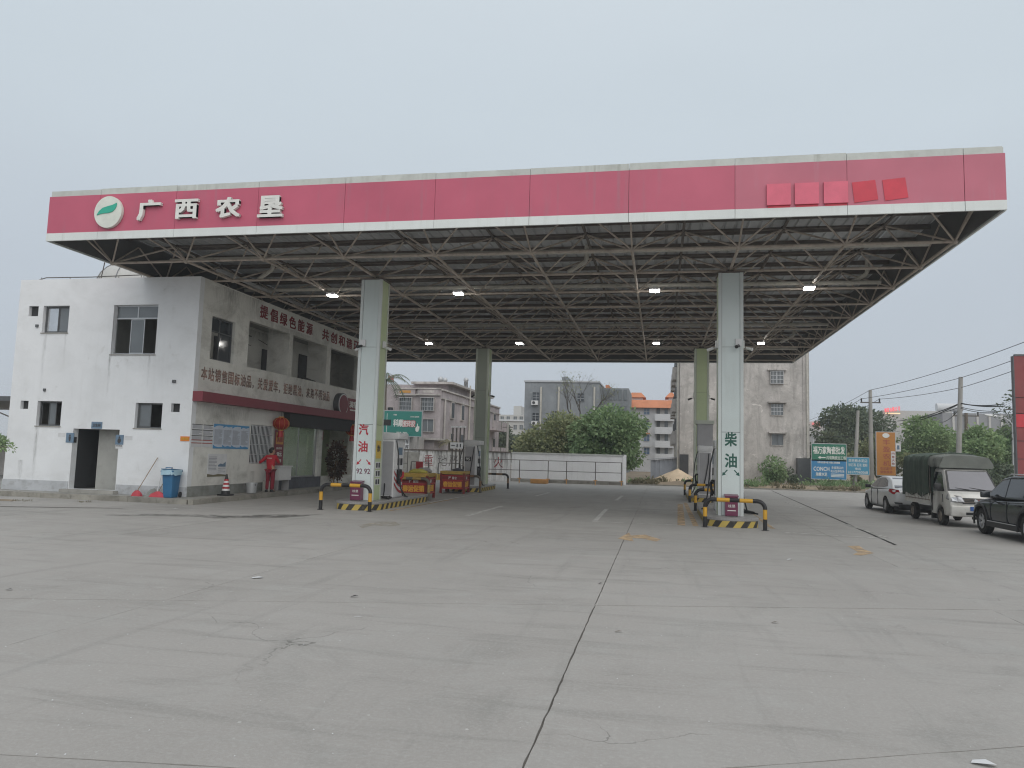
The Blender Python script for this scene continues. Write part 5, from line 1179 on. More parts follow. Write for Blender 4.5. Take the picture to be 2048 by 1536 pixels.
def suv(loc):
    t = thing('suv_car', 'dark charcoal suv at the right edge, cut by the frame', 'car', 'cars parked along the right side', loc)
    st = [(-2.30,.48,.95,1.0,.72), (-2.15,.36,1.08,1.12,.86), (-1.7,.28,1.10,1.14,.92), (-1.0,.26,1.06,1.1,.925), (0,.25,1.02,1.04,.925), (.8,.25,1.0,1.06,.925), (1.3,.27,.99,1.07,.92), (1.85,.32,.92,1.0,.90), (2.15,.36,.82,.90,.82), (2.32,.46,.68,.74,.66)]
    car_body(st, 'car_grey', (-1.35, 1.35), t, .365)
    prof = [(-2.15,1.08), (-1.95,1.45), (-1.5,1.63), (-.7,1.68), (0,1.67), (.45,1.60), (1.30,1.03)]
    W_, side, front = greenhouse(prof, .84, .64, 1.04, 1.67, 'car_grey', t)
    side([(.50,1.10), (1.02,1.11), (.42,1.52), (.02,1.585), (-.02,1.10)], 'glass_car'); side([(-.08,1.10), (-.05,1.59), (-.85,1.60), (-1.02,1.55), (-1.02,1.13)], 'glass_car'); side([(-1.10,1.14), (-1.10,1.54), (-1.45,1.50), (-1.75,1.22)], 'glass_car')
    front((1.22,1.09), (.50,1.58), .76, .60, 'glass_screen', 'windscreen', (0,.55,.8)); front((-2.1,1.15), (-1.85,1.50), .72, .62, 'glass_car', 'rear_window', (0,-.9,.3))
    for s in (-1, 1):
        o = obj('mirror', MB().box(s*.90, s*1.12, .70, .84, 1.05, 1.22).box(s*.82, s*.95, .74, .82, 1.05, 1.10), 'car_grey', t); bevel(o, .025, 2)
        for y in (.05, -.95): obj('door_handle', MB().box(s*.915, s*.94, y-.12, y+.1, .90, .935), 'car_trim', t)
        for y in (.70, -.30): obj('door_seam', MB().box(s*.905, s*.930, y-.005, y+.005, .36, 1.0), 'car_trim', t)
        obj('sill_trim', MB().box(s*.88, s*.945, -.88, .88, .26, .40), 'car_trim', t); obj('chrome_strip', MB().box(s*.935, s*.955, -.85, .85, .40, .42), 'rim', t)
        for y in (-1.35, 1.35):
            P_ = [(s*.905, y+.425*math.cos(a), .365+.425*math.sin(a)) for a in np.linspace(-.25, math.pi+.25, 15)]; Q_ = [(s*.905, y+.49*math.cos(a), .365+.49*math.sin(a)) for a in np.linspace(-.25, math.pi+.25, 15)]
            obj('arch_trim', MB().prism(P_+Q_[::-1], (s*.035, 0, 0)), 'car_trim', t)
        obj('head_lamp', MB().prism([(s*.62, 2.2, .76), (s*.86, 1.9, .86), (s*.82, 1.95, .93), (s*.58, 2.2, .84)], (0, .03, .02)), 'head_lamp', t)
        obj('roof_rail', MB().path([(s*.60, .2, 1.69), (s*.60, .1, 1.725), (s*.60, -1.3, 1.715), (s*.60, -1.4, 1.67)], .016, 6), 'rim', t)
    obj('underbody', MB().box(-.7, .7, -1.95, 1.95, .22, .36), 'car_trim', t)
    for y in (-1.35, 1.35):
        for s in (-1, 1): wheel(s*.79, y, .365, .225, t, s, 'rim', 5)
suv((9.98, 22.53, 0))
def truck(loc):
    # local y grows towards the camera (the front), wheels at +1.35 and -1.35
    t = thing('canvas_truck', 'dusty silver mini truck with dark green canvas over its bed', 'truck', None, loc, math.pi)
    prof = [(.55,.34), (.55,1.80), (.75,1.845), (1.25,1.83), (1.42,1.74), (1.92,1.12), (2.10,1.04), (2.2,.88), (2.22,.42), (1.95,.34)]
    W_, side, front = greenhouse(prof, .775, .64, 1.0, 1.83, 'car_truck', t, .045)
    c = [o for o in t.children if o.name.startswith('cabin')][0]
    for sx in (-1, 1):
        k = obj('cutter', MB().tube((sx*.4, 1.35, .30), (sx*1.2, 1.35, .30), .37, 24), 'car_trim', t); bpy.context.view_layer.update(); b = c.modifiers.new('b', 'BOOLEAN'); b.operation = 'DIFFERENCE'; b.solver = 'EXACT'; b.object = k; bake(c); bpy.data.objects.remove(k)
    side([(.68,1.08), (.70,1.70), (1.18,1.70), (1.34,1.60), (1.68,1.10)], 'glass_car')
    front((1.935,1.125), (1.42,1.765), .735, .62, 'car_trim', 'windscreen_seal', (0,.25,.20)); front((1.90,1.165), (1.435,1.735), .67, .575, 'glass_screen', 'windscreen', (0,.95,.77))
    for s in (-1, 1):
        o = obj('mirror', MB().box(s*.80, s*1.0, 1.52, 1.62, 1.12, 1.34).box(s*.74, s*.85, 1.55, 1.60, 1.10, 1.16), 'car_trim', t); bevel(o, .02, 2)
        o = obj('head_lamp', MB().prism([(s*.36, 2.20, .76), (s*.74, 2.15, .77), (s*.790, 1.92, .88), (s*.775, 1.95, .99), (s*.44, 2.15, .95)], (s*.014, .085, .03)), 'lamp_housing', t); bevel(o, .012, 2)
        obj('head_lamp', MB().prism([(s*.42, 2.275, .80), (s*.56, 2.262, .80), (s*.57, 2.25, .93), (s*.45, 2.255, .92)], (0, .012, .004)).prism([(s*.59, 2.258, .81), (s*.72, 2.235, .82), (s*.74, 2.20, .93), (s*.60, 2.24, .93)], (0, .014, .004)), 'head_lamp', t)
        obj('door_seam', MB().box(s*.768, s*.786, .665, .675, .42, 1.0).box(s*.768, s*.786, 1.60, 1.61, .75, 1.0), 'car_trim', t); obj('door_handle', MB().box(s*.775, s*.795, .74, .86, .95, .985), 'car_trim', t)
        obj('fog_lamp', MB().box(s*.42, s*.66, 2.215, 2.23, .48, .56), 'rim_dirty', t)
        obj('mud_flap', MB().box(s*.5, s*.74, .42, .52, .16, .52), 'car_trim', t)
    obj('grille', MB().prism([(-.40, 2.205, .74), (.40, 2.205, .74), (.46, 2.185, .92), (-.46, 2.185, .92)], (0, .02, 0)), 'car_trim', t)
    for z in (.78, .83, .88): obj('grille_bar', MB().box(-.42, .42, 2.222, 2.232, z, z+.012), 'rim_dirty', t)
    obj('emblem', MB().prism([(0, 2.232, .79), (.07, 2.232, .87), (.03, 2.232, .87), (0, 2.232, .83), (-.03, 2.232, .87), (-.07, 2.232, .87)], (0, .008, 0)), 'tail_red', t)
    o = obj('bumper', MB().box(-.76, .76, 2.14, 2.26, .34, .68), 'car_truck', t); bevel(o, .04, 3); obj('bumper_slot', MB().box(-.34, .34, 2.262, 2.268, .40, .48), 'car_trim', t)
    obj('number_plate', MB().box(-.22, .22, 2.265, 2.28, .53, .66), 'plate_blue', t)
    obj('wiper', MB().tube((.1, 1.925, 1.17), (.5, 1.87, 1.22), .012, 5).tube((-.35, 1.925, 1.17), (.08, 1.86, 1.235), .012, 5), 'car_trim', t)
    obj('bed_floor', MB().box(-.74, .74, -2.15, .46, .60, .68), 'car_truck', t); obj('bed_side', MB().box(-.775, -.745, -2.15, .46, .60, .98), 'car_truck', t); obj('bed_side', MB().box(.745, .775, -2.15, .46, .60, .98), 'car_truck', t); obj('tail_gate', MB().box(-.745, .745, -2.18, -2.15, .60, .98), 'car_truck', t)
    obj('chassis', MB().box(-.45, -.35, -2.1, 1.9, .36, .50).box(.35, .45, -2.1, 1.9, .36, .50).box(-.6, .6, -1.45, -1.25, .22, .36).box(-.4, .4, -.6, .3, .28, .42), 'car_trim', t)
    for x in (-.77, .77): obj('hook_rail', MB().box(x-.012, x+.012, -2.1, .42, .74, .77), 'rim_dirty', t)
    # canvas cover: sagging, pleated sides and a bulging top that hangs over the cab
    r = random.Random(4); ny = 44; prof_c = []
    def sect(y, k):
        f = lambda a: .038*math.sin(y*11+a*.3)+.024*math.sin(y*23+a*.9)+r.uniform(-.008, .008)
        sag = .03*math.cos((y+2.1)*math.pi*2/.85)
        over = y > .5
        if not over: h = [(.80, .86+.06*math.sin(y*6)), (.825, 1.25), (.815, 1.7), (.80, 2.10), (.745, 2.25+sag*.5), (.40, 2.30+sag), (0, 2.32+sag)]
        else:
            q = min(1, (y-.5)/.85); h = [(.80-.03*q, 1.88-.03*q+.03*math.sin(y*14)), (.83-.04*q, 1.95), (.82-.04*q, 2.02), (.80-.05*q, 2.14-.03*q), (.735-.05*q, 2.25+sag*.5-.05*q), (.40, 2.29+sag-.06*q), (0, 2.31+sag-.07*q)]
        L = [(-(x+(f(i)*(1 if i < 4 else .4))), y, z+(f(i+7)*.5 if i else 0)) for i, (x, z) in enumerate(h)]; R_ = [((x+(f(i+3)*(1 if i < 4 else .4))), y, z+(f(i+9)*.5 if i else 0)) for i, (x, z) in enumerate(h)]
        return L+R_[-2::-1]
    def grid(ys, a, b):
        S = [sect(y, k)[a:b] for k, y in enumerate(ys)]; n = len(S[0]); m = MB(); vs = [p for q in S for p in q]
        return m.add(vs, [(i*n+j, i*n+j+1, (i+1)*n+j+1, (i+1)*n+j) for i in range(len(S)-1) for j in range(n-1)])
    cv = obj('canvas_cover', grid(list(np.linspace(-2.2, .50, ny)), 0, 13), 'canvas', t, True)
    cf = obj('canvas_front', grid(list(np.linspace(.505, 1.36, 14)), 0, 13), 'canvas_top', t, True)
    for o in (cv, cf): md = o.modifiers.new('s', 'SOLIDIFY'); md.thickness = .012; s2 = o.modifiers.new('ss', 'SUBSURF'); s2.levels = s2.render_levels = 1; bake(o)
    e = [(x, -2.2, z) for x, _, z in sect(-2.2, 0)]; obj('canvas_back', MB().prism(e, (0, -.012, 0)), 'canvas', t)
    e = [(x, 1.36, z) for x, _, z in sect(1.36, 0)]; o = obj('canvas_flap', MB().prism(e, (0, .03, -.01)), 'canvas_top', t)
    e = [(x*.97, .52, z) for x, _, z in sect(.3, 0)]; obj('canvas_bulkhead', MB().prism(e, (0, -.012, 0)), 'canvas', t)
    obj('canvas_underside', MB().box(-.78, .78, .5, 1.36, 1.86, 1.87), 'canvas', t)
    for y in (-2.1, -1.25, -.4, .42): obj('hoop', MB().path([(-.76, y, .98), (-.76, y, 2.0), (-.6, y, 2.18), (.6, y, 2.18), (.76, y, 2.0), (.76, y, .98)], .018, 6), 'rim_dirty', t)
    for y in np.linspace(-2.0, .4, 8): obj('tie_rope', MB().tube((.83, y, .95), (.79, y+.03, .72), .006, 4).tube((-.83, y, .95), (-.79, y+.03, .72), .006, 4), 'rim_dirty', t)
    for y in (-1.35, 1.35):
        for s in (-1, 1): wheel(s*.69, y, .295, .18, t, s, 'rim_dirty', steel=True)
truck((9.70, 28.0, 0))

M['wall_red'] = paint_mat('flaking_red_wall_paint', (.36, .07, .08), .42)
M['wall_grey'] = paint_mat('flaking_grey_wall_paint', (.20, .19, .19), .50)
# ================================================================ BACKGROUND: WALLS, YARD, FENCES
def bwall(label, p, q, h, th, m, cap, base=None):
    p, q = Vector((p[0], p[1], 0)), Vector((q[0], q[1], 0)); L = (q-p).length; a = math.atan2(q.y-p.y, q.x-p.x)
    t = thing('boundary_wall', label, 'wall', None, p, a); n = max(1, int(L/3.2))
    for k in range(n): obj('wall_panel', MB().box(L*k/n+.006, L*(k+1)/n-.006, 0, th, -.05, h), m, t)
    obj('coping', MB().box(-.03, L+.03, -.05, th+.05, h, h+.09), cap, t)
    if base: obj('base_course', MB().box(0, L, -.02, -.001, -.05, .22), base, t)
    return t, L
wl, L1 = bwall('stained white boundary wall with red warning characters behind the pumps', (-24, 51.9), (-10.35, 51.9), 1.98, .24, 'wall_stained', 'steel_dark')
for ch, u, v, m in (('重', 857, 918, 'print_red'), ('地', 885, 917, 'print_dark'), ('严', 907, 917, 'print_dark'), ('禁', 931, 918, 'print_dark'), ('烟', 966, 921, 'print_red'), ('火', 997, 924, 'print_red')):
    c = onY(u, v, 51.9); text(ch, (c.x+24, 0, 1.30), .66, .76, 'wall_red' if m == 'print_red' else 'wall_grey', wl, bold=.0, proud=.004)
obj('bricked_patch', MB().box(onY(801, 920, 51.9).x+24, onY(838, 920, 51.9).x+24, -.03, -.001, .3, 1.86), 'pave', wl)
wr_, L2 = bwall('clean white boundary wall ending in the open ground on the right', (-10.3, 52.0), (-2.5, 52.7), 1.98, .24, 'wall_white', 'trim_top', 'pave')
obj('end_pier', MB().box(L2-.02, L2+.22, -.05, .29, -.05, 2.08), 'wall_white', wr_)
# pipe fence in front of the clean wall
t = thing('pipe_fence', 'thin dark pipe fence with orange feet before the clean white wall', 'fence', None, (0, 0, 0))
fp = [onZ(u, v) for u, v in ((985, 962), (1036, 966), (1093, 968), (1131, 969), (1189, 971), (1244, 971))]
fp = [Vector((p.x, 49.6+.12*(p.x+9), 0)) for p in fp]
for p in fp:
    obj('post', MB().tube(p+Vector((0,0,.32)), p+Vector((0,0,1.55)), .03, 6), 'rail_paint', t); obj('post_foot', MB().tube(p, p+Vector((0,0,.32)), .035, 6).box(p.x-.12, p.x+.12, p.y-.04, p.y+.04, .28, .33), 'orange_paint', t)
for z in (1.53, .85):
    obj('rail', MB().path([p+Vector((0,0,z)) for p in fp], .022, 6), 'rail_paint', t)
t = thing('kerb_block', 'orange painted block at the foot of the pipe fence', 'kerb block', None, (-7.9, 49.5, 0)); o = obj('block', MB().box(-.55, .55, -.2, .2, 0, .30), 'orange_paint', t); bevel(o, .04, 2)
# raised tank yard kerb
t = thing('yard_kerb', 'low brown concrete kerb along the foot of the white wall', 'kerb', None, (0,0,0))
for k in range(7): obj('kerb_stone', MB().box(-9.4+k*1.0, -8.42+k*1.0, 50.9+.1*k, 51.15+.1*k, -.05, .2+.03*(k % 2)), 'kerb', t)
for k, (u0, u1, v, hh, nm) in enumerate(((818, 880, 945, .42, 'longest'), (900, 935, 946, .40, 'right hand'), (868, 905, 944, .36, 'reddish'))):
    a, b = onY(u0, v, 49.8), onY(u1, v, 49.8)
    t = thing('tank_cover', nm+' low painted cover over the buried tanks', 'tank cover', None, ((a.x+b.x)/2, 49.8+.3*k, 0)); w = (b.x-a.x)/2
    o = obj('cover', MB().loft([[(-w, -.6, 0), (w, -.6, 0), (w, .6, 0), (-w, .6, 0)], [(-w*.94, -.5, hh), (w*.94, -.5, hh), (w*.94, .5, hh), (-w*.94, .5, hh)]]), 'yellow_block' if k < 2 else 'band_red', t); obj('lid', MB().box(-w*.3, w*.3, -.3, .3, hh, hh+.05), 'yellow_block' if k < 2 else 'band_red', t)
# A frame barriers in the tank yard
def barrier(u0, u1, y, h, label, plate_=False):
    a, b = onY(u0, 950, y), onY(u1, 950, y); t = thing('yard_barrier', label, 'barrier', 'pipe barriers in the tank yard', ((a.x+b.x)/2, y, 0)); w = (b.x-a.x)/2
    for s in (-1, 1):
        obj('leg', MB().tube((s*w, -.25, 0), (s*w*.9, 0, h), .022, 6).tube((s*w, .25, 0), (s*w*.9, 0, h), .022, 6), 'rail_paint', t)
    obj('rail', MB().tube((-w*.9, 0, h), (w*.9, 0, h), .022, 6).tube((-w*.95, 0, h*.45), (w*.95, 0, h*.45), .02, 6), 'rail_paint', t)
    if plate_: obj('red_plate', MB().box(-.25, .22, -.05, -.03, h-.75, h+.02), 'red_paint', t)
barrier(820, 858, 45.5, 1.25, 'pipe barrier with a red plate in the tank yard', True); barrier(874, 922, 45.5, 1.22, 'empty pipe barrier right of the red plated one')
t = thing('yard_railing', 'thin dark railing at the left of the tank yard', 'railing', None, (0,0,0))
for u in (790, 796, 814): p = onY(u, 950, 47.5); obj('post', MB().tube((p.x, 47.5, 0), (p.x, 47.5, 2.0), .025, 6), 'rail_paint', t)
a, b = onY(786, 925, 47.5), onY(814, 925, 47.5)
for z in (1.98, 1.1): obj('rail', MB().tube((a.x, 47.5, z), (b.x, 47.5, z), .02, 6), 'rail_paint', t)
# vent pipes and their plate
for k, u in enumerate((904.5, 912, 919.5, 927)):
    p = onY(u, 900, 50.6); t = thing('vent_pipe', ('leftmost', 'second', 'third', 'rightmost')[k]+' of the four capped vent pipes in the tank yard', 'vent pipe', 'tank vent pipes', (p.x, 50.6, 0))
    top = onY(u, 852, 50.6).z; obj('pipe', MB().tube((0,0,0), (0,0,top-.1), .05, 8), 'rail_paint', t); obj('cap', MB().tube((0,0,top-.12), (0,0,top), .14, 10), 'white_paint', t)
a, b = onY(900, 896, 50.4), onY(926, 886, 50.4); t = thing('yard_plate', 'white plate with dark marks hung on the vent pipes', 'sign', None, ((a.x+b.x)/2, 50.42, (a.z+b.z)/2)); w, h = (b.x-a.x)/2, (b.z-a.z)/2+.03
obj('plate', MB().box(-w, w, 0, .05, -h, h), 'white_paint', t); text('一', (-w*.55, 0, 0), .25, .06, 'print_dark', t, bold=.02); text('8', (.05, 0, 0), .12, .26, 'print_dark', t); text('1', (w*.6, 0, 0), .08, .24, 'print_dark', t)
# ---- verge, sand, weeds
verge = struct('verge')
rr = random.Random(8)
def bumpy(name, x0, x1, y0, y1, nx_, ny_, hfun, m, parent):
    vs, fs = [], []
    for j in range(ny_+1):
        for i in range(nx_+1):
            x, y = x0+(x1-x0)*i/nx_, y0+(y1-y0)*j/ny_; e = min(i, nx_-i, j, ny_-j); vs.append((x+rr.uniform(-.1, .1), y+rr.uniform(-.1, .1), hfun(x, y, e)))
    fs = [(j*(nx_+1)+i, j*(nx_+1)+i+1, (j+1)*(nx_+1)+i+1, (j+1)*(nx_+1)+i) for j in range(ny_) for i in range(nx_)]
    return obj(name, MB().add(vs, fs), m, parent, True)
bumpy('earth_bank', -2.2, 34, 53.9, 63.5, 90, 16, lambda x, y, e: -.06 if e == 0 else .06+.10*math.sin(x*.9)*math.cos(y*.7)+rr.uniform(-.05, .10)+(.12 if y < 57 else 0), 'soil', verge)
for k in range(26): obj('kerb_stone', MB().prism([(-2.2+k*1.0, 53.62+.004*k, -.05), (-1.22+k*1.0, 53.62+.004*k, -.05), (-1.22+k*1.0, 53.80, -.05), (-2.2+k*1.0, 53.80, -.05)], (0, 0, .13+rr.uniform(-.02, .02))), 'kerb', verge)
a, b, c = onY(1300, 968, 57.5), onY(1392, 968, 57.5), onY(1363, 938, 57.5); t = thing('sand_heap', 'heap of pale building sand before the weathered grey block', 'sand heap', None, (c.x-.25, 57.8, 0))
vs, fs = [], []; Rn, An = 9, 30; R0 = 2.05; H0 = c.z
for i in range(Rn+1):
    for k in range(An):
        f = i/Rn; a_ = 2*math.pi*k/An; R1 = R0*f*(1+.07*math.sin(3*a_)+.05*math.sin(5*a_+1)); vs.append((R1*math.cos(a_)*(1.25 if math.cos(a_) < 0 else 1.0), R1*math.sin(a_), H0*max(0, (1-f)**.95)*(1+rr.uniform(-.04, .04))-.03*f))
for i in range(Rn):
    for k in range(An): fs.append((i*An+k, i*An+(k+1) % An, (i+1)*An+(k+1) % An, (i+1)*An+k))
obj('sand', MB().add(vs, fs), 'sand', t, True)
r_ = np.random.default_rng(11)
def weeds(name, spots, per, size, m, label, seed):
    """clumps of upright blades"""
    r = np.random.default_rng(seed); P, N = [], []
    for (x, y, rad, hgt) in spots:
        n = per; a = r.uniform(0, 6.28, n); q = np.sqrt(r.random(n))*rad; P.append(np.stack([x+q*np.cos(a), y+q*np.sin(a)*.6, np.abs(r.normal(0, hgt*.5, n))], 1)); N.append(np.stack([np.cos(a)*.5, np.sin(a)*.5, np.full(n, .8)], 1))
    o = leaf_cloud(name, np.concatenate(P), np.concatenate(N), size, m, None, .35, 0, seed); return tag(o, label, 'weeds', None, 'stuff')
sp = [(r_.uniform(-2, 13), r_.uniform(54.2, 56.5), r_.uniform(.2, .9), r_.uniform(.1, .35)) for _ in range(42)]
weeds('dry_weeds', sp, 70, .28, 'leaf_dry', 'dry weeds along the edge of the forecourt', 12)
weeds('green_weeds', [(5.4, 55, 1.3, .35), (6.6, 55, 1.0, .4), (4.4, 55.1, .8, .3), (8, 60.5, 1.2, .5), (-1.5, 54.9, .7, .3), (2.2, 55.2, .6, .3), (12.5, 58, 1.6, .5), (14.5, 56, 1.4, .5)]+[(r_.uniform(11, 26), r_.uniform(57, 64), r_.uniform(.5, 1.6), .5) for _ in range(22)], 160, .30, 'leaf_green', 'green weeds and low scrub on the verge', 13)
weeds('green_weeds', [(-21.5, 20.0, .6, .03), (-19.4, 20.0, .35, .02), (-17.7, 20.6, .25, .02), (-20.6, 21.68, .3, .03), (-13.9, 40, .4, .1)], 45, .055, 'leaf_dry', 'small weeds in the cracks before the shop', 14)
# ================================================================ BACKGROUND: BUILDINGS
def block(name, label, x0, x1, y0, y1, z1, m, group=None):
    t = thing(name, label, 'building', group, (0,0,0)); obj('wall', MB().box(x0, x1, y0, y1, -.1, z1), m, t); return t
def bwin(t, u0, v0, u1, v1, y, nx_=3, ny_=2, fm='frame_alu', gm='glass_grey', hood=0.0, deep=.10, bars=0, sill=None):
    a, b = onY(u0, v1, y), onY(u1, v0, y); x0, x1, z0, z1 = a.x, b.x, a.z, b.z
    f = MB(); w = (x1-x0); h = (z1-z0); e = max(.04, w*.05)
    f.box(x0-e, x1+e, y-deep, y-.002, z1, z1+e).box(x0-e, x1+e, y-deep, y-.002, z0-e, z0).box(x0-e, x0, y-deep, y-.002, z0, z1).box(x1, x1+e, y-deep, y-.002, z0, z1)
    fo = obj('window', f, sill or fm, t)
    obj('pane', MB().box(x0, x1, y-.03, y-.002, z0, z1), gm, fo)
    g = MB()
    for k in range(1, nx_): x = x0+w*k/nx_; g.box(x-.02, x+.02, y-.06, y-.031, z0, z1)
    for k in range(1, ny_): z = z0+h*k/ny_; g.box(x0, x1, y-.055, y-.031, z-.02, z+.02)
    if g.v: obj('glazing_bar', g, fm, fo)
    if bars:
        q = MB()
        for k in range(bars+1): x = x0+w*k/bars; q.tube((x, y-deep-.05, z0-.05), (x, y-deep-.05, z1+.05), .014, 4, caps=False)
        for k in range(4): z = z0+h*k/3; q.box(x0-.03, x1+.03, y-deep-.07, y-deep-.03, z-.014, z+.014)
        obj('grille', q, 'frame_alu', fo)
    if hood: obj('hood', MB().box(x0-.25, x1+.25, y-hood, y-.002, z1+e+.02, z1+e+.14), sill or fm, t)
    return fo
# pinkish house on the left behind the wall
PY = 62.0; xr_ = onY(883, 778, PY).x; ztop = onY(883, 778, PY).z; xl_ = onY(770, 778, PY).x-5
pk = block('house', 'pinkish grey rendered house with parapet panels and roof tanks', xl_, xr_, PY, PY+24, ztop, 'bld_pink')
for k, (u0, u1) in enumerate(((792, 832), (836, 880))):
    a, b = onY(u0, 788, PY), onY(u1, 779, PY); obj('parapet_panel', MB().box(a.x, b.x, PY-.16, PY-.002, a.z, b.z), 'bld_pink', pk); obj('panel_frame', MB().box(a.x-.1, b.x+.1, PY-.24, PY-.002, b.z, b.z+.12).box(a.x-.1, b.x+.1, PY-.24, PY-.002, a.z-.12, a.z), 'bld_grey', pk)
    obj('relief', MB().box((a.x+b.x)/2-.5, (a.x+b.x)/2+.5, PY-.20, PY-.161, a.z+.1, b.z-.1), 'gold' if k == 0 else 'bld_grey', pk)
for (u0, v0, u1, v1) in ((800, 796, 825, 820), (843, 796, 869, 821)): bwin(pk, u0, v0, u1, v1, PY, 4, 3, 'frame_alu', 'glass_grey', deep=.25, bars=6, sill='bld_grey')
bwin(pk, 843, 839, 868, 863, PY, 2, 1, 'frame_alu', 'glass_grey', deep=.2, sill='bld_grey')
bwin(pk, 776, 815, 788, 830, PY, 2, 1, 'frame_dark', 'glass', deep=.2, sill='bld_grey')
for k, (u, v) in enumerate(((792, 916), (878, 916))): pass
for y in (PY+3.5, PY+7, PY+12, PY+17, PY+21):                      # right side of the house
    for z in (2.2, 5.0): 
        w_ = obj('window', MB().box(xr_+.002, xr_+.12, y-.5, y+.5, z-.05, z+1.5), 'bld_grey', pk); obj('pane', MB().box(xr_+.121, xr_+.14, y-.42, y+.42, z+.05, z+1.4), 'glass', w_)
obj('parapet_rail', MB().box(xr_+.002, xr_+.14, PY, PY+24, ztop-.12, ztop+.02).box(xr_+.002, xr_+.14, PY, PY+24, ztop-.85, ztop-.75), 'bld_grey', pk)
for u in (893,): p = onY(u, 800, PY+.0); obj('downpipe', MB().tube((xr_+.12, PY+.9, 0), (xr_+.12, PY+.9, ztop-.8), .09, 8), 'bld_grey', pk)
obj('downpipe', MB().tube((xr_+.12, PY+9.5, 0), (xr_+.12, PY+9.5, ztop+1.2), .08, 8), 'pvc', pk)
for y in (PY+16, PY+20): 
    for z in (4.4, 1.6): obj('balcony', MB().box(xr_+.002, xr_+1.6, y-1.6, y+1.6, z, z+.15).box(xr_+1.5, xr_+1.6, y-1.6, y+1.6, z+.15, z+1.0), 'bld_pink', pk)
a = onY(780, 773, PY+4); b = onY(897, 770, PY+4); obj('penthouse', MB().box(xl_, b.x, PY+4, PY+20, ztop-.2, b.z), 'bld_pink', pk); obj('penthouse_roof', MB().box(onY(822, 766, PY+3).x, b.x+.7, PY+3, PY+20, b.z, b.z+.2), 'bld_grey', pk)
obj('porch', MB().box(onY(826, 880, PY-2).x, onY(876, 880, PY-2).x, PY-3, PY-.002, 0, onY(850, 880, PY-3).z), 'bld_pink', pk); obj('porch_roof', MB().box(onY(826, 880, PY-3).x-.2, onY(876, 880, PY-3).x+.3, PY-3.3, PY-.002, onY(850, 880, PY-3).z, onY(850, 876, PY-3).z), 'bld_grey', pk)
def roof_tank(u, v0, v1, y, label):
    a, b = onY(u, v1, y), onY(u, v0, y); r = (b.z-a.z)/2; t = thing('roof_tank', label, 'water tank', 'steel roof tanks on the pinkish house', (a.x, y, a.z))
    obj('tank', MB().lathe([(r*math.cos(q), r+r*math.sin(q)) for q in np.linspace(-math.pi/2, math.pi/2, 11)], n=18, caps=False), 'galv', t, True)
    obj('stand', MB().tube((-r*.7, 0, -1.0), (-r*.6, 0, r*.8), .05, 5).tube((r*.7, 0, -1.0), (r*.6, 0, r*.8), .05, 5).tube((0, r*.7, -1.0), (0, r*.6, r*.8), .05, 5).tube((0, -r*.7, -1.0), (0, -r*.6, r*.8), .05, 5), 'rail_paint', t)
roof_tank(881, 753, 764, PY+5, 'largest round steel tank on the pinkish house'); roof_tank(890, 755, 765, PY+7, 'second round steel tank close beside the largest'); roof_tank(932, 755, 765, PY+14, 'round steel tank nearest the rear left column')
t = thing('roof_letter', 'red single character standing on the roof at the left of the pinkish house', 'sign', None, (onY(782, 757, PY+6).x, PY+6, onY(782, 757, PY+6).z)); text('馆', (0, 0, 0), .62, .66, 'print_red', t, bold=.03, proud=.08); obj('frame', MB().tube((-.25, .1, -.9), (-.25, .1, .2), .03, 5).tube((.25, .1, -.9), (.25, .1, .2), .03, 5), 'white_paint', t)
# lean-to and gate hut below the billboard
hut = block('gate_hut', 'low grey hut with a dark doorway under the teal billboard', onY(786, 900, 56).x-2, onY(828, 900, 56).x, 55.5, 58.5, onY(800, 872, 56).z, 'bld_grey')
a, b = onY(791, 898, 55.5), onY(802, 876, 55.5); obj('doorway', MB().box(a.x, b.x, 55.46, 55.498, a.z, b.z), 'dark', hut)
a, b = onY(810, 899, 55.5), onY(820, 872, 55.5); obj('pillar', MB().box(a.x, b.x, 55.4, 55.498, a.z, b.z), 'wall_white', hut); text('车库', (0,0,0), .1, .1, 'print_dark', hut) if False else None
text('车', ((a.x+b.x)/2, 55.4, (a.z*.45+b.z*.55)), .28, .30, 'print_dark', hut); text('库', ((a.x+b.x)/2, 55.4, (a.z*.8+b.z*.2)), .28, .30, 'print_dark', hut)
# teal billboard
def board(name, label, pts, y, th, m, posts=(), cat='sign', group=None, frame='galv'):
    (u0, v0), (u1, v1) = pts; a, b = onY(u0, v1, y), onY(u1, v0, y); t = thing(name, label, cat, group, ((a.x+b.x)/2, y, 0)); w = (b.x-a.x)/2
    obj('panel', MB().box(-w, w, 0, th, a.z, b.z), m, t)
    obj('frame', MB().box(-w-.03, w+.03, .0, th+.03, b.z, b.z+.05).box(-w-.03, w+.03, .0, th+.03, a.z-.05, a.z).box(-w-.03, -w, 0, th+.03, a.z, b.z).box(w, w+.03, 0, th+.03, a.z, b.z), frame, t)
    for u in posts: x = onY(u, v1, y).x-(a.x+b.x)/2; obj('post', MB().tube((x, th+.1, -.05), (x, th+.1, b.z-.1), .05, 8), 'pole', t)
    return t, w, a.z, b.z
bb, w, z0, z1 = board('billboard', 'teal green tile glue billboard left of the pinkish house', ((767, 823), (844, 871)), 55.0, .2, 'sign_green2', (823, 834), 'billboard'); h = z1-z0
bb.rotation_euler = (0, 0, -.0)
text('科顺', (-w*.24, 0, z0+h*.52), .80, .58, 'white_letter', bb, bold=.035); text('瓷砖胶', (w*.34, 0, z0+h*.50), 1.06, .56, 'cover_b', bb, bold=.075); text('瓷砖胶', (w*.34, -.008, z0+h*.50), .98, .50, 'white_letter', bb, bold=.02)
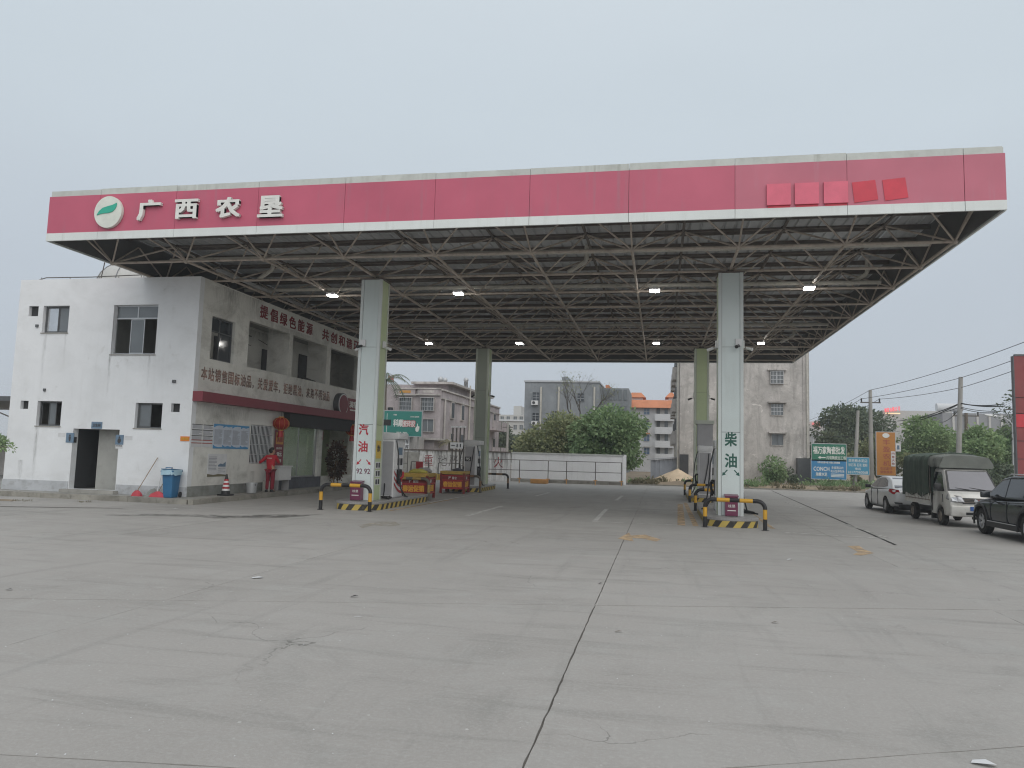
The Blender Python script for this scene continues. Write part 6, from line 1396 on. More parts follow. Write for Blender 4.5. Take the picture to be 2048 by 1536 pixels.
text('科顺', (-w*.42, 0, z0+h*.85), .26, .12, 'white_letter', bb); text('上市公司 品质保障', (w*.62, 0, z0+h*.78), .74, .11, 'white_letter', bb); text('更粘固 / 更耐久', (-w*.02, 0, z0+h*.13), .9, .14, 'white_letter', bb)
obj('pole_strip', MB().box(-w*.86, -w*.84, -.012, -.001, z0+h*.02, z1-h*.1), 'white_letter', bb)
q = MB().prism([(w*.80+x*.30, -.006, z0+h*.34+y_*.42) for x, y_ in ((-.5, -.6), (-.2, -.75), (.2, -.7), (.45, -.3), (.5, .2), (.3, .35), (.1, .2), (.05, .75), (-.1, .8), (-.15, .3), (-.45, .1), (-.6, -.2))], (0, -.006, 0)); obj('thumb_print', q, 'white_letter', bb)
# dark panel bracketed on the near left column
t = thing('bracket_sign', 'dark small plate sticking out from the left petrol column', 'sign', None, (COLX[0]+.362, COLY[0]+.36, 2.72)); obj('plate', MB().box(0, .24, 0, .03, 0, .20), 'print_dark', t)
# weathered grey block on the right
GY = 63.0; gx0, gx1 = onY(1359, 900, GY).x, onY(1617, 800, GY).x
gb = block('apartment_block', 'weathered bare grey apartment block behind the diesel column', gx0, gx1, GY, GY+26, 13.2, 'bld_grey')
bwin(gb, 1541, 743, 1566, 767, GY, 2, 3, 'frame_alu', 'glass_grey', .25, .14, 9, 'bld_grey'); bwin(gb, 1542, 808, 1566, 830, GY, 4, 3, 'frame_alu', 'glass_grey', .5, .1, 0, 'bld_grey'); bwin(gb, 1543, 869, 1566, 890, GY, 2, 1, 'frame_dark', 'glass_grey', .55, .1, 0, 'bld_grey')
obj('eaves', MB().box(gx0-.4, gx1+.4, GY-.5, GY+26.3, 13.2, 13.4), 'bld_grey', gb)
for y in (GY+.3, GY+1.2, GY+3, GY+8, GY+14): obj('downpipe', MB().tube((gx0-.12, y, 0), (gx0-.12, y, 13), .09, 7), 'pvc', gb)
for y in (GY+4.5, GY+9.5, GY+15):
    for z in (3.2, 6.0, 8.8): obj('balcony', MB().box(gx0-.55, gx0-.002, y-1.3, y+1.3, z, z+1.1), 'bld_grey', gb); obj('window_box', MB().box(gx0-.3, gx0-.002, y-1.0, y+1.0, z+1.3, z+2.2), 'frame_dark', gb)
obj('downpipe', MB().tube((gx1-.12, GY-.10, 0), (gx1-.12, GY-.10, 13), .07, 7), 'pvc', gb); obj('corner_pier', MB().box(gx1-.42, gx1+.05, GY-.06, GY-.002, 2.3, 13.1), 'bld_grey', gb)
a, b = onY(1359, 965, GY), onY(1377, 909, GY); obj('shed_door', MB().box(a.x, b.x, GY-.06, GY-.002, -.05, b.z), 'door_dark', gb)
a, b = onY(1592, 968, GY), onY(1622, 917, GY); obj('dark_gate', MB().box(a.x, b.x, GY-.8, GY-.002, -.05, b.z), 'frame_dark', gb)
t = thing('metal_shed', 'low blue grey sheet metal shed left of the weathered block', 'shed', None, (0,0,0)); a, b = onY(1301, 950, 64), onY(1357, 916, 64)
for k in range(12): xx = a.x+(b.x-a.x)*k/12; obj('sheet', MB().prism([(xx, 64+(k % 2)*.06, -.05), (xx+(b.x-a.x)/12-.01, 64+(k % 2)*.06, -.05), (xx+(b.x-a.x)/12-.01, 64+(k % 2)*.06, b.z-.25+.25*(k+1)/12), (xx, 64+(k % 2)*.06, b.z-.25+.25*k/12)], (0, .05, 0)), 'sheet_metal', t)
obj('roof', MB().prism([(a.x-.3, 63.8, b.z-.22), (b.x+.1, 63.8, b.z+.03), (b.x+.1, 68, b.z+.03), (a.x-.3, 68, b.z-.22)], (0, 0, .06)), 'sheet_metal', t); obj('shed_core', MB().box(a.x+.05, b.x-.05, 64.15, 68, -.05, b.z-.28), 'sheet_metal', t)
# slate grey block
SY = 96.0; a, b = onY(1050, 764, SY), onY(1198, 766, SY)
sb = block('apartment_block', 'slate grey apartment block behind the bare tree', a.x, b.x, SY, SY+16, a.z, 'bld_slate')
obj('capping', MB().box(a.x-.1, b.x+.1, SY-.15, SY+16, a.z, a.z+.22), 'frame_alu', sb)
for (u0, v0, u1, v1) in ((1066, 785, 1079, 801), (1065, 826, 1078, 841), (1155, 787, 1168, 802), (1103, 822, 1115, 836)): bwin(sb, u0, v0, u1, v1, SY, 2, 3, 'frame_alu', 'glass', deep=.15, sill='bld_slate')
for u in (1082.5, 1118, 1189): p = onY(u, 780, SY); obj('downpipe', MB().tube((p.x, SY-.16, 0), (p.x, SY-.16, onY(u, 774, SY).z), .13, 7), 'pvc', sb)
for v in (806, 847): p = onY(1070.5, v, SY); t = thing('air_conditioner', ('upper' if v == 806 else 'lower')+' white air conditioner on the slate grey block', 'air conditioner', 'outdoor air conditioners', (p.x, SY-.35, p.z)); obj('case', MB().box(-.42, .42, -.3, .3, -.28, .28), 'white_paint', t); obj('fan', MB().tube((-.1, -.31, 0), (-.1, -.33, 0), .2, 14), 'print_dark', t)
a2, b2 = onY(1124, 757, SY+5), onY(1136, 756, SY+5); obj('stair_head', MB().box(a2.x, b2.x, SY+5, SY+9, a.z, onY(1130, 754, SY+5).z), 'bld_slate', sb)
p0 = b.x; obj('side_wing', MB().box(p0+.002, p0+3.6, SY+5, SY+16, -.1, onY(1205, 776, SY+5).z), 'bld_slate', sb)
for k in range(5):
    for j in range(4): obj('window', MB().box(p0+.3+k*.66, p0+.72+k*.66, SY+4.9, SY+4.998, 3+j*2.2, 4.4+j*2.2), 'glass_grey', sb)
obj('tiled_roof', MB().prism([onY(u, v, SY+5.2) for u, v in ((1211, 770), (1218, 770), (1226, 784), (1211, 786))], (0, 5, 0)), 'tile_orange', sb)
# white apartments with orange roofs
AY = 112.0; a, b = onY(1222, 811, AY), onY(1352, 812, AY)
ap = block('apartment_block', 'white apartment block with bright orange tiled eaves', a.x, b.x, AY, AY+14, a.z, 'bld_white')
obj('tiled_eaves', MB().prism([(a.x-.8, AY-1.0, a.z-.3), (a.x-.8, AY+.6, a.z+.95), (a.x-.8, AY+13, a.z+.95), (a.x-.8, AY+15, a.z-.3)], (b.x-a.x+1.6, 0, 0)), 'tile_orange', ap)
for u0, u1 in ((1257, 1289), (1333, 1352)):
    c0, c1 = onY(u0, 800, AY+4), onY(u1, 790, AY+4); obj('stair_tower', MB().box(c0.x+.3, c1.x-.3, AY+4, AY+8, a.z, c1.z-.1), 'bld_white', ap); obj('tower_roof', MB().loft([[(c0.x-.2, AY+3.5, c1.z-.4), (c1.x+.2, AY+3.5, c1.z-.4), (c1.x+.2, AY+8.5, c1.z-.4), (c0.x-.2, AY+8.5, c1.z-.4)], [(c0.x+.5, AY+4.5, c1.z+.4), (c1.x-.5, AY+4.5, c1.z+.4), (c1.x-.5, AY+7.5, c1.z+.4), (c0.x+.5, AY+7.5, c1.z+.4)]]), 'tile_orange', ap)
for v in (817, 843, 870, 896): 
    for u in (1251, 1288):
        bwin(ap, u, v, u+11, v+12, AY, 2, 2, 'bld_white', 'glass_blue', .0, .12, 0, 'bld_white'); c0, c1 = onY(u-1, v-2, AY), onY(u+12, v-3, AY); obj('hood', MB().box(c0.x, c1.x, AY-.6, AY-.13, c0.z, c1.z+.08), 'tile_orange' if v == 870 else 'bld_far', ap)
    c0, c1 = onY(1311, v+23, AY), onY(1345, v+12, AY); z_ = c0.z
    obj('balcony_void', MB().box(c0.x, c1.x, AY-.03, AY-.002, z_+.9, z_+2.3), 'bld_far', ap); obj('balcony', MB().box(c0.x-.1, c1.x+.2, AY-1.1, AY-.95, z_-.15, z_+.85).box(c0.x-.1, c1.x+.2, AY-.949, AY-.002, z_-.15, z_), 'bld_white', ap)
    for uu in (1313, 1329): d0, d1 = onY(uu, v+14, AY), onY(uu+7, v, AY); dw = obj('balcony_door', MB().box(d0.x, d1.x, AY-.08, AY-.031, z_+.05, z_+2.15), 'frame_dark' if uu == 1313 else 'glass_grey', ap)
# far white flats
FY = 140.0; a, b = onY(985, 829, FY), onY(1049, 829, FY)
ff = block('flats', 'distant white flats between the rear left column and the slate block', a.x-6, b.x, FY, FY+14, a.z, 'bld_far')
for v in (833, 850):
    for u in (1001, 1013, 1027, 1039): bwin(ff, u, v, u+7, v+9, FY, 2, 1, 'bld_far', 'glass_grey', deep=.1, sill='bld_far')
obj('parapet', MB().box(a.x-6.1, b.x+.1, FY-.3, FY-.002, a.z-1.2, a.z-.9), 'bld_white', ff); c0, c1 = onY(1027, 829, FY+4), onY(1042, 812, FY+4); obj('roof_hut', MB().box(c0.x, c1.x, FY+4, FY+8, a.z, c1.z), 'bld_far', ff)
# grey halls far right and lit roof letters
HY = 150.0
h1 = block('factory_hall', 'pale grey hall with lit red roof letters beyond the trees', onY(1766, 827, HY).x, onY(1905, 827, HY).x, HY, HY+30, onY(1850, 822, HY).z, 'bld_far')
h2 = block('factory_hall', 'dark grey panelled hall at the far right', onY(1885, 830, HY-8).x, onY(2055, 830, HY-8).x, HY-8, HY-.5, onY(1980, 827, HY-8).z, 'bld_hall')
for k in range(9): x = onY(1885, 830, HY-8).x+1.5+k*1.9; obj('pilaster', MB().box(x, x+.35, HY-8.2, HY-8.002, 0, onY(1980, 829, HY-8).z), 'bld_far', h2)
c = onY(1896, 815, HY+2); t = thing('roof_cylinder', 'white cylinder tank on top of the pale grey hall', 'water tank', None, (c.x, HY+2, c.z)); obj('tank', MB().tube((-2.0, 0, 0), (2.4, 0, 0), .75, 14), 'bld_white', t, True); obj('legs', MB().box(-1.4, -.9, -.3, .3, -3.5, -.6).box(1.2, 1.7, -.3, .3, -3.5, -.6), 'bld_hall', t)
a, b = onY(1768, 824, HY-1), onY(1800, 812, HY-1); rt = thing('roof_sign', 'row of lit red characters on the pale grey hall', 'sign', None, (0,0,0))
for k, ch in enumerate('钢管有限公司'): f = (k+.5)/6; text(ch, (a.x+(b.x-a.x)*f, HY-1, a.z+(b.z-a.z)*(.25+.35*f)), (b.x-a.x)/6*.78, (b.z-a.z)*.66, 'neon_red', rt, bold=.0, proud=.15)
obj('warm_strip', MB().box(onY(1771, 831, HY-.6).x, onY(1800, 826, HY-.6).x, HY-.7, HY-.5, onY(1800, 828, HY-.6).z, onY(1800, 826, HY-.6).z), 'neon_warm', rt)
a, b = onY(1620, 853, 190), onY(1668, 848, 190); hc = thing('round_building', 'pale rounded building with red roof letters beyond the grey block', 'building', None, ((a.x+b.x)/2+3, 200, 0))
obj('wall', MB().lathe([(9, 0), (9, a.z-.3), (8.7, a.z)], n=30), 'bld_far', hc, True)
for k in range(22): an = math.pi+math.pi*k/21; obj('pilaster', MB().box(-.15, .15, -.15, .15, 0, a.z-.6), 'bld_white', hc).location = (9.05*math.cos(an), 9.05*math.sin(an), 0)
c = onY(1633, 848, 190); t = thing('roof_sign', 'small lit red characters on the rounded building', 'sign', None, (0,0,0))
for k, ch in enumerate('山庄'): text(ch, (c.x-.45+k*.95, 190, c.z), .85, 1.1, 'neon_red', t, bold=.03, proud=.15)
obj('frame', MB().box(c.x-1.6, c.x+1.6, 190.3, 190.4, a.z-2, c.z+.6), 'bld_far', t)
# street frontage far left beside the shop
t = thing('open_shed', 'dark roofed open shed glimpsed left of the shop building', 'shed', None, (-30.5, 30, 0)); obj('roof', MB().box(-6, 4.6, -3, 4, 3.55, 3.75), 'frame_dark', t)
for x in (-2, 1.2, 4.2): obj('post', MB().tube((x, -2.8, 0), (x, -2.8, 3.55), .05, 6), 'rail_paint', t)
obj('truss', MB().tube((-2, -2.8, 3.2), (4.2, -2.8, 3.2), .03, 5).tube((1.2, -2.8, 3.5), (4.2, -2.8, 2.5), .03, 5), 'rail_paint', t)
tw, _ = bwall('old stained low wall left of the shop building', (-48, 33), (-23.2, 33), 1.3, .2, 'bld_grey', 'bld_grey')
# ================================================================ SIGNS, POLES, LAMPS on the right
SGY = 60.0
s1, w, z0, z1 = board('roadside_sign', 'green wholesale sign on top of the blue cement sign', ((1624, 889), (1692, 920)), SGY, .10, 'sign_green'); h = z1-z0
text('福万家陶瓷批发', (0, 0, z0+h*.62), w*1.86, h*.48, 'white_letter', s1, bold=.022); text('内有陶瓷加工场', (w*.42, 0, z0+h*.17), w*1.12, h*.22, 'white_letter', s1, bold=.012)
obj('arrow_print', MB().prism([(-w*.66, -.002, z0+h*.17), (-w*.5, -.002, z0+h*.26), (-w*.5, -.002, z0+h*.20), (-w*.2, -.002, z0+h*.20), (-w*.2, -.002, z0+h*.14), (-w*.5, -.002, z0+h*.14), (-w*.5, -.002, z0+h*.08)], (0, -.008, 0)), 'white_letter', s1)
obj('post', MB().tube((-w*.75, .2, -.05), (-w*.75, .2, z1), .05, 8).tube((w*.72, .2, -.05), (w*.72, .2, z1), .05, 8), 'pole', s1)
s2, w, z0, z1 = board('roadside_sign', 'blue cement sign with large white latin letters', ((1623, 922), (1692, 957)), SGY, .10, 'sign_blue', (1632, 1682)); h = z1-z0
text('CONCH', (-w*.42, 0, z0+h*.54), w*.92, h*.23, 'white_letter', s2, bold=.02); text('海螺水泥', (-w*.42, 0, z0+h*.25), w*.66, h*.2, 'white_letter', s2, bold=.02); text('世界水泥看中国 中国水泥看海螺', (0, 0, z0+h*.89), w*1.3, h*.11, 'white_letter', s2)
text('幸福酒店内', (w*.5, 0, z0+h*.62), w*.68, h*.15, 'white_letter', s2, bold=.01); text('有大型停车场', (w*.5, 0, z0+h*.43), w*.78, h*.15, 'white_letter', s2, bold=.01)
for k in range(3): obj('print_strip', MB().box(w*.12, w*.88, -.006, -.001, z0+h*(.12+.07*k), z0+h*(.155+.07*k)), 'white_letter', s2)
s3, w, z0, z1 = board('roadside_sign', 'light blue sign with a telephone number beside the concrete pole', ((1694, 916), (1738, 948)), SGY+.5, .10, 'sign_blue2', (1712,)); h = z1-z0
for s_, f, ww, hh in (('梁老板水泥店', .82, 1.7, .19), ('砂石等 石灰 瓷粉', .56, 1.7, .19), ('电话', .33, .5, .15), ('18177960068', .12, 1.75, .15)): text(s_, (0, 0, z0+h*f), w*ww, h*hh, 'white_letter', s3, bold=.008)
s4, w, z0, z1 = board('roadside_sign', 'tall ochre orange vertical sign with red characters', ((1754, 865), (1790, 950)), 63.0, .18, 'sign_orange', (1758, 1787)); h = z1-z0
for k, ch in enumerate('丰盈农机'): text(ch, (w*.05, 0, z0+h*(.77-.165*k)), w*.78, h*.12, 'print_red', s4, bold=.01)
text('农机配件', (0, 0, z0+h*.155), w*1.3, h*.07, 'print_red', s4, bold=.01); text('销售维修', (0, 0, z0+h*.075), w*1.3, h*.06, 'print_red', s4, bold=.01)
obj('emblem', MB().prism([(w*.02+w*.38*math.cos(a_), -.002, z0+h*.925+h*.055*math.sin(a_)) for a_ in np.linspace(0, 2*math.pi, 20, endpoint=False)], (0, -.02, 0)), 'white_letter', s4)
obj('side_label', MB().box(w*.52, w*.96, -.03, -.002, z0+h*.21, z0+h*.56), 'white_paint', s4)
for k, ch in enumerate('内有大院'): text(ch, (w*.74, -.03, z0+h*(.51-.08*k)), w*.3, h*.055, 'print_red', s4)
s5, w, z0, z1 = board('lamp_post_plate', 'small white plate right of the ochre sign', ((1792, 887), (1801, 902)), 64.0, .06, 'white_paint'); obj('print', MB().box(-w*.5, w*.5, -.006, -.001, z0+.12, z1-.15), 'sign_blue_grey', s5); obj('post', MB().tube((-w-.1, .1, 0), (-w-.1, .1, onY(1791, 860, 64).z), .05, 6), 'galv', s5)
def pole(ub, vb, ut, vt, y, r0, r1, label, m='pole', cross=None):
    a, b = onY(ub, vb, y), onY(ut, vt, y); t = thing('utility_pole', label, 'utility pole', 'utility poles along the road', (b.x, y, 0))
    obj('shaft', MB().tube((a.x-b.x, 0, 0), (0, 0, b.z), r0, 10, r1), m, t, True)
    if cross:
        for (zz, ww) in cross: obj('cross_arm', MB().box(-ww, ww, -.05, .05, b.z-zz-.05, b.z-zz+.05), 'rail_paint', t); obj('insulator', MB().tube((-ww+.08, 0, b.z-zz+.05), (-ww+.08, 0, b.z-zz+.35), .06, 8).tube((ww-.08, 0, b.z-zz+.05), (ww-.08, 0, b.z-zz+.35), .06, 8), 'print_dark', t)
    return Vector((b.x, y, b.z))
p1 = pole(1743, 965, 1740.5, 780, 66.5, .22, .13, 'concrete utility pole with a cross arm behind the ochre sign', cross=[(1.05, .78)])
p2 = pole(1709, 975, 1716, 821, 61.5, .17, .11, 'shorter plain concrete pole behind the light blue sign')
p3 = pole(1915, 980, 1921.5, 754, 55.0, .19, .13, 'tall concrete utility pole rising behind the canvas truck')
p4 = pole(1936, 960, 1932, 826, 70.0, .18, .13, 'darker pole with a short cross arm right of the tall pole', 'bark', [(.25, 1.0)])
def wire(label, pts, r=.018):
    o = obj('power_line', MB().path(pts, r, 5), 'wire'); tag(o, label, 'cable', 'overhead cables')
def sag(p, q, s_, n=14): p, q = Vector(p), Vector(q); return [p+(q-p)*(k/n)+Vector((0, 0, -s_*4*(k/n)*(1-k/n))) for k in range(n+1)]
far = Vector((onY(1560, 880, 130).x, 130, onY(1560, 870, 130).z))
q3 = lambda u, v: onY(u, v, 42.0)
wire('upper overhead line from the cross armed pole towards the red totem', sag(p1, q3(2080, 672), .25)); wire('upper overhead line running away behind the grey block', sag(p1, far+Vector((0,0,1.0)), .5))
wire('middle overhead line past the top of the tall pole', sag(p1+Vector((-.7, 0, -.75)), p3+Vector((0, 0, -.05)), .12)+sag(p3+Vector((0, 0, -.05)), q3(2080, 700), .05)[1:]); wire('lower overhead line past the tall pole', sag(p1+Vector((.7, 0, -.75)), p3+Vector((0, 0, -.72)), .12)+sag(p3+Vector((0, 0, -.72)), q3(2080, 722), .05)[1:])
wire('overhead line from the left arm running away behind the grey block', sag(p1+Vector((-.7, 0, -.75)), far, .6)); wire('overhead line from the right arm running away behind the grey block', sag(p1+Vector((.7, 0, -.75)), far+Vector((.5, 0, -.8)), .6))
for k, (u0, v0, v1, u2, v2) in enumerate(((1795, 842, 806, 2010, 812), (1800, 848, 807, 2008, 808), (1800, 838, 814, 2010, 822), (1880, 845, 816, 1990, 825))):
    a, m_, b = onY(u0, v0, 78), onY(1920.5, v1, 55), onY(u2, v2, 50); wire(('uppermost', 'second', 'third', 'lowest')[k]+' of the thick black cables sagging to the tall pole', sag(a, m_, .25)+sag(m_, b, .12)[1:], .035 if k < 2 else .022)
wire('thin cable strung between the poles above the ochre sign', sag(onY(1630, 868, 66), onY(1741, 864, 66), .3)+sag(onY(1741, 864, 66), onY(1800, 862, 66), .1)[1:], .012)
a = onY(2027, 990, 58); t = thing('street_lamp', 'white street lamp arching towards the road before the red totem', 'street lamp', None, (a.x, 58, 0)); tp = onY(2025, 846, 58); hd = onY(1980, 832, 58)
obj('pole', MB().tube((0,0,0), (tp.x-a.x, 0, tp.z), .10, 10, .06), 'galv', t, True); obj('arm', MB().path([(tp.x-a.x, 0, tp.z-.3), (tp.x-a.x-.15, 0, tp.z+.1), (tp.x-a.x-.6, 0, tp.z+.42), (hd.x-a.x+.3, 0, hd.z)], .045, 8), 'galv', t, True); o = obj('lamp_head', MB().loft([[(hd.x-a.x+.45, -.06, hd.z-.05), (hd.x-a.x+.45, .06, hd.z-.05), (hd.x-a.x+.45, .05, hd.z+.04), (hd.x-a.x+.45, -.05, hd.z+.04)], [(hd.x-a.x, -.15, hd.z-.02), (hd.x-a.x, .15, hd.z-.02), (hd.x-a.x, .09, hd.z+.13), (hd.x-a.x, -.09, hd.z+.13)], [(hd.x-a.x-.35, -.08, hd.z+.05), (hd.x-a.x-.35, .08, hd.z+.05), (hd.x-a.x-.35, .05, hd.z+.14), (hd.x-a.x-.35, -.05, hd.z+.14)]]), 'white_paint', t); bevel(o, .03, 2)
obj('lamp_arm', MB().path([(tp.x-a.x-.1, 0, tp.z-.15), (tp.x-a.x-.6, 0, tp.z+.15), (tp.x-a.x-.95, 0, tp.z+.26)], .03, 6), 'galv', t, True)
t = thing('road_post', 'white painted post left of the red totem', 'post', None, (onY(2033, 990, 56).x, 56, 0)); obj('shaft', MB().tube((0,0,0), (0,0,2.9), .09, 8), 'white_paint', t); obj('cap', MB().tube((0,0,2.9), (0,0,2.95), .11, 8), 'galv', t)
# red totem
TYY = 44.0; a, b = onY(2035, 1000, TYY), onY(2032.5, 712, TYY); t = thing('price_totem', 'tall dark red sign totem cut by the right edge', 'totem sign', None, (a.x, TYY, 0)); zt = b.z; zz = [0.3, 1.5, 2.4, 3.35, 4.05, 4.8, 5.65, zt]
obj('edge_frame', MB().box(0, .05, -.05, .22, 0, zt), 'frame_dark', t); obj('top_plate', MB().box(.12, .75, .0, .2, zt, zt+.10), 'frame_dark', t); obj('core', MB().box(.05, 3.3, .05, .2, 0, zt), 'frame_dark', t)
for k in range(7): obj('panel', MB().box(.06, 3.3, -.04 if k != 6 else -.03, .049, zz[k]+.02, zz[k+1]-.02), 'totem_red_b' if k == 4 else 'totem_red', t)
# ================================================================ TREES
def limb(mb, p, d, L, r, depth, rnd, ends, spread=.55):
    q = p; pts, rs = [p], [r]
    for k in range(4):
        d = (d+Vector((rnd.uniform(-.16, .16), rnd.uniform(-.16, .16), rnd.uniform(-.05, .12)))).normalized(); q = q+d*L/4; pts.append(q); rs.append(r*(1-.11*(k+1)))
    mb.path(pts, r, 6 if depth > 1 else 4, rs)
    if depth == 0: ends.append(q); return
    for k in range(rnd.choice((2, 3, 3))):
        a = rnd.uniform(0, 6.28); s_ = spread*rnd.uniform(.7, 1.3); o = d.orthogonal().normalized(); e = d.cross(o)
        limb(mb, pts[-1-(k % 2)], (d+(o*math.cos(a)+e*math.sin(a))*s_+Vector((0,0,.12))).normalized(), L*rnd.uniform(.6, .82), r*.55, depth-1, rnd, ends, spread)
def tree(label, x, y, h, rx, ry, m, n, size, seed, base=.0, low=.28, group='trees behind the forecourt', name='leafy_tree', lumps=16, trunk_r=.16):
    t = thing(name, label, 'tree', group, (x, y, 0)); r = np.random.default_rng(seed); rnd = random.Random(seed)
    zc, rz = h*(low+1)/2, h*(1-low)/2; blobs = []
    for k in range(lumps):
        d = r.normal(0, 1, 3); d /= np.linalg.norm(d); f = r.uniform(.45, .78); q = r.uniform(.26, .44)
        bx, by, bz = d[0]*rx*f, d[1]*ry*f, d[2]*rz*f; tape = 1-.25*max(0, bz/rz)
        blobs.append((bx*tape, by*tape, zc+bz, rx*q, ry*q, rz*q*.85))
    pts, d = blob_points(blobs, n, r); pts[:, 2] = np.maximum(pts[:, 2], .15)
    leaf_cloud('crown', pts, d, size, m, t, .6, .25, seed)
    mb = MB(); ends = []; limb(mb, Vector((0,0,-.05)), Vector((rnd.uniform(-.1,.1), 0, 1)), h*low*1.25, trunk_r, 2, rnd, ends); obj('trunk', mb, 'bark', t, True)
    return t
def ptree(label, u0, u1, vt, y, m, n, size, seed, low=.15, ry=None, **kw):
    a, b = onY(u0, 940, y), onY(u1, 940, y); tp = onY((u0+u1)/2, vt, y); rx = (b.x-a.x)/2; return tree(label, (a.x+b.x)/2, y, tp.z, rx*1.08, ry or rx, m, n, size, seed, low=low, **kw)
ptree('broad olive green tree behind the white wall', 1035, 1200, 822, 60, 'leaf_mango', 15000, .25, 21, .05, lumps=30)
ptree('rounded mid green tree at the end of the white wall', 1128, 1292, 803, 57.5, 'leaf_green', 16000, .25, 22, .06, lumps=30)
ptree('hazy olive tree between the rear left column and the white flats', 985, 1050, 838, 92, 'leaf_dark', 6000, .32, 23, .08)
ptree('leafy bush before the weathered grey block', 1520, 1578, 903, 60.5, 'leaf_green', 2600, .17, 24, .05, trunk_r=.06, lumps=12)
ptree('small green bush right of the leafy bush', 1566, 1600, 935, 61, 'leaf_dark', 900, .16, 25, .05, trunk_r=.04, lumps=8)
ptree('tall dark tree behind the green wholesale sign', 1632, 1800, 803, 84, 'leaf_dark', 15000, .33, 26, .08, lumps=26)
ptree('dark tree filling the gap left of the poles', 1620, 1720, 862, 78, 'leaf_dark', 6000, .32, 27, .05)
ptree('olive bush around the base of the ochre sign', 1700, 1800, 868, 72, 'leaf_mango', 6000, .27, 28, .04)
ptree('fresh green roadside tree left of the tall pole', 1788, 1912, 822, 68, 'leaf_bright', 9000, .25, 29, .12, lumps=22)
ptree('fresh green tree right of the tall pole', 1900, 2010, 848, 58, 'leaf_bright', 9000, .25, 30, .08, lumps=22)
ptree('fresh green tree behind the red totem', 1980, 2110, 842, 62, 'leaf_green', 8000, .25, 31, .10)
ptree('dark shrub mass behind the parked truck', 1850, 2020, 905, 57, 'leaf_dark', 7000, .24, 32, .04, ry=1.5)
ptree('dark shrub mass between the ochre sign and the truck', 1792, 1880, 905, 66, 'leaf_mango', 5000, .24, 33, .04, ry=1.5)
ptree('green tree glimpsed through the shed left of the shop', -60, 16, 860, 55, 'leaf_green', 3500, .25, 34, .1)
# low scrub under the signs
for k, (u0, u1, v) in enumerate(((1700, 1725, 945), (1722, 1745, 958))): ptree(('pale low shrub between the sign posts', 'round low shrub ahead of the silver sedan')[k], u0, u1, v, 62-k*3, 'leaf_mango' if k == 0 else 'leaf_green', 700, .15, 40+k, .02, trunk_r=.03, lumps=6)
# overhanging branch by the totem
a = onY(2024, 815, 46); t = thing('overhanging_branch', 'leafy branch tips showing left of the red totem', 'branch', None, (a.x+1.6, 46.6, 0)); r = np.random.default_rng(50)
pts, d = blob_points([(-1.2, 0, a.z+.2, .55, .6, .9), (-1.75, 0, a.z-.35, .5, .5, .4), (-.6, .3, a.z, .8, .8, 1.4), (-1.9, .1, a.z+.1, .25, .3, .25), (-1.3, .1, a.z-1.1, .45, .4, .5)], 420, r); leaf_cloud('foliage', pts, d, .22, 'leaf_dark', t, .4, .9, 50)
obj('branch', MB().path([(.6, .6, 0), (.5, .5, a.z-1.5), (-.2, .2, a.z-.3), (-1.0, 0, a.z), (-1.8, 0, a.z-.1)], .06, 6, [.2, .15, .08, .05, .02]), 'bark', t, True)
# bare tree
x = onY(1157, 860, 66).x; t = thing('bare_tree', 'thin almost leafless tree rising behind the olive green tree', 'tree', 'trees behind the forecourt', (x, 66, 0)); rnd = random.Random(61); mb = MB(); ends = []
mb.path([(0,0,-.05), (.1,0,2.5), (-.02,0,4.6)], .12, 7, [.2, .17, .15])
for dx, s_ in ((-.6, 4), (.1, 4), (.8, 4)): limb(mb, Vector((-.02+dx*.05, 0, 4.5)), Vector((dx, rnd.uniform(-.3, .3), 1)).normalized(), 1.75, .085, s_, rnd, ends, .5)
obj('branches', mb, 'bark_dark', t, True); r = np.random.default_rng(62); E_ = np.array([tuple(e) for e in ends]); k = r.integers(0, len(E_), 420); leaf_cloud('leaves', E_[k]+r.normal(0, .22, (420, 3)), r.normal(0, 1, (420, 3)), .13, 'leaf_mango', t, .5, .3, 62)
# palms
def palm(label, x, y, h, n, L, m, seed, droop=1.0, group='palms by the pinkish house'):
    t = thing('palm_tree', label, 'palm', group, (x, y, 0)); r = random.Random(seed)
    obj('trunk', MB().path([(0,0,-.05), (.05,0,h*.5), (0,0,h)], .14, 8, [.2, .14, .12]), 'bark', t, True)
    for k in range(n):
        a = 2*math.pi*k/n+r.uniform(-.2, .2); e = r.uniform(.1, 1.1); mid = []; 
        for q in range(9):
            s_ = q/8; rad = L*s_*math.cos(e*.6); z = h+L*(math.sin(e)*s_-droop*.75*s_*s_); mid.append(Vector((rad*math.cos(a), rad*math.sin(a), z)))
        b = MB(); side = Vector((-math.sin(a), math.cos(a), 0))
        for q in range(1, 9):
            for s2 in (-1, 1):
                for f in (0, .5):
                    p = mid[q]*(1-f)+mid[q-1]*f; ll = L*.22*(1-abs(q/8-.45)); tip = p+side*s2*ll+(mid[q]-mid[q-1]).normalized()*ll*.5-Vector((0,0,ll*.45)); w = (mid[q]-mid[q-1]).normalized()*.035
                    b.add([p-w, p+w, tip], [(0, 1, 2)])
        b.path(mid, .02, 4); obj('frond', b, m, t)
c = onY(772, 742, 57); palm('palm with drooping fronds half hidden by the left petrol column', c.x, 57, c.z-.8, 15, 2.4, 'leaf_dark', 71, 1.1)
c = onY(900, 878, 54.5); palm('scruffy dry palm below the pinkish house', c.x, 54.5, c.z-.3, 11, 1.0, 'leaf_dry', 72, .9)
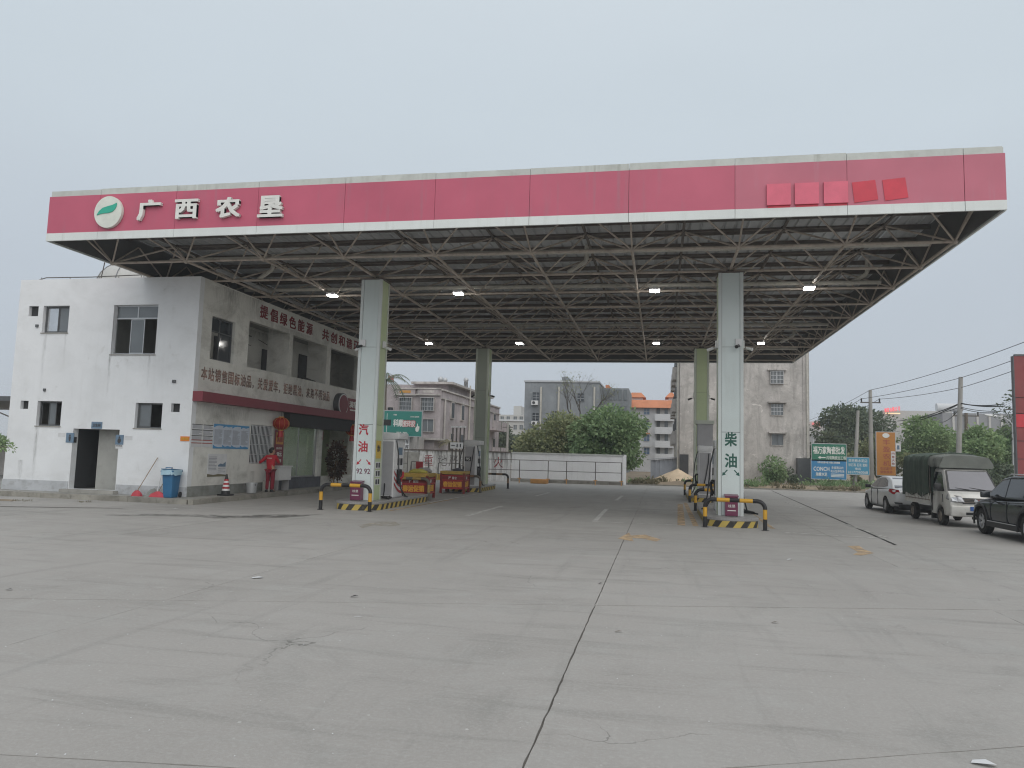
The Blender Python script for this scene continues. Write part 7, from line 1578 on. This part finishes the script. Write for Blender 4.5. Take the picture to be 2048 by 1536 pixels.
# leafy twig hanging in from the left edge
a = onY(8, 892, 17); t = thing('branch_tip', 'fresh green leafy twig reaching in from the left edge', 'branch', None, (a.x, 17, 0)); r = np.random.default_rng(80)
pts, d = blob_points([(.05, 0, a.z, .26, .2, .10), (.22, 0, a.z-.05, .14, .12, .07), (-.35, 0, a.z+.05, .4, .3, .15)], 130, r); leaf_cloud('foliage', pts, d, .11, 'leaf_bright', t, .5, .5, 80); obj('stem', MB().path([(-1.4, .3, 0), (-1.2, .2, a.z-.5), (-.5, 0, a.z-.05), (.25, 0, a.z-.02)], .02, 6, [.05, .04, .02, .006]), 'bark', t, True)
# concrete pole far behind the hazy tree
c = onY(1014, 905, 70); ct = onY(1016, 845, 70); t = thing('utility_pole', 'pale slim pole between the rear left column and the slate block', 'utility pole', None, (c.x, 70, 0)); obj('shaft', MB().tube((0,0,0), (ct.x-c.x, 0, ct.z), .15, 8, .1), 'pole', t); obj('arm', MB().box(-.5, .5, -.04, .04, ct.z-.5, ct.z-.42), 'rail_paint', t)
# ================================================================ LITTER ON THE FORECOURT
def litter(label, u, v, w, l, rz, m, h=.01, cat='litter'):
    p = onZ(u, v); o = obj('litter', MB().add([(-w, -l, .002), (w*.8, -l*.9, h), (w, l*.7, .003), (.1*w, l, h), (-w*.9, l*.8, .002)], [(0,1,2,3,4)]), m); o.location = (p.x, p.y, .004); o.rotation_euler = (0, 0, rz); tag(o, label, cat)
litter('torn white paper at the bottom right corner of the forecourt', 1968, 1529, .07, .035, -.4, 'paper', .02, 'paper scrap'); litter('black dry leaf on the forecourt before the left island', 709, 1194, .05, .02, .3, 'black', .02, 'leaf'); litter('thin white stick on the left forecourt', 717, 1234, .055, .008, .15, 'paper', .006, 'stick'); litter('dark leaf at the far left of the forecourt', 18, 1180, .05, .018, 0, 'black', .015, 'leaf')
litter('small pale scrap near the orange arrow', 1579, 1120, .05, .03, .2, 'paper', .02, 'paper scrap'); litter('pale flat scrap on the left forecourt joint', 515, 1156, .08, .05, .4, 'paper', .012, 'paper scrap'); litter('pale scrap before the shop pavement', 349, 1018, .12, .05, 0, 'paper', .02, 'paper scrap')
litter('brown dry leaf right of the main joint', 1550, 1246, .04, .015, 0, 'bark', .012, 'leaf'); litter('brown dry leaf just beside the main joint', 1237, 1264, .04, .012, .2, 'bark', .01, 'leaf'); litter('dark scrap on the main joint', 1201, 1168, .03, .02, .2, 'black', .015, 'leaf')
r = np.random.default_rng(90); mb = MB()
for k in range(520):
    p = Vector((r.uniform(-9, 8), 4+13*r.random()**1.3, 0)); s_ = r.uniform(.002, .0065)
    mb.add([(p.x-s_, p.y-s_, 0), (p.x+s_, p.y-s_*.6, 0), (p.x+s_*.7, p.y+s_, 0), (p.x-s_*.6, p.y+s_*.8, 0), (p.x, p.y, s_*.9)], [(0,1,4), (1,2,4), (2,3,4), (3,0,4)])
tag(obj('gravel_chips', mb, 'paper'), 'pale stone chips scattered on the forecourt', 'gravel', None, 'stuff')

# ================================================================ AIR
hz = NT('thin_haze'); hz.t.nodes.remove(hz.b); pv = hz.n('VolumePrincipled', i_Color=(.80, .85, .90), i_Density=.0009, i_Anisotropy=.2); hz.t.links.new(pv.outputs[0], hz.o.inputs['Volume']); M['haze'] = hz.m
tag(obj('haze', MB().box(-950, 950, -110, 1560, -1.1, 24), 'haze'), 'thin pale haze over the whole place', 'haze', None, 'stuff')
